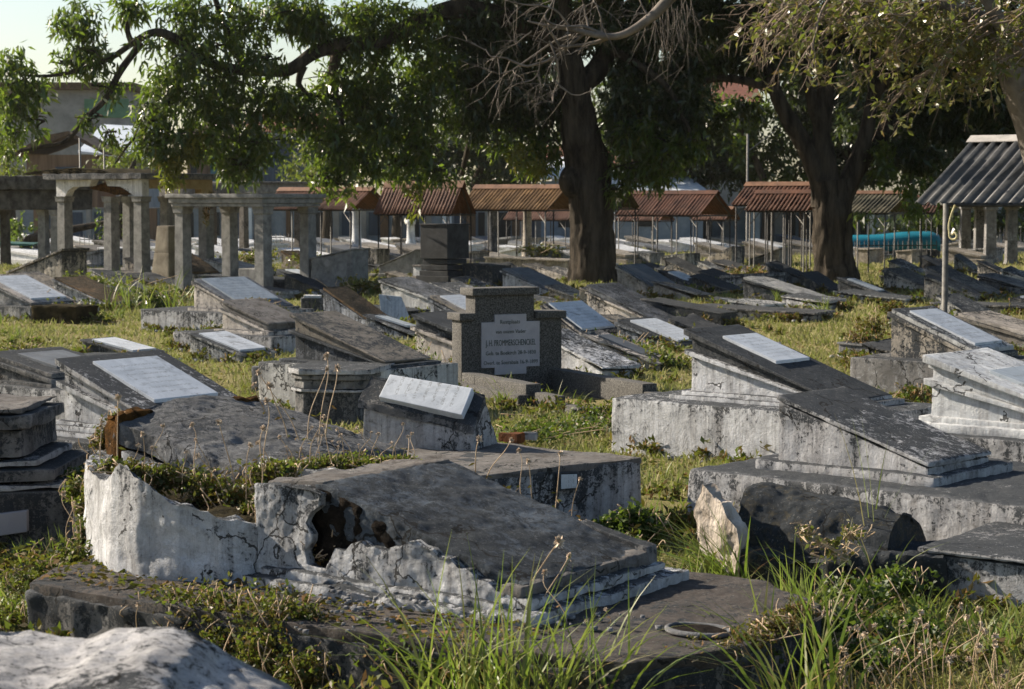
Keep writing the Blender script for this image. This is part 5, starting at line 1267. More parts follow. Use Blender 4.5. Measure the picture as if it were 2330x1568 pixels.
stem([(1868, 300, D2), (1850, 240, D2 - .2), (1835, 170, D2 - .3), (1825, 100, D2), (1800, -50, D2)], [18, 18, 16, 14, 10], 12, 5)
stem([(1905, 480, D2), (1930, 420, D2), (1955, 360, D2), (1972, 300, D2), (1985, 220, D2), (2000, 100, D2), (2020, -100, D2)], [38, 36, 30, 24, 20, 16, 10], 14, 6)
stem([(1945, 400, D2), (1990, 330, D2 + .3), (2040, 270, D2 + .5), (2100, 200, D2 + .6), (2160, 100, D2 + 1), (2230, -50, D2 + 1)], [26, 26, 22, 18, 14, 10], 12, 7)
stem([(1880, 640, D2), (1850, 650, D2 - .3), (1825, 662, D2 - .5)], [26, 18, 6], 10, 8)
g.build_local('trunk', M['bark'], t)
g = TG()
branch(g, [(1770, 210, D2), (1720, 190, D2), (1640, 178, D2 + .3), (1560, 200, D2 + .5), (1500, 250, D2 + .5)], .16, .05, seed=20)
branch(g, [(1740, 120, D2), (1680, 60, D2), (1620, -20, D2)], .15, .06, seed=21)
branch(g, [(1985, 220, D2), (2080, 120, D2 - 1), (2200, 60, D2 - 2)], .18, .06, seed=22)
g.build_local('limbs', M['bark'], t)
B_ = D2
sp2 = [(1640, 40, 80, 60, B_), (1720, 60, 80, 62, B_+1), (1620, 130, 44, 50, B_+1, .8), (1710, 140, 70, 44, B_+1, .8), (1800, 30, 80, 60, B_), (1900, 50, 90, 60, B_+1), (2000, 40, 90, 66, B_), (2010, 130, 80, 66, B_+1), (2100, 60, 90, 70, B_-1), (2120, 160, 90, 76, B_), (2200, 100, 90, 80, B_-1), (2230, 210, 90, 76, B_), (2300, 80, 80, 90, B_-1), (2300, 260, 60, 60, B_), (2080, 250, 70, 60, B_+1), (2160, 290, 66, 50, B_+1), (1620, 270, 44, 44, B_+1, .7), (1690, 250, 36, 30, B_+1, .6), (2050, 340, 50, 44, B_+.6, .9), (2110, 370, 50, 40, B_+.6, .8), (1990, 350, 24, 34, B_+1, .8), (2320, 180, 60, 80, B_+1)]
twigs_for(sp2, t)
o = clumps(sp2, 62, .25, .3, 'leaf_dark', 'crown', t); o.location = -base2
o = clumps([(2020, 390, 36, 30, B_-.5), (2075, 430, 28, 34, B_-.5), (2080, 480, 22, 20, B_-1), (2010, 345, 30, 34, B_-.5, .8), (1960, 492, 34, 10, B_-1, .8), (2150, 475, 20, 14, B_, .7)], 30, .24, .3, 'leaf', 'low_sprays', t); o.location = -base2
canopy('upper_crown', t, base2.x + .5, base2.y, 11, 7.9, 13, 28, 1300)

# --- grey barked tree at the right edge with the drooping twigs and the bare branch
y3 = 30.0; b3 = Vp(2420, 784, y3); t = thing('tree', 'smooth grey tree leaning in at the right edge with drooping half-bare twigs', 'tree', (b3.x, b3.y, 0)); base3 = Vector(t.location)
g = TG()
P = smoothpath([(b3.x + .2, y3, -.2), Vp(2430, 600, y3), Vp(2400, 420, y3), Vp(2360, 290, y3), Vp(2335, 230, y3), Vp(2310, 170, y3), Vp(2295, 110, y3), Vp(2250, 60, y3), Vp(2170, 20, y3), Vp(2100, -20, y3)], 5)
g.tube(P, list(np.interp(np.linspace(0, 1, len(P)), [0, .3, .6, .8, 1], [.42, .34, .24, .16, .08])), 14, .08, 31)
P = smoothpath([Vp(2310, 180, y3), Vp(2350, 90, y3), Vp(2380, -60, y3 + .3)], 5); g.tube(P, list(np.linspace(.2, .14, len(P))), 10, .08, 32)
P = smoothpath([Vp(2330, 120, y3 - .2), Vp(2280, 60, y3 - .3), Vp(2240, -10, y3 - .4), Vp(2150, -120, y3 - .5)], 5); g.tube(P, list(np.linspace(.13, .08, len(P))), 10, .08, 33)
g.build_local('trunk', M['bark_grey'], t)
g = TG(); LP, LD, LL_ = [], [], []
rb_ = random.Random(77)
def twig(p, d, L, r, depth):
    n = max(4, int(L / .14)); pts = [Vector(p)]; d = Vector(d).normalized(); cv = Vector((rb_.uniform(-1, 1), rb_.uniform(-1, 1), rb_.uniform(-1.0, .3))) * .10
    for i in range(n):
        d = (d + cv + Vector((rb_.gauss(0, .10), rb_.gauss(0, .10), rb_.gauss(0, .10) - .05))).normalized()
        if rb_.random() < .12: cv = -cv * .8
        pts.append(pts[-1] + d * (L / n))
    g.tube(pts, [r * (1 - .75 * i / n) for i in range(n + 1)], 4, 0, 0, False)
    if depth > 0:
        for _ in range(rb_.choice((2, 3, 4))):
            i = rb_.randint(1, n); dd = (pts[i] - pts[i - 1]).normalized() + Vector((rb_.gauss(0, .6), rb_.gauss(0, .6), rb_.gauss(0, .5) - .1))
            twig(pts[i], dd, L * rb_.uniform(.3, .6), r * .55, depth - 1)
    for i in range(1, n + 1):
        if rb_.random() < leafiness:
            for _ in range(rb_.choice((1, 2, 2))):
                LP.append(tuple(pts[i])); LD.append((rb_.gauss(0, 1), rb_.gauss(0, 1), rb_.gauss(-.2, .8))); LL_.append(rb_.uniform(.08, .17))
for i in range(125):
    u = rb_.uniform(1800, 2420); v = rb_.uniform(-60, 40) if u < 2150 else rb_.uniform(-40, 110)
    leafiness = .10 if u < 1900 else .30 if u < 2050 else .50
    p = Vp(u, v, y3 + rb_.uniform(-1.5, 1.2))
    d = Vector((-1, rb_.uniform(-.4, .4), rb_.uniform(-.75, .15)))
    twig(p, d, rb_.uniform(.6, 1.3), rb_.uniform(.012, .022), 2)
leafiness = .25
for u, v, u2, v2 in ((2220, 70, 2120, 160), (2120, 160, 2030, 230), (2100, 60, 1990, 150)):
    a, b_ = Vp(u, v, y3), Vp(u2, v2, y3); g.tube(smoothpath([a, (a + b_) / 2 + Vector((0, 0, .05)), b_], 4), [.028] * 4 + [.02] * 5, 5)
    for q in range(7): twig(b_ + (a - b_) * rb_.random(), (-1, rb_.uniform(-.5, .5), -.6), rb_.uniform(.5, 1.0), .010, 1)
a = Vp(2335 - 2, 120, y3)
pts = smoothpath([Vp(2338, 150, y3), Vp(2350, 215, y3), Vp(2355, 250, y3)], 3)
pts = smoothpath([Vp(2332, 150, y3), Vp(2340, 160, y3)], 2)
hg = smoothpath([Vp(2315, 0, y3), Vp(2330, 60, y3)], 2)
pts = smoothpath([Vp(2325, 145, y3 - .3), Vp(2350, 190, y3 - .3)], 2)
pts = smoothpath([Vp(2330, 150, y3 - .5), Vp(2356, 230, y3 - .5)], 2)
pts = smoothpath([Vp(2105, 160, y3), Vp(2125, 175, y3), Vp(2138, 210, y3), Vp(2140, 235, y3), Vp(2128, 252, y3)], 5); g.tube(pts, .006, 4)
for _ in range(14): LP.append(tuple(Vp(2138 + rb_.gauss(0, 12), 238 + rb_.gauss(0, 8), y3))); LD.append((rb_.gauss(0, 1), rb_.gauss(0, 1), rb_.gauss(0, 1))); LL_.append(.14)
g.build_local('twigs', M['twig'], t)
o = leaf_obj('leaves', np.array(LP), np.array(LD), np.array(LL_), .42, M['leaf_olive'], t); o.location = -base3
spo = [(2100, 20, 120, 50, y3 + .6, .5), (2220, 60, 100, 60, y3 + .6, .5), (2320, 90, 80, 70, y3 + .5, .4), (1960, 10, 90, 36, y3 + .6, .3), (2180, 120, 60, 40, y3, .3), (2120, 190, 50, 24, y3, .2), (2060, 100, 50, 50, y3, .2)]
o = clumps(spo, 8, .17, .42, 'leaf_olive', 'outer_leaves', t, spray=4, down=.1); o.location = -base3
canopy('upper_crown', t, base3.x + 1.5, base3.y, 4.5, 5.4, 7.5, 9, 500, 'leaf_olive', .2)
# bare branch: the end of a long limb of the same tree
g = TG(); yb = 31.0
P = smoothpath([Vp(2420, 100, y3), Vp(2300, -190, yb), Vp(2000, -300, yb), Vp(1700, -180, yb), Vp(1600, -80, yb), Vp(1525, -5, yb), Vp(1480, 40, yb), Vp(1420, 78, yb), Vp(1370, 82, yb), Vp(1300, 66, yb), Vp(1250, 60, yb), Vp(1200, 48, yb)], 5)
g.tube(P, list(np.interp(np.linspace(0, 1, len(P)), [0, .4, .6, .8, 1], [.15, .10, .066, .042, .010])), 8, .1, 3)
leafiness = 0
subs = [((1400, 82), [(1340, 100), (1290, 106), (1270, 105)], .04), ((1380, 82), [(1330, 62), (1280, 60)], .04), ((1330, 76), [(1260, 130), (1200, 150), (1150, 132), (1118, 128), (1105, 112)], .028),
        ((1300, 80), [(1250, 100), (1180, 150), (1140, 168), (1105, 155)], .022), ((1250, 95), [(1265, 130), (1272, 180), (1258, 215), (1258, 235)], .02), ((1270, 60), [(1240, 40), (1260, 0), (1270, -20)], .022),
        ((1370, 75), [(1365, 30), (1350, 0)], .022), ((1300, 66), [(1260, 20), (1190, 10), (1150, 0)], .02), ((1230, 140), [(1215, 180), (1180, 190), (1150, 205)], .014), ((1258, 180), [(1300, 215), (1335, 212), (1345, 200)], .014),
        ((1210, 70), [(1180, 95), (1155, 110)], .014), ((1340, 66), [(1330, 20), (1320, -20)], .02), ((1480, 45), [(1460, 10), (1450, -30)], .02), ((1220, 160), [(1230, 190), (1218, 195)], .010)]
for s, ps, r in subs:
    P = smoothpath([Vp(s[0], s[1], yb)] + [Vp(a, b_, yb + rb_.uniform(-.2, .2)) for a, b_ in ps], 4, .008)
    g.tube(P, [r * (1 - .7 * i / (len(P) - 1)) for i in range(len(P))], 5)
    for q in range(6):
        i = rb_.randint(2, len(P) - 1); twig(P[i], (rb_.uniform(-1, .3), rb_.uniform(-.4, .4), rb_.uniform(-.8, .5)), rb_.uniform(.25, .7), r * .35, 1)
for q in range(26):
    twig(Vp(rb_.uniform(1480, 1580), rb_.uniform(-20, 30), yb + 2), (rb_.uniform(-.3, .3), 0, -1), rb_.uniform(.5, 1.1), .006, 1)
g.build_local('bare_branch', M['bark_grey'], t)

# ------------------------------------------------------------------ trees and shrubs beyond the graves
def bgtree(label, u, vb, spec, y, mat, dens=16, L=.34, name='tree', trunk=True, ratio=.42, cat='tree'):
    p = G(u, vb, 0); p = Vp(u, 500, y); t = thing(name, label, cat, (p.x, y, 0))
    if trunk:
        g = Geo(); c = sorted(spec, key=lambda s: s[1])[0]; top = Vp(c[0], c[1], y) - Vector((p.x, y, 0))
        g.tube(smoothpath([(0, 0, -.2), (.1, 0, top.z * .4), (top.x * .6, 0, top.z * .8), (top.x, 0, top.z)], 4), [.3, .26, .24, .22, .2, .18, .17, .15, .13, .12, .1, .08, .06], 8, .1)
        g.build('trunk', M['bark'], t)
    o = clumps([(a, b_, c_, d_, y + random.uniform(-1.5, 1.5)) + tuple(e) for a, b_, c_, d_, *e in spec], dens, L, ratio, mat, 'crown', t, down=.3, hollow=.15, dd=1.4, spray=6); o.location = -Vector((p.x, y, 0)); return t
bgtree('rounded yellow-green shrub behind the ruined white arches', 270, 500, [(270, 360, 50, 36), (315, 350, 46, 38), (240, 375, 40, 22), (350, 370, 40, 30), (290, 395, 70, 20), (210, 390, 26, 14)], 88, 'leaf_light', 26, .20, 'shrub', cat='shrub')
bgtree('yellow-green shrub at the left edge below the tiled hut', 20, 500, [(20, 360, 40, 40), (50, 390, 40, 20), (10, 330, 30, 30), (5, 395, 40, 22)], 88, 'leaf_light', 24, .20, 'shrub', cat='shrub')
bgtree('pale green bushy tree behind the brown rusted shelter', 740, 500, [(740, 380, 70, 50), (690, 400, 45, 30), (700, 350, 46, 30), (800, 400, 60, 30), (660, 390, 24, 40)], 90, 'leaf_light', 24, .22)
bgtree('tall dark blue-green tree left of the big trunk', 1080, 500, [(1070, 330, 80, 66), (1140, 350, 66, 60), (1010, 360, 60, 60), (1110, 400, 90, 30), (960, 380, 60, 50), (1200, 400, 50, 30), (1050, 280, 60, 40), (1150, 260, 70, 50), (1220, 180, 70, 60), (1020, 190, 60, 50)], 98, 'leaf_dark', 36)
bgtree('mid green tree above the tall brown shelter', 900, 500, [(880, 400, 70, 40), (850, 340, 60, 50), (930, 330, 60, 60), (870, 290, 60, 46)], 96, 'leaf', 18, .30)
bgtree('dense dark tree between the two big trunks', 1560, 500, [(1560, 330, 80, 60), (1640, 360, 70, 50), (1500, 290, 60, 60), (1600, 270, 66, 50), (1690, 390, 50, 40), (1540, 390, 30, 20), (1500, 180, 70, 60), (1440, 120, 70, 60), (1560, 60, 80, 60), (1640, 120, 70, 50), (1600, 400, 60, 24), (1480, 380, 60, 40), (1660, 300, 60, 50), (1590, 190, 50, 40), (1420, 300, 50, 60)], 96, 'leaf_dark', 44)
bgtree('bright green tree just left of the forked trunk', 1740, 500, [(1740, 380, 60, 44), (1700, 310, 50, 50), (1770, 330, 50, 60), (1660, 250, 46, 40), (1730, 250, 46, 40), (1800, 400, 46, 30), (1720, 410, 30, 20), (1690, 340, 40, 40)], 92, 'leaf', 34, .30)
bgtree('green tree seen through the fork of the forked trunk', 1930, 500, [(1930, 300, 40, 50), (1915, 220, 40, 50), (1990, 260, 50, 70), (1960, 160, 60, 60), (1830, 200, 50, 60), (1845, 300, 40, 60), (1960, 330, 60, 50), (1840, 120, 50, 50), (1810, 240, 50, 60), (1860, 380, 40, 40), (1990, 380, 60, 40), (1780, 160, 50, 40), (1910, 262, 44, 60), (1915, 200, 50, 50), (1905, 330, 40, 50), (1930, 400, 50, 40)], 92, 'leaf_dark', 50, .34)
bgtree('dense black-green tree filling the right background', 2060, 500, [(2060, 320, 80, 70), (2150, 330, 80, 70), (2230, 280, 80, 90), (2120, 220, 90, 70), (2040, 200, 70, 70), (2260, 380, 60, 60), (2150, 430, 70, 40), (2320, 420, 50, 60), (2200, 130, 90, 70), (2300, 330, 60, 80), (2320, 220, 60, 70), (2100, 100, 90, 60), (2000, 90, 90, 60), (1960, 260, 60, 60), (1950, 60, 90, 60), (1800, 110, 80, 60), (1700, 60, 80, 60)], 88, 'leaf_dark', 44)
bgtree('dark leafy tree far behind the long red shelter', 1450, 500, [(1450, 340, 60, 50), (1400, 300, 60, 60), (1480, 240, 60, 60), (1420, 200, 60, 50), (1380, 240, 50, 60)], 94, 'leaf_dark', 20)
bgtree('low dark hedge tree behind the scrolled shelter post', 2200, 520, [(2120, 505, 50, 24), (2200, 500, 60, 30), (2290, 500, 60, 34), (2050, 510, 50, 16)], 84, 'leaf_dark', 26)
bgtree('dark shrub under the dark canopy at the far left', 60, 540, [(40, 510, 50, 34), (10, 540, 40, 24), (80, 540, 30, 20), (235, 520, 22, 40), (290, 500, 18, 40)], 80, 'leaf', 20, .2, 'shrub', cat='shrub')

# ================================================================== buildings behind
def bld(name, label, u0, u1, v0, y, depth, mat, roof=None, rmat=None, rv=None, z0=0):
    a = Vp(u0, v0, y); b_ = Vp(u1, v0, y); t = thing(name, label, 'building', ((a.x), y, 0)); W = b_.x - a.x; Hh = a.z
    bm = bmesh.new(); box(bm, 0, W, 0, depth, -.2, Hh); finish(bm, 'wall', M[mat], t)
    if roof == 'gable':
        hr = Vp(u0, rv, y + depth / 2).z
        bm = bmesh.new(); pr = [(-.5, Hh - .15), (depth / 2, hr), (depth + .5, Hh - .15), (depth + .5, Hh), (depth / 2, hr + .18), (-.5, Hh)]
        a_ = [bm.verts.new((-.4, y_, z)) for y_, z in pr]; c_ = [bm.verts.new((W + .4, y_, z)) for y_, z in pr]
        for i in range(6): bm.faces.new((a_[i], a_[(i + 1) % 6], c_[(i + 1) % 6], c_[i]))
        bm.faces.new(a_); bm.faces.new(c_[::-1]); finish(bm, 'roof', M[rmat], t)
        bm = bmesh.new(); a1 = [bm.verts.new(v_) for v_ in ((.02, 0, Hh - .01), (.02, depth, Hh - .01), (.02, depth / 2, hr - .05))]; c1 = [bm.verts.new((W - .02, v_.co.y, v_.co.z)) for v_ in a1]
        bm.faces.new(a1); bm.faces.new(c1[::-1])
        for i in range(3): bm.faces.new((a1[i], a1[(i + 1) % 3], c1[(i + 1) % 3], c1[i]))
        finish(bm, 'gable', M[mat], t)
    return t, W, Hh
M['wall_grey'] = simple('grey_cement_wall', (.17, .17, .17), (.28, .28, .27), 1.0, .9, .2)
M['wall_pale'] = simple('pale_blue_wall', (.15, .19, .23), (.27, .31, .35), 1.0, .9, .2)
M['wall_tan'] = simple('brown_board_wall', (.10, .065, .04), (.20, .13, .085), 2.0, .9, .3, stretch=(4, 4, .2))
M['wall_blue'] = simple('dark_blue_shed_wall', (.03, .045, .07), (.06, .085, .12), 2.0, .8, .3, stretch=(4, 4, .2))
M['green_band'] = simple('green_painted_band', (.07, .16, .10), (.11, .22, .14), 2, .8, .1)
M['roof_dark'] = simple('dark_tile_roof', (.05, .035, .025), (.12, .08, .05), 5, .95, .6)
M['roof_white'] = simple('pale_metal_roof', (.50, .56, .62), (.66, .70, .74), 2.0, .6, .2)
M['window_dark'] = simple('dark_window', (.008, .012, .016), (.02, .026, .03), 2.0, .3, .0)
M['door_blue'] = simple('blue_door', (.04, .12, .17), (.06, .16, .22), 2.0, .6, .1)

t, W, Hh = bld('warehouse', 'long grey warehouse with a green band under its roof at far left', -60, 292, 205, 125, 14, 'wall_grey')
ya = 125
k = ya / F
bm = bmesh.new(); box(bm, (190 + 60) * k, W + .03, -.06, 0.0, Hh - 1.7, Hh - .55); finish(bm, 'green_band', M['green_band'], t)
bm = bmesh.new(); box(bm, -.4, W + .4, -.5, 14.4, Hh, Hh + .45); finish(bm, 'roof', M['roof_dark'], t)
for u in (210, 245):
    bm = bmesh.new(); box(bm, (u + 60) * k, (u + 75) * k, -.05, 0, Hh - 4, Hh - 3); f = finish(bm, 'window', M['window_dark'], t)
t, W, Hh = bld('house', 'low white metal-roofed house in front of the grey warehouse', 195, 330, 345, 112, 6, 'wall_pale')
bm = bmesh.new(); k = 112 / F
vs = [(-.3, -.6, Hh - .1), (W + .3, -.6, Hh - .5), (W + .3, 6, Hh + 1.4), (-.3, 6, Hh + 1.6)]
a = [bm.verts.new(v) for v in vs]; b_ = [bm.verts.new((x, y, z + .12)) for x, y, z in vs]
for i in range(4): bm.faces.new((a[i], a[(i + 1) % 4], b_[(i + 1) % 4], b_[i]))
bm.faces.new(a[::-1]); bm.faces.new(b_); finish(bm, 'roof', M['roof_white'], t)
bm = bmesh.new(); box(bm, .8, 1.7, -.05, 0, .0, 1.9); finish(bm, 'door', M['door_blue'], t)
# tiled hut
yh = 102; k = yh / F; a = Vp(48, 352, yh); t = thing('hut', 'dark hut with a sagging tiled gable roof at the left', 'hut', (a.x, yh, 0)); W = (226 - 48) * k; he = a.z; hr = Vp(120, 305, yh).z
bm = bmesh.new(); box(bm, .2, W - .2, .3, 5, -.2, he); finish(bm, 'wall', M['wall_tan'], t)
bm = bmesh.new(); prism(bm, [(-.3, he - .1), (W * .62, hr - .05), (W + .3, he + .0), (W + .3, he + .16), (W * .62, hr + .15), (W * .3, hr * .98 + .0), (-.3, he + .1)], -.3, 5.3); finish(bm, 'roof', M['roof_dark'], t, .5, .05)
bm = bmesh.new(); box(bm, W * .42, W * .80, .22, .32, he * .62, he * .86); finish(bm, 'window', M['wall_blue'], t)
for u in (150,): pass
t, W, Hh = bld('house', 'tan board-walled house seen between the hanging leaves', 425, 520, 310, 105, 6, 'wall_tan', 'gable', 'roof_dark', 285)
k = 105 / F
for u in (478,): bm = bmesh.new(); box(bm, (u - 425) * k, (u - 425 + 22) * k, -.05, 0, .5, Hh - .5); finish(bm, 'door', M['door_blue'], t)
bm = bmesh.new(); box(bm, 8 * k, 22 * k, -.05, 0, Hh - 2.2, Hh - 1.2); finish(bm, 'window', M['window_dark'], t)
t, W, Hh = bld('shed', 'dark blue metal shed with a flat roof behind the leaves', 600, 700, 322, 100, 6, 'wall_blue')
bm = bmesh.new(); prism(bm, [(-.6, Hh + .35), (W + .3, Hh - .02), (W + .3, Hh + .15), (-.6, Hh + .55)], -.6, 6.3); finish(bm, 'roof', M['wall_grey'], t)
bm = bmesh.new(); box(bm, 1.0, 1.9, -.05, 0, 0, 2.1); finish(bm, 'door', M['window_dark'], t)
# orange roofs and the white ones
t, W, Hh = bld('house', 'red tiled house far behind the hanging leaves left of centre', 560, 740, 300, 135, 8, 'wall_grey', 'gable', 'brickred', 262)
bm = bmesh.new(); box(bm, 2, 3.2, -.05, 0, 4, 5.4); finish(bm, 'window', M['window_dark'], t)
t, W, Hh = bld('house', 'red tiled house seen through leaves above the long red shelter', 1560, 1720, 232, 125, 8, 'wall_grey', 'gable', 'brickred', 192)
bm = bmesh.new(); box(bm, 2, 3, -.05, 0, 6, 7.2); finish(bm, 'window', M['window_dark'], t)
t, W, Hh = bld('house', 'red roofed house partly showing behind the big trunk', 1255, 1440, 372, 118, 8, 'wall_grey', 'gable', 'brickred', 338)
bm = bmesh.new(); box(bm, 1, 2, -.05, 0, 2.0, 3.2); finish(bm, 'window', M['window_dark'], t)
t, W, Hh = bld('house', 'low white house with a sloping pale roof left of the big trunk', 1232, 1330, 412, 96, 5, 'wall_pale')
bm = bmesh.new(); vs = [(-.2, -.4, Hh + .05), (W + .2, -.4, Hh + .2), (W + .2, 5, Hh + 1.3), (.4, 5, Hh + 1.0)]
a = [bm.verts.new(v) for v in vs]; b_ = [bm.verts.new((x, y, z + .12)) for x, y, z in vs]
for i in range(4): bm.faces.new((a[i], a[(i + 1) % 4], b_[(i + 1) % 4], b_[i]))
bm.faces.new(a[::-1]); bm.faces.new(b_); finish(bm, 'roof', M['roof_white'], t)
bm = bmesh.new(); box(bm, .8, 1.4, -.05, 0, .8, 1.8); finish(bm, 'window', M['window_dark'], t)
t, W, Hh = bld('house', 'pale blue metal-roofed house with a cement end wall right of the big trunk', 1400, 1600, 442, 92, 6, 'wall_pale')
k = 92 / F
bm = bmesh.new(); vs = [(-.2, -.4, Hh + .05), (W + .2, -.4, Hh + .05), (W - .6, 6, Hh + 1.1), (-.2, 6, Hh + 1.1)]
a = [bm.verts.new(v) for v in vs]; b_ = [bm.verts.new((x, y, z + .1)) for x, y, z in vs]
for i in range(4): bm.faces.new((a[i], a[(i + 1) % 4], b_[(i + 1) % 4], b_[i]))
bm.faces.new(a[::-1]); bm.faces.new(b_); finish(bm, 'roof', M['roof_white'], t)
bm = bmesh.new(); box(bm, (1560 - 1400) * k, (1622 - 1400) * k, 5.0, 5.3, 0, Vp(1600, 400, 97).z); finish(bm, 'end_wall', M['wall_grey'], t)
bm = bmesh.new(); box(bm, 1, 1.7, -.05, 0, .9, 1.8); finish(bm, 'window', M['window_dark'], t)
# long boundary wall with its iron fence
yw = 97; k = yw / F; a = Vp(-300, 500, yw); b_ = Vp(2700, 500, yw)
t = thing('boundary_wall', 'long pale blue-grey boundary wall running behind the shelters', 'wall', (0, yw, 0))
zw = Vp(1000, 476, yw).z
bm = bmesh.new(); box(bm, a.x, b_.x, 0, .25, -.2, zw); finish(bm, 'wall', M['wall_pale'], t)
bm = bmesh.new(); box(bm, a.x, b_.x, -.06, .31, zw, zw + .08); finish(bm, 'coping', M['wall_grey'], t)
rw = random.Random(9); u = -280; 
for i in range(56):
    x = (u - CU) * k; wd_ = rw.uniform(.2, .45)
    bm = bmesh.new(); box(bm, x, x + wd_, -.18, 0, -.2, zw + rw.uniform(0, .1)); finish(bm, 'pier', M[rw.choice(('wall_grey', 'wall_tan', 'roof_white', 'wall_grey'))], t)
    if rw.random() < .75:
        bm = bmesh.new(); box(bm, x + wd_ + .12, x + wd_ + rw.uniform(.5, .85), -.04, 0, .0 + rw.choice((0, .4)), zw - .15); finish(bm, 'dark_panel', M[rw.choice(('window_dark', 'window_dark', 'wall_blue'))], t)  # flat dark panel on the wall face between piers
    u += rw.uniform(40, 66)
# iron fences round far graves
def fence(label, u0, u1, v, hgt=.75, n=None):
    p = G(u0, v, 0); q = Vector((((u1 - CU) / F) * p.y, p.y, 0)); t = thing('iron_fence', label, 'fence', (p.x, p.y, 0)); Lf = q.x - p.x
    n = n or int(Lf / .16); g = Geo()
    for i in range(n + 1): g.tube([(Lf * i / n, 0, -.05), (Lf * i / n, 0, hgt), ], .012, 4); g.tube([(Lf * i / n, 0, hgt), (Lf * i / n, 0, hgt + .1)], [.022, .002], 4)
    g.build('railings', M['metal_dark'], t)
    g = Geo()
    for z in (.15, hgt - .1): g.tube([(0, 0, z), (Lf, 0, z)], .016, 4)
    g.build('rail', M['metal_dark'], t)
fence('low spiked iron fence seen through the ruined white arches', 182, 236, 585)
fence('low spiked iron fence behind the right leg of the small pergola', 590, 705, 578)
fence('spiked iron fence in front of the turquoise sheet', 1945, 2130, 592, .62)
fence('spiked iron fence beneath the far side of the grey front shelter', 2180, 2340, 575, .9)
# columns beyond the front shelter
t = thing('pergola', 'dark tiled pergola of grey columns beyond the grey front shelter', 'pergola', tuple(G(2200, 600, 0)))
o = t.location
for u, v in ((2228, 596), (2252, 602), (2300, 600), (2195, 592), (2345, 598)):
    p = G(u, v, 0) - o; column(t, (p.x, p.y), -.1, 1.95, .36, 'pl_grey')
bm = bmesh.new(); box(bm, -.6, 4.2, -.8, 3.2, 1.95, 2.15); finish(bm, 'roof_slab', M['concrete_dark'], t)

# ================================================================== plants
def inside_any(xy, pad=0.0):
    m = np.zeros(len(xy), bool)
    for ox, oy, th_, x0, x1, y0, y1 in FOOT:
        dx = xy[:, 0] - ox; dy = xy[:, 1] - oy; c, s = math.cos(th_), math.sin(th_)
        lx = dx * c - dy * s; ly = dx * s + dy * c
        m |= (lx > x0 - pad) & (lx < x1 + pad) & (ly > y0 - pad) & (ly < y1 + pad)
    return m
def gzv(xy):
    return np.array([gz(x, y) for x, y in xy])
def turf():
    n = 330000
    d = np.exp(RS.uniform(math.log(6.5), math.log(95), n)); x = RS.uniform(-1, 1, n) * (d * .28 + 1.0)
    xy = np.stack([x, d], 1)
    patch = np.array([noise.noise(Vector((a * .9, b_ * .9, 0))) + .6 * noise.noise(Vector((a * 3.1, b_ * 3.1, 5))) for a, b_ in xy])
    keep = (~inside_any(xy, -.03)) & (RS.rand(n) < np.clip(.75 + patch * 1.0, .15, 1))
    xy = xy[keep]; d = d[keep]; patch = patch[keep]; n = len(d)
    P = np.stack([xy[:, 0], xy[:, 1], gzv(xy) - .01], 1)
    H = (.035 + .05 * RS.rand(n)) * (1 + d / 55) * (1 + .6 * np.clip(patch, 0, 1)); Wd_ = (.006 + .004 * RS.rand(n)) * (1 + d / 11)
    ln = RS.normal(size=(n, 2)) * .55
    V, Fc = blades(P, H, Wd_, ln, 2, .4)
    tag(mesh_np('grass', V, Fc, M['turf']), 'short sunlit grass covering the ground between the tombs', 'grass', kind='stuff')
turf()
# low weeds, leaf by leaf, gathered along the tomb sides
def ground_cover():
    cs, rr, ns = [], [], []
    rg = random.Random(3)
    for (ox, oy, th_, x0, x1, y0, y1) in FOOT:
        if oy < 6 or oy > 62: continue
        c, s = math.cos(th_), math.sin(th_); per = 2 * (x1 - x0 + y1 - y0)
        for k in range(int(per * 1.9)):
            side = rg.random()
            if side < .55: lx, ly = rg.uniform(x0, x1), y0 - rg.uniform(.0, .16)
            elif side < .8: lx, ly = x1 + rg.uniform(0, .2), rg.uniform(y0, y1)
            else: lx, ly = x0 - rg.uniform(0, .2), rg.uniform(y0, y1)
            X = ox + lx * c + ly * s; Y = oy - lx * s + ly * c
            r = rg.uniform(.06, .2); cs.append((X, Y, r * .35)); rr.append((r, r, r * rg.uniform(.4, .9))); ns.append(60)
    for k in range(1100):
        Y = math.exp(rg.uniform(math.log(9), math.log(60))); X = rg.uniform(-1, 1) * Y * .27
        if noise.noise(Vector((X * .5, Y * .5, 3))) < .02: continue
        r = rg.uniform(.05, .22); cs.append((X, Y, r * .3)); rr.append((r, r, r * .5)); ns.append(50)
    P, D, L = clump_leaves(cs, rr, ns, .05, .4, 5, -.35, 0.0)
    L = L * (1 + P[:, 1] / 45)
    k = RS.rand(len(P)) < .45
    tag(leaf_obj('ground_cover', P[k], D[k], L[k], .45, M['weed']), 'low leafy weeds growing along the feet of the tombs', 'weeds', kind='stuff')
    k = ~k
    tag(leaf_obj('ground_cover', P[k], D[k], L[k], .35, M['weed_brown']), 'withered brown weeds among the tombs', 'weeds', kind='stuff')
ground_cover()

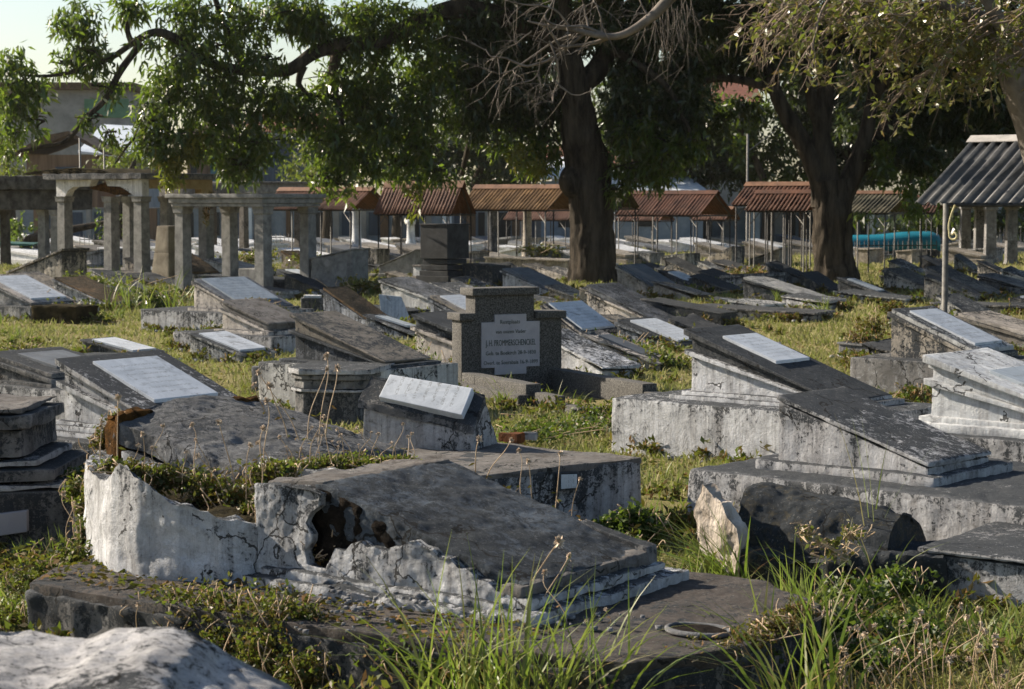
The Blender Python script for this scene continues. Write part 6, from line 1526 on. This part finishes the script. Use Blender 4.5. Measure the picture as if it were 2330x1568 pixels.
def tuft(label, loc, n, h, spread=.12, lean=(0, 0), w=.010, mat='blade', group=None, name='grass_clump', var=.35, dry=0):
    loc = Vector(loc); P = np.zeros((n, 3)); a = RS.rand(n) * 6.28; r = np.sqrt(RS.rand(n)) * spread
    P[:, 0] = np.cos(a) * r; P[:, 1] = np.sin(a) * r; P[:, 2] = -.03
    H = h * (1 - var + 1.5 * var * RS.rand(n)); ln = RS.normal(size=(n, 2)) * .38 + np.array(lean)
    V, Fc = blades(P, H, w * (.6 + .8 * RS.rand(n)), ln, 6, .8)
    if dry:
        t = thing(name, label, 'grass', tuple(loc), 0, group)
        mesh_np('blades', V, Fc, M[mat], t)
        n2 = min(n, dry); P2 = P[:n2]; V, Fc = blades(P2, H[:n2] * .8, w * .6 * np.ones(n2), RS.normal(size=(n2, 2)) * .7, 5, .8); mesh_np('dry_blades', V, Fc, M['drygrass'], t)
        return t
    o = mesh_np(name, V, Fc, M[mat]); o.location = loc; return tag(o, label, 'grass', group)
gp = lambda u, v, z=0: tuple(G(u, v, z))
big = [('long bright green grass clump at the bottom edge left of centre foreground', gp(1010, 1655), 46, .60, .16, (-.05, 0)),
       ('long green grass clump at the bottom edge before the tomb foot, second from left', gp(1110, 1668), 52, .62, .16, (0, 0)),
       ('arching green grass clump at the bottom edge under the tomb foot mouldings', gp(1215, 1660), 52, .58, .18, (.25, 0)),
       ('thick green grass clump at the bottom edge below the vase socket', gp(1330, 1655), 60, .50, .20, (.1, 0)),
       ('fan of long grass leaning left beside the pale broken barrel end', gp(1655, 1362), 70, .62, .12, (-.75, 0)),
       ('loose long grass in front of the pale broken barrel end', gp(1580, 1400), 44, .42, .18, (-.3, 0)),
       ('upright bright grass clump in front of the black barrel tomb', gp(1815, 1450), 48, .52, .10, (0, 0)),
       ('low grass clump with dry base at the rounded corner of the cement base', gp(1745, 1530), 44, .40, .14, (-.1, 0)),
       ('wide arching pale grass clump at the lower right bottom edge', gp(1870, 1640), 34, .62, .12, (.1, 0)),
       ('arching grass clump left of the wide pale one at the bottom', gp(1790, 1655), 26, .50, .10, (-.6, 0)),
       ('green grass clump sprouting between steep black tomb and headstone', gp(905, 862), 60, .52, .30, (0, 0)),
       ('small green clump on the white ledge of the steep black tomb', gp(828, 838, .45), 22, .22, .06, (0, 0)),
       ('thin grass clump growing before the plaque of the headstone', gp(1150, 912), 22, .36, .14, (0, 0)),
       ('thin grass clump on the kerb right of the headstone plaque', gp(1290, 925), 16, .30, .2, (.2, 0)),
       ('tall yellow-green grass in front of the ruined white arches', gp(288, 705), 40, .9, .5, (0, 0)),
       ('tall thin grass at the left leg of the small pergola', gp(408, 722), 26, 1.0, .3, (0, 0)),
       ('coarse grass tuft left of the long cement base, at the left edge', gp(40, 1400), 90, .26, .35, (0, 0)),
       ('coarse grass tuft behind the left end of the long cement base', gp(120, 1290), 90, .24, .3, (0, 0)),
       ('grass tuft on the path between wide plinth and cement base', gp(1520, 1165), 60, .18, .35, (0, 0)),
       ('grass tuft below the plinth of the big moulded tomb', gp(1470, 1105), 70, .20, .4, (0, 0)),
       ('bright grass tuft at lower right beside the cut-off base', gp(2230, 1430), 90, .22, .4, (0, 0)),
       ('grass tuft at the lower right corner', gp(2310, 1500), 90, .22, .35, (0, 0))]
for lab, loc, n, h, sp_, ln in big:
    if loc[1] < 9.4: h *= 1.3; n = int(n * .62)
    tuft(lab, loc, n, h, sp_, ln, .019 if loc[1] < 12 else .016 if loc[1] < 25 else .03, dry=9)
# tall single blades
for lab, loc, h, ln, n in (('very tall green grass stems rising in front of the black barrel tomb', gp(1985, 1350), 1.12, (-.22, 0), 5), ('tall grass stem with a red bent leaf right of the barrel', gp(2010, 1380), .62, (.15, 0), 4), ('tall broken grass stem standing before the barrel middle', gp(1900, 1400), .60, (-.1, 0), 4)):
    tuft(lab, loc, n, h, .04, ln, .014, var=.2)
# small tufts here and there
rg = random.Random(21); k = 0
while k < 90:
    Y = math.exp(rg.uniform(math.log(9), math.log(50))); X = rg.uniform(-1, 1) * Y * .26
    if inside_any(np.array([[X, Y]]), .02)[0]: continue
    u, v = proj((X, Y, 0)); o = tuft('small grass tuft in the turf', (X, Y, gz(X, Y)), 26, rg.uniform(.12, .28) * (1 + Y / 60), .10, (0, 0), .008 * (1 + Y / 18), group='small grass tufts in the turf', name='grass_tuft'); k += 1
    side = 'left' if u < 780 else 'middle' if u < 1560 else 'right'; dist = 'foreground' if Y < 15 else 'middle distance' if Y < 30 else 'far lawn'
    o['label'] = 'small grass tuft in the turf, %s %s' % (side, dist); o['group'] = 'small grass tufts %s %s' % (side, dist)

def creeper(label, spots, n, L=.03, mat='weed', ratio=.5, name='creeping_plant', stems=12, zbase=None, spray=5, mat2=None):
    """spots: (u, v, y, rx, rz) ellipsoids of small leaves"""
    cs = [tuple(Vp(u, v, y)) for u, v, y, rx, rz in spots]; rr = [(rx, rx * .7, rz) for *_, rx, rz in spots]
    o0 = Vector(cs[0]); t = thing(name, label, 'plant', tuple(o0))
    P, D, Ls = clump_leaves(cs, rr, [n * DENSW] * len(cs), L, ratio, spray, -.2, 0.0, 1.2)
    o = leaf_obj('leaves', P, D, Ls, ratio, M[mat], t); o.location = -o0
    if mat2:
        P, D, Ls = clump_leaves(cs, rr, [n * .45] * len(cs), L, ratio, spray, -.2, 0.0, 1.2)
        o = leaf_obj('withered_leaves', P, D, Ls, ratio * .7, M[mat2], t); o.location = -o0
    g = Geo()
    for c, r in zip(cs, rr):
        for _ in range(stems):
            p = Vector(c) + Vector((rg.gauss(0, r[0] * .5), rg.gauss(0, r[1] * .5), -r[2] * .5)); q = p + Vector((rg.gauss(0, r[0] * .5), rg.gauss(0, .05), r[2] * rg.uniform(.6, 1.7)))
            g.tube(smoothpath([p, (p + q) / 2 + Vector((rg.gauss(0, .03), rg.gauss(0, .03), rg.gauss(0, .02))), q], 3), .0022 + p.y * .0001, 4)
    o = g.build('stems', M['stem'], t); o.location = -o0
    return t
DENSW = 1.0
dF = O.y
creeper('dense dry weeds filling the top of the rounded head block', [(300, 1075, 10.9, .10, .06), (360, 1090, 10.9, .12, .07), (420, 1095, 10.9, .14, .08), (480, 1115, 10.8, .14, .09), (540, 1140, 10.7, .13, .10), (575, 1170, 10.5, .06, .06), (600, 1085, 10.9, .14, .08), (250, 1075, 11.0, .07, .06), (640, 1075, 11, .10, .05)], 520, .034, 'weed', mat2='weed_brown')
creeper('orange-brown moss and weeds at the broken left end of the arched slab', [(235, 1010, 12.1, .07, .12), (262, 1040, 12.0, .08, .08), (225, 1060, 12.0, .06, .06), (210, 1110, 11.6, .05, .06), (260, 960, 12.1, .05, .06)], 360, .030, 'weed_brown', mat2='weed')
creeper('yellow-green mat of low plants on the ledge behind the sloping slab', [(680, 1060, 11.3, .12, .03), (740, 1055, 11.4, .13, .04), (800, 1052, 11.4, .13, .04), (860, 1055, 11.3, .12, .03), (910, 1052, 11.4, .08, .02)], 560, .026, 'leaf_light', mat2='weed_brown')
creeper('creeper spilling over the front edge of the long cement base', [(340, 1395, 9.72, .10, .10), (400, 1395, 9.62, .13, .12), (460, 1405, 9.5, .15, .15), (520, 1420, 9.4, .16, .17), (580, 1425, 9.3, .16, .18), (640, 1425, 9.2, .14, .16), (600, 1500, 9.1, .18, .16), (690, 1420, 9.2, .10, .08), (680, 1540, 8.9, .14, .12), (430, 1460, 9.5, .10, .10), (500, 1480, 9.3, .12, .10)], 900, .032, 'weed', mat2='weed_brown')
creeper('weeds on the cement base edge in the bottom centre', [(860, 1480, 8.95, .12, .07), (920, 1500, 8.85, .12, .09), (980, 1520, 8.75, .14, .10), (1050, 1540, 8.65, .14, .10), (1130, 1545, 8.6, .14, .10), (1240, 1560, 8.55, .16, .10), (1350, 1565, 8.5, .14, .08)], 800, .034, 'weed_green', mat2='weed_brown')
creeper('dark leafy weeds in the shadow right of the barrel tomb', [(1900, 1420, 9.9, .20, .12), (1990, 1440, 9.8, .24, .14), (2080, 1450, 9.8, .22, .12), (1950, 1360, 10.3, .22, .12), (2050, 1330, 10.6, .18, .10), (1860, 1490, 9.3, .2, .10), (1980, 1520, 9.2, .24, .10), (2100, 1520, 9.3, .22, .10), (1720, 1490, 9.0, .12, .10)], 620, .040, 'weed_green', .55)
creeper('dry straw and withered weeds on the long cement base before the tomb side', [(620, 1395, 9.75, .16, .03), (740, 1410, 9.65, .18, .03), (860, 1430, 9.45, .2, .04), (980, 1450, 9.3, .2, .05), (1100, 1470, 9.15, .2, .05), (500, 1380, 9.9, .14, .03)], 260, .035, 'weed_brown', .2, mat2='drygrass')
creeper('dark moss and dry weeds on the rounded corner of the cement base', [(1700, 1455, 8.75, .12, .04), (1640, 1485, 8.65, .14, .05), (1760, 1425, 8.95, .12, .05), (1560, 1500, 8.6, .14, .05), (1820, 1395, 9.15, .1, .05)], 480, .026, 'weed_brown', .4, mat2='weed')
creeper('sprig with small reddish leaves in front of the black barrel', [(1830, 1210, 10.3, .06, .03), (1880, 1240, 10.3, .10, .03), (1940, 1215, 10.3, .07, .05), (1900, 1260, 10.3, .12, .04)], 60, .035, 'leaf_olive', .5)
creeper('leafy green shrub between cement base and wide plinth', [(1400, 1200, 12.6, .10, .08), (1440, 1185, 12.6, .12, .10), (1480, 1200, 12.6, .12, .09), (1420, 1240, 12.0, .14, .06)], 380, .045, 'weed_green', .6)
creeper('dry weeds along the far edge of the dark sloping slab', [(1140, 1125, 11.4, .06, .03), (1230, 1180, 11.3, .1, .04), (1300, 1200, 11.4, .12, .05), (1360, 1230, 11.2, .12, .05), (1420, 1290, 10.6, .1, .04)], 220, .03, 'weed_brown', mat2='leaf_light')
creeper('dry weeds growing out of the brick hole in the front tomb', [(700, 1240, 10.0, .05, .04), (760, 1215, 10.0, .06, .04), (900, 1270, 9.75, .06, .03), (770, 1250, 9.95, .07, .03), (820, 1255, 9.9, .08, .04), (870, 1275, 9.8, .07, .03), (740, 1275, 9.95, .05, .03)], 170, .03, 'weed_brown')
creeper('weeds on the left dark stepped tomb top', [(100, 1090, 12.9, .14, .05), (150, 1085, 12.9, .12, .05), (70, 1060, 13.1, .10, .05), (190, 1085, 12.8, .08, .05)], 300, .034, 'weed_green', mat2='weed')
creeper('tangled weeds left of the rounded head block', [(170, 1120, 11.9, .07, .08), (190, 1160, 11.6, .05, .08), (160, 1260, 10.8, .14, .08), (110, 1300, 10.6, .16, .08), (190, 1225, 11.1, .05, .1), (60, 1330, 10.6, .2, .1), (30, 1400, 10.2, .2, .1)], 330, .034, 'weed', mat2='leaf_light')
creeper('creeper hanging over the low grey tomb at the left edge', [(20, 800, 21.0, .3, .10), (60, 805, 21, .22, .10), (100, 850, 20.5, .12, .22), (110, 900, 19.8, .12, .12)], 330, .05, 'weed', mat2='weed_brown')
creeper('heap of brown weeds over the block on the lit lawn', [(110, 700, 37, .5, .2), (160, 715, 36.5, .5, .2), (220, 735, 35, .5, .12), (60, 705, 37, .4, .2)], 520, .09, 'weed', mat2='weed_brown')
creeper('orange dry growth on the moulded pale tomb slope', [(575, 690, 30.6, .3, .06), (610, 705, 30.2, .26, .06), (640, 718, 29.8, .2, .05)], 330, .05, 'weed_brown')
creeper('green and brown weeds by the feet of the white arches', [(230, 665, 44, .7, .35), (290, 690, 41, .7, .35), (200, 640, 46, .8, .12), (340, 690, 41, .6, .25)], 520, .10, 'weed', mat2='leaf_light')
creeper('dark bush in the hollow left of the small pergola', [(380, 690, 42, .7, .3), (350, 700, 40, .5, .2)], 700, .10, 'leaf_dark')
creeper('grassy mound of weeds right of the steep black tomb', [(900, 850, 22.3, .4, .22), (950, 880, 21.6, .5, .16), (880, 800, 23.6, .4, .16), (990, 900, 21, .3, .08)], 700, .05, 'weed_green', mat2='weed')
creeper('weeds along the right shoulder of the framed tablet tomb', [(1985, 745, 29, .26, .25), (1965, 770, 28, .3, .12), (2030, 700, 30, .2, .06), (1955, 822, 25, .22, .06)], 420, .06, 'weed_brown', mat2='leaf_light')
creeper('weeds behind the black topped wedge tomb', [(2060, 915, 18.5, .25, .10), (2095, 900, 18.5, .2, .10), (2120, 930, 18, .2, .06)], 300, .05, 'weed_brown', mat2='weed_green')
creeper('dry mound of weeds below the headstone kerb', [(1370, 950, 20, .5, .1), (1290, 970, 19, .6, .08), (1200, 985, 18, .6, .05), (1440, 965, 19, .35, .08)], 460, .05, 'weed_green', mat2='weed')
creeper('weeds on the lawn mound right of the headstone', [(1370, 800, 27, .5, .25), (1440, 810, 26.5, .6, .2), (1510, 825, 26, .5, .15), (1340, 830, 25.5, .3, .15)], 520, .07, 'weed', mat2='weed_green')
creeper('bright weeds catching light in the shade between the trunks', [(1575, 662, 46, .6, .12), (1620, 655, 47, .5, .12), (1700, 700, 42, .5, .1), (1550, 712, 40, .5, .1)], 240, .10, 'leaf_light')
creeper('golden weeds under the forked trunk in a patch of sun', [(1960, 665, 48, .6, .10), (2030, 672, 47, .5, .08), (1700, 622, 52, .8, .2), (1760, 632, 52, .5, .15)], 300, .10, 'weed_brown')
creeper('dry leaves and weeds left of the second rust roof posts', [(600, 580, 60, .8, .15), (560, 590, 60, .8, .15), (700, 590, 58, .7, .12), (1230, 570, 60, 1.0, .12), (820, 648, 45, .6, .12)], 330, .12, 'leaf_olive')
creeper('dried vine hanging from the roof edge of the small pergola', [(478, 455, 47.2, .12, .2), (470, 490, 47.2, .06, .25)], 200, .06, 'weed_brown')
creeper('dark rosette of weeds at the corner of the sloping slab', [(1190, 1360, 9.6, .05, .05), (1160, 1395, 9.4, .06, .04), (1205, 1335, 9.7, .04, .04)], 130, .035, 'leaf_dark')

# dry flower stalks
def stalk_proto(i):
    r_ = random.Random(100 + i); h = .30 * r_.uniform(.7, 1.15); b_ = Vector((r_.gauss(0, .06), r_.gauss(0, .04), 0))
    pts = smoothpath([(0, 0, 0), Vector((b_.x * .2, 0, h * .4)), Vector((b_.x * .9, b_.y, h * .8)), Vector((b_.x * 1.3, b_.y, h))], 4)
    g = Geo(); g.tube(pts, [.0034 - .0016 * k / len(pts) for k in range(len(pts))], 5); st = g.build('flower_stalk', M['stem'])
    n = 46; D = RS.normal(size=(n, 3)); D[:, 2] += .5; P = np.tile(np.array(pts[-1]), (n, 1)); L = .013 + .011 * RS.rand(n)
    hd = leaf_obj('flower_head', P, D, L, .45, M['flower'], st)
    P2, D2_, L2_ = [], [], []
    for k in range(r_.randint(2, 6)):
        q = pts[r_.randint(1, 5)]; P2.append(tuple(q)); D2_.append((r_.gauss(0, 1), r_.gauss(0, 1), -.2)); L2_.append(.04)
    leaf_obj('leaf', np.array(P2), np.array(D2_), np.array(L2_), .25, M['weed_brown'], st)
    return st
protos = [stalk_proto(i) for i in range(7)]; used = set()
def place_stalk(u, v, y, h, lab, grp, z=None):
    i = rg.randint(0, 6); pr_ = protos[i]
    if i in used:
        o = pr_.copy(); COL.objects.link(o)
        for ch in pr_.children: c = ch.copy(); COL.objects.link(c); c.parent = o
    else: o = pr_; used.add(i)
    p = Vp(u, v, y) if z is None else G(u, v, z)
    o.location = p; o.rotation_euler = (rg.gauss(0, .12), rg.gauss(0, .15), rg.uniform(0, 6.28)); s_ = h / .28; o.scale = (s_ ** .5, s_ ** .5, s_)
    tag(o, lab, 'dried flower', grp)
for lab, lst in (('dry flower stalk rising from the weeds on the rounded head block', [(300, 1080, 11, .22), (330, 1090, 10.9, .30), (268, 1095, 11, .42), (380, 1080, 10.9, .18), (415, 1100, 10.8, .20), (455, 1110, 10.8, .28), (480, 1100, 10.8, .20), (510, 1140, 10.7, .30), (540, 1120, 10.7, .36), (560, 1160, 10.6, .30), (590, 1150, 10.6, .34), (350, 1060, 11.2, .2), (610, 1110, 10.9, .38), (630, 1100, 10.9, .26), (228, 1060, 11.6, .2), (585, 1230, 10.2, .26)]),
                 ('dry flower stalk in the cluster on the ledge behind the sloping slab', [(655 + i * 12.5, 1050 + (i * 7) % 13, 11.2 + (i % 4) * .1, .10 + .02 * ((i * 5) % 7)) for i in range(24)]),
                 ('tall dry flower stalk before the canted dark pedestal', [(660, 1020, 12, .50), (690, 1030, 12, .44), (700, 1010, 12, .36), (725, 1025, 12, .46), (740, 1000, 12.2, .50), (610, 1000, 12.4, .34)]),
                 ('dry flower stalk beside the cement tile of the leaning tomb base', [(1085, 1110, 11.6, .36), (1100, 1120, 11.6, .30), (1190, 1160, 11.3, .28), (1210, 1160, 11.3, .34), (1262, 1180, 11.3, .34), (1300, 1190, 11.3, .22)]),
                 ('dry flower stalk growing before the sloping dark slab', [(1110, 1420, 9.4, .30), (1180, 1430, 9.3, .52), (1215, 1440, 9.2, .30), (1290, 1450, 9.1, .28), (1350, 1460, 9.0, .16), (1390, 1430, 9.1, .14), (955, 1420, 9.5, .12), (1075, 1400, 9.5, .14), (1040, 1370, 9.6, .14), (985, 1420, 9.4, .12)]),
                 ('dry flower stalk left of the long cement base', [(150, 1230, 11, .16), (176, 1240, 10.9, .26), (90, 1300, 10.8, .16), (316, 1500, 9.6, .24)])):
    for u, v, y, h in lst: place_stalk(u, v, y, h, lab, lab + 's')
for k in range(46):
    u = rg.uniform(1880, 2320); v = rg.uniform(1530, 1660); place_stalk(u, v, 0, rg.uniform(.14, .30), 'dry flower stalk in the weeds at the lower right bottom edge', 'dry flower stalks at the lower right bottom edge', 0.0)
for k in range(5):
    u = 110 + k * 24; tuft('feathery dry grass stem at the lower left before the cement base', gp(u, 1520 + k * 5), 3, .22, .03, (.2, 0), .012, 'drygrass', 'feathery dry grass stems at the lower left', 'seed_stalk', .2)
for k in range(16):
    u = 1930 + k * 24; tuft('feathery dry grass stem among the lower right weeds', gp(u, 1600 + (k * 37) % 40), 4, .32, .04, (-.25, 0), .009, 'drygrass', 'feathery dry grass stems at the lower right', 'seed_stalk', .2)

# litter and rubble
def litter():
    n = 16000; d = np.exp(RS.uniform(math.log(7), math.log(45), n)); x = RS.uniform(-1, 1, n) * (d * .27 + .6); xy = np.stack([x, d], 1)
    k = ~inside_any(xy, 0); xy = xy[k]; P = np.stack([xy[:, 0], xy[:, 1], gzv(xy) + .015 + .03 * RS.rand(len(xy))], 1)
    n2 = 900; ex_, ey_ = axes(R(35)); a = RS.uniform(-1.7, L + .3, n2); b_ = RS.uniform(-.6, -.05, n2)
    P2 = np.stack([O.x + ex_.x * a + ey_.x * b_, O.y + ex_.y * a + ey_.y * b_, np.full(n2, z0 + .012)], 1)
    px2 = np.array([proj(p) for p in P2]); edge = np.interp(px2[:, 0], [60, 340, 700, 1000, 1420, 1700, 1870], [1326, 1372, 1424, 1462, 1510, 1470, 1378]); P2 = P2[px2[:, 1] < edge - 8]
    P = np.concatenate([P, P2]); D = RS.normal(size=P.shape); D[:, 2] *= .25; Ls = (.02 + .04 * RS.rand(len(P))) * (1 + P[:, 1] / 60)
    tag(leaf_obj('fallen_leaves', P, D, Ls, .38, M['weed_brown']), 'dry fallen leaves scattered over grass and slabs', 'leaves', kind='stuff')
O, L, z0 = OF, LF0, ZF
litter()
def rubble():
    g = Geo(); rg2 = random.Random(8)
    def chip(x, y, z, r):
        V = []; 
        for sx, sy, sz in ((-1, -1, -1), (1, -1, -1), (1, 1, -1), (-1, 1, -1), (-1, -1, 1), (1, -1, 1), (1, 1, 1), (-1, 1, 1)):
            V.append((x + sx * r * rg2.uniform(.5, 1.1), y + sy * r * rg2.uniform(.5, 1.1), z + sz * r * rg2.uniform(.3, .7)))
        g.add(V, [(0, 3, 2, 1), (4, 5, 6, 7), (0, 1, 5, 4), (1, 2, 6, 5), (2, 3, 7, 6), (3, 0, 4, 7)])
    for (ox, oy, th_, x0, x1, y0, y1) in FOOT:
        if oy > 40 or oy < 7: continue
        c, s_ = math.cos(th_), math.sin(th_)
        for k in range(9):
            lx = rg2.uniform(x0, x1); ly = y0 - rg2.uniform(.02, .3); chip(ox + lx * c + ly * s_, oy - lx * s_ + ly * c, .02, rg2.uniform(.01, .045))
    for k in range(70):
        q = G(rg2.uniform(650, 1500), rg2.uniform(1395, 1440), z0); chip(q.x, q.y, z0 + .006, rg2.uniform(.004, .018))
    for k in range(60):
        q = G(rg2.uniform(740, 1000), rg2.uniform(1330, 1400), z0 + .05); chip(q.x, q.y, z0 + .06, rg2.uniform(.006, .02))
    tag(g.build('rubble', M['pl_mid'], None, False), 'small chips of broken plaster lying beside the tombs', 'rubble', kind='stuff')
rubble()
p = G(1700, 520, 0); p = Vp(1700, 500, 86); g = Geo(); g.tube([(0, 0, -.2), (0, 0, Vp(1700, 305, 86).z)], .05, 8); g.tube([(0, 0, Vp(1700, 345, 86).z), (1.1, 0, Vp(1700, 300, 86).z)], .02, 6); o = g.build('thin_pole', M['metal_post']); o.location = (p.x, 86, 0)
tag(o, 'thin bare pole rising behind the shelter with the raised ridge', 'pole')
# ------------------------------------------------------------------ labels kept within sixteen words
for o in list(bpy.data.objects):
    if o.parent is None and 'label' in o:
        wd = str(o['label']).split()
        if len(wd) > 16: print('LONG', len(wd), o['label'])
    for k in ('_L', '_W', '_h1', '_h2', '_hw', '_ze', '_rise'):
        if k in o: del o[k]

scene.cycles.volume_bounces = 0

# ------------------------------------------------------------------ the air over the graves
def haze():
    bm = bmesh.new(); box(bm, -150, 150, -8, 175, -1.2, 22)
    me = bpy.data.meshes.new('haze'); bmesh.ops.recalc_face_normals(bm, faces=bm.faces); bm.to_mesh(me); bm.free()
    m = bpy.data.materials.new('haze'); m.use_nodes = True; nt = m.node_tree; nt.nodes.clear()
    out = nt.nodes.new('ShaderNodeOutputMaterial'); v = nt.nodes.new('ShaderNodeVolumePrincipled')
    v.inputs['Density'].default_value = 0.00012; v.inputs['Color'].default_value = (1, .97, .92, 1); v.inputs['Anisotropy'].default_value = 0.6
    nt.links.new(v.outputs[0], out.inputs['Volume']); me.materials.append(m)
    tag(link(bpy.data.objects.new('haze', me)), 'thin warm haze in the air over the cemetery', 'haze', kind='stuff')
haze()
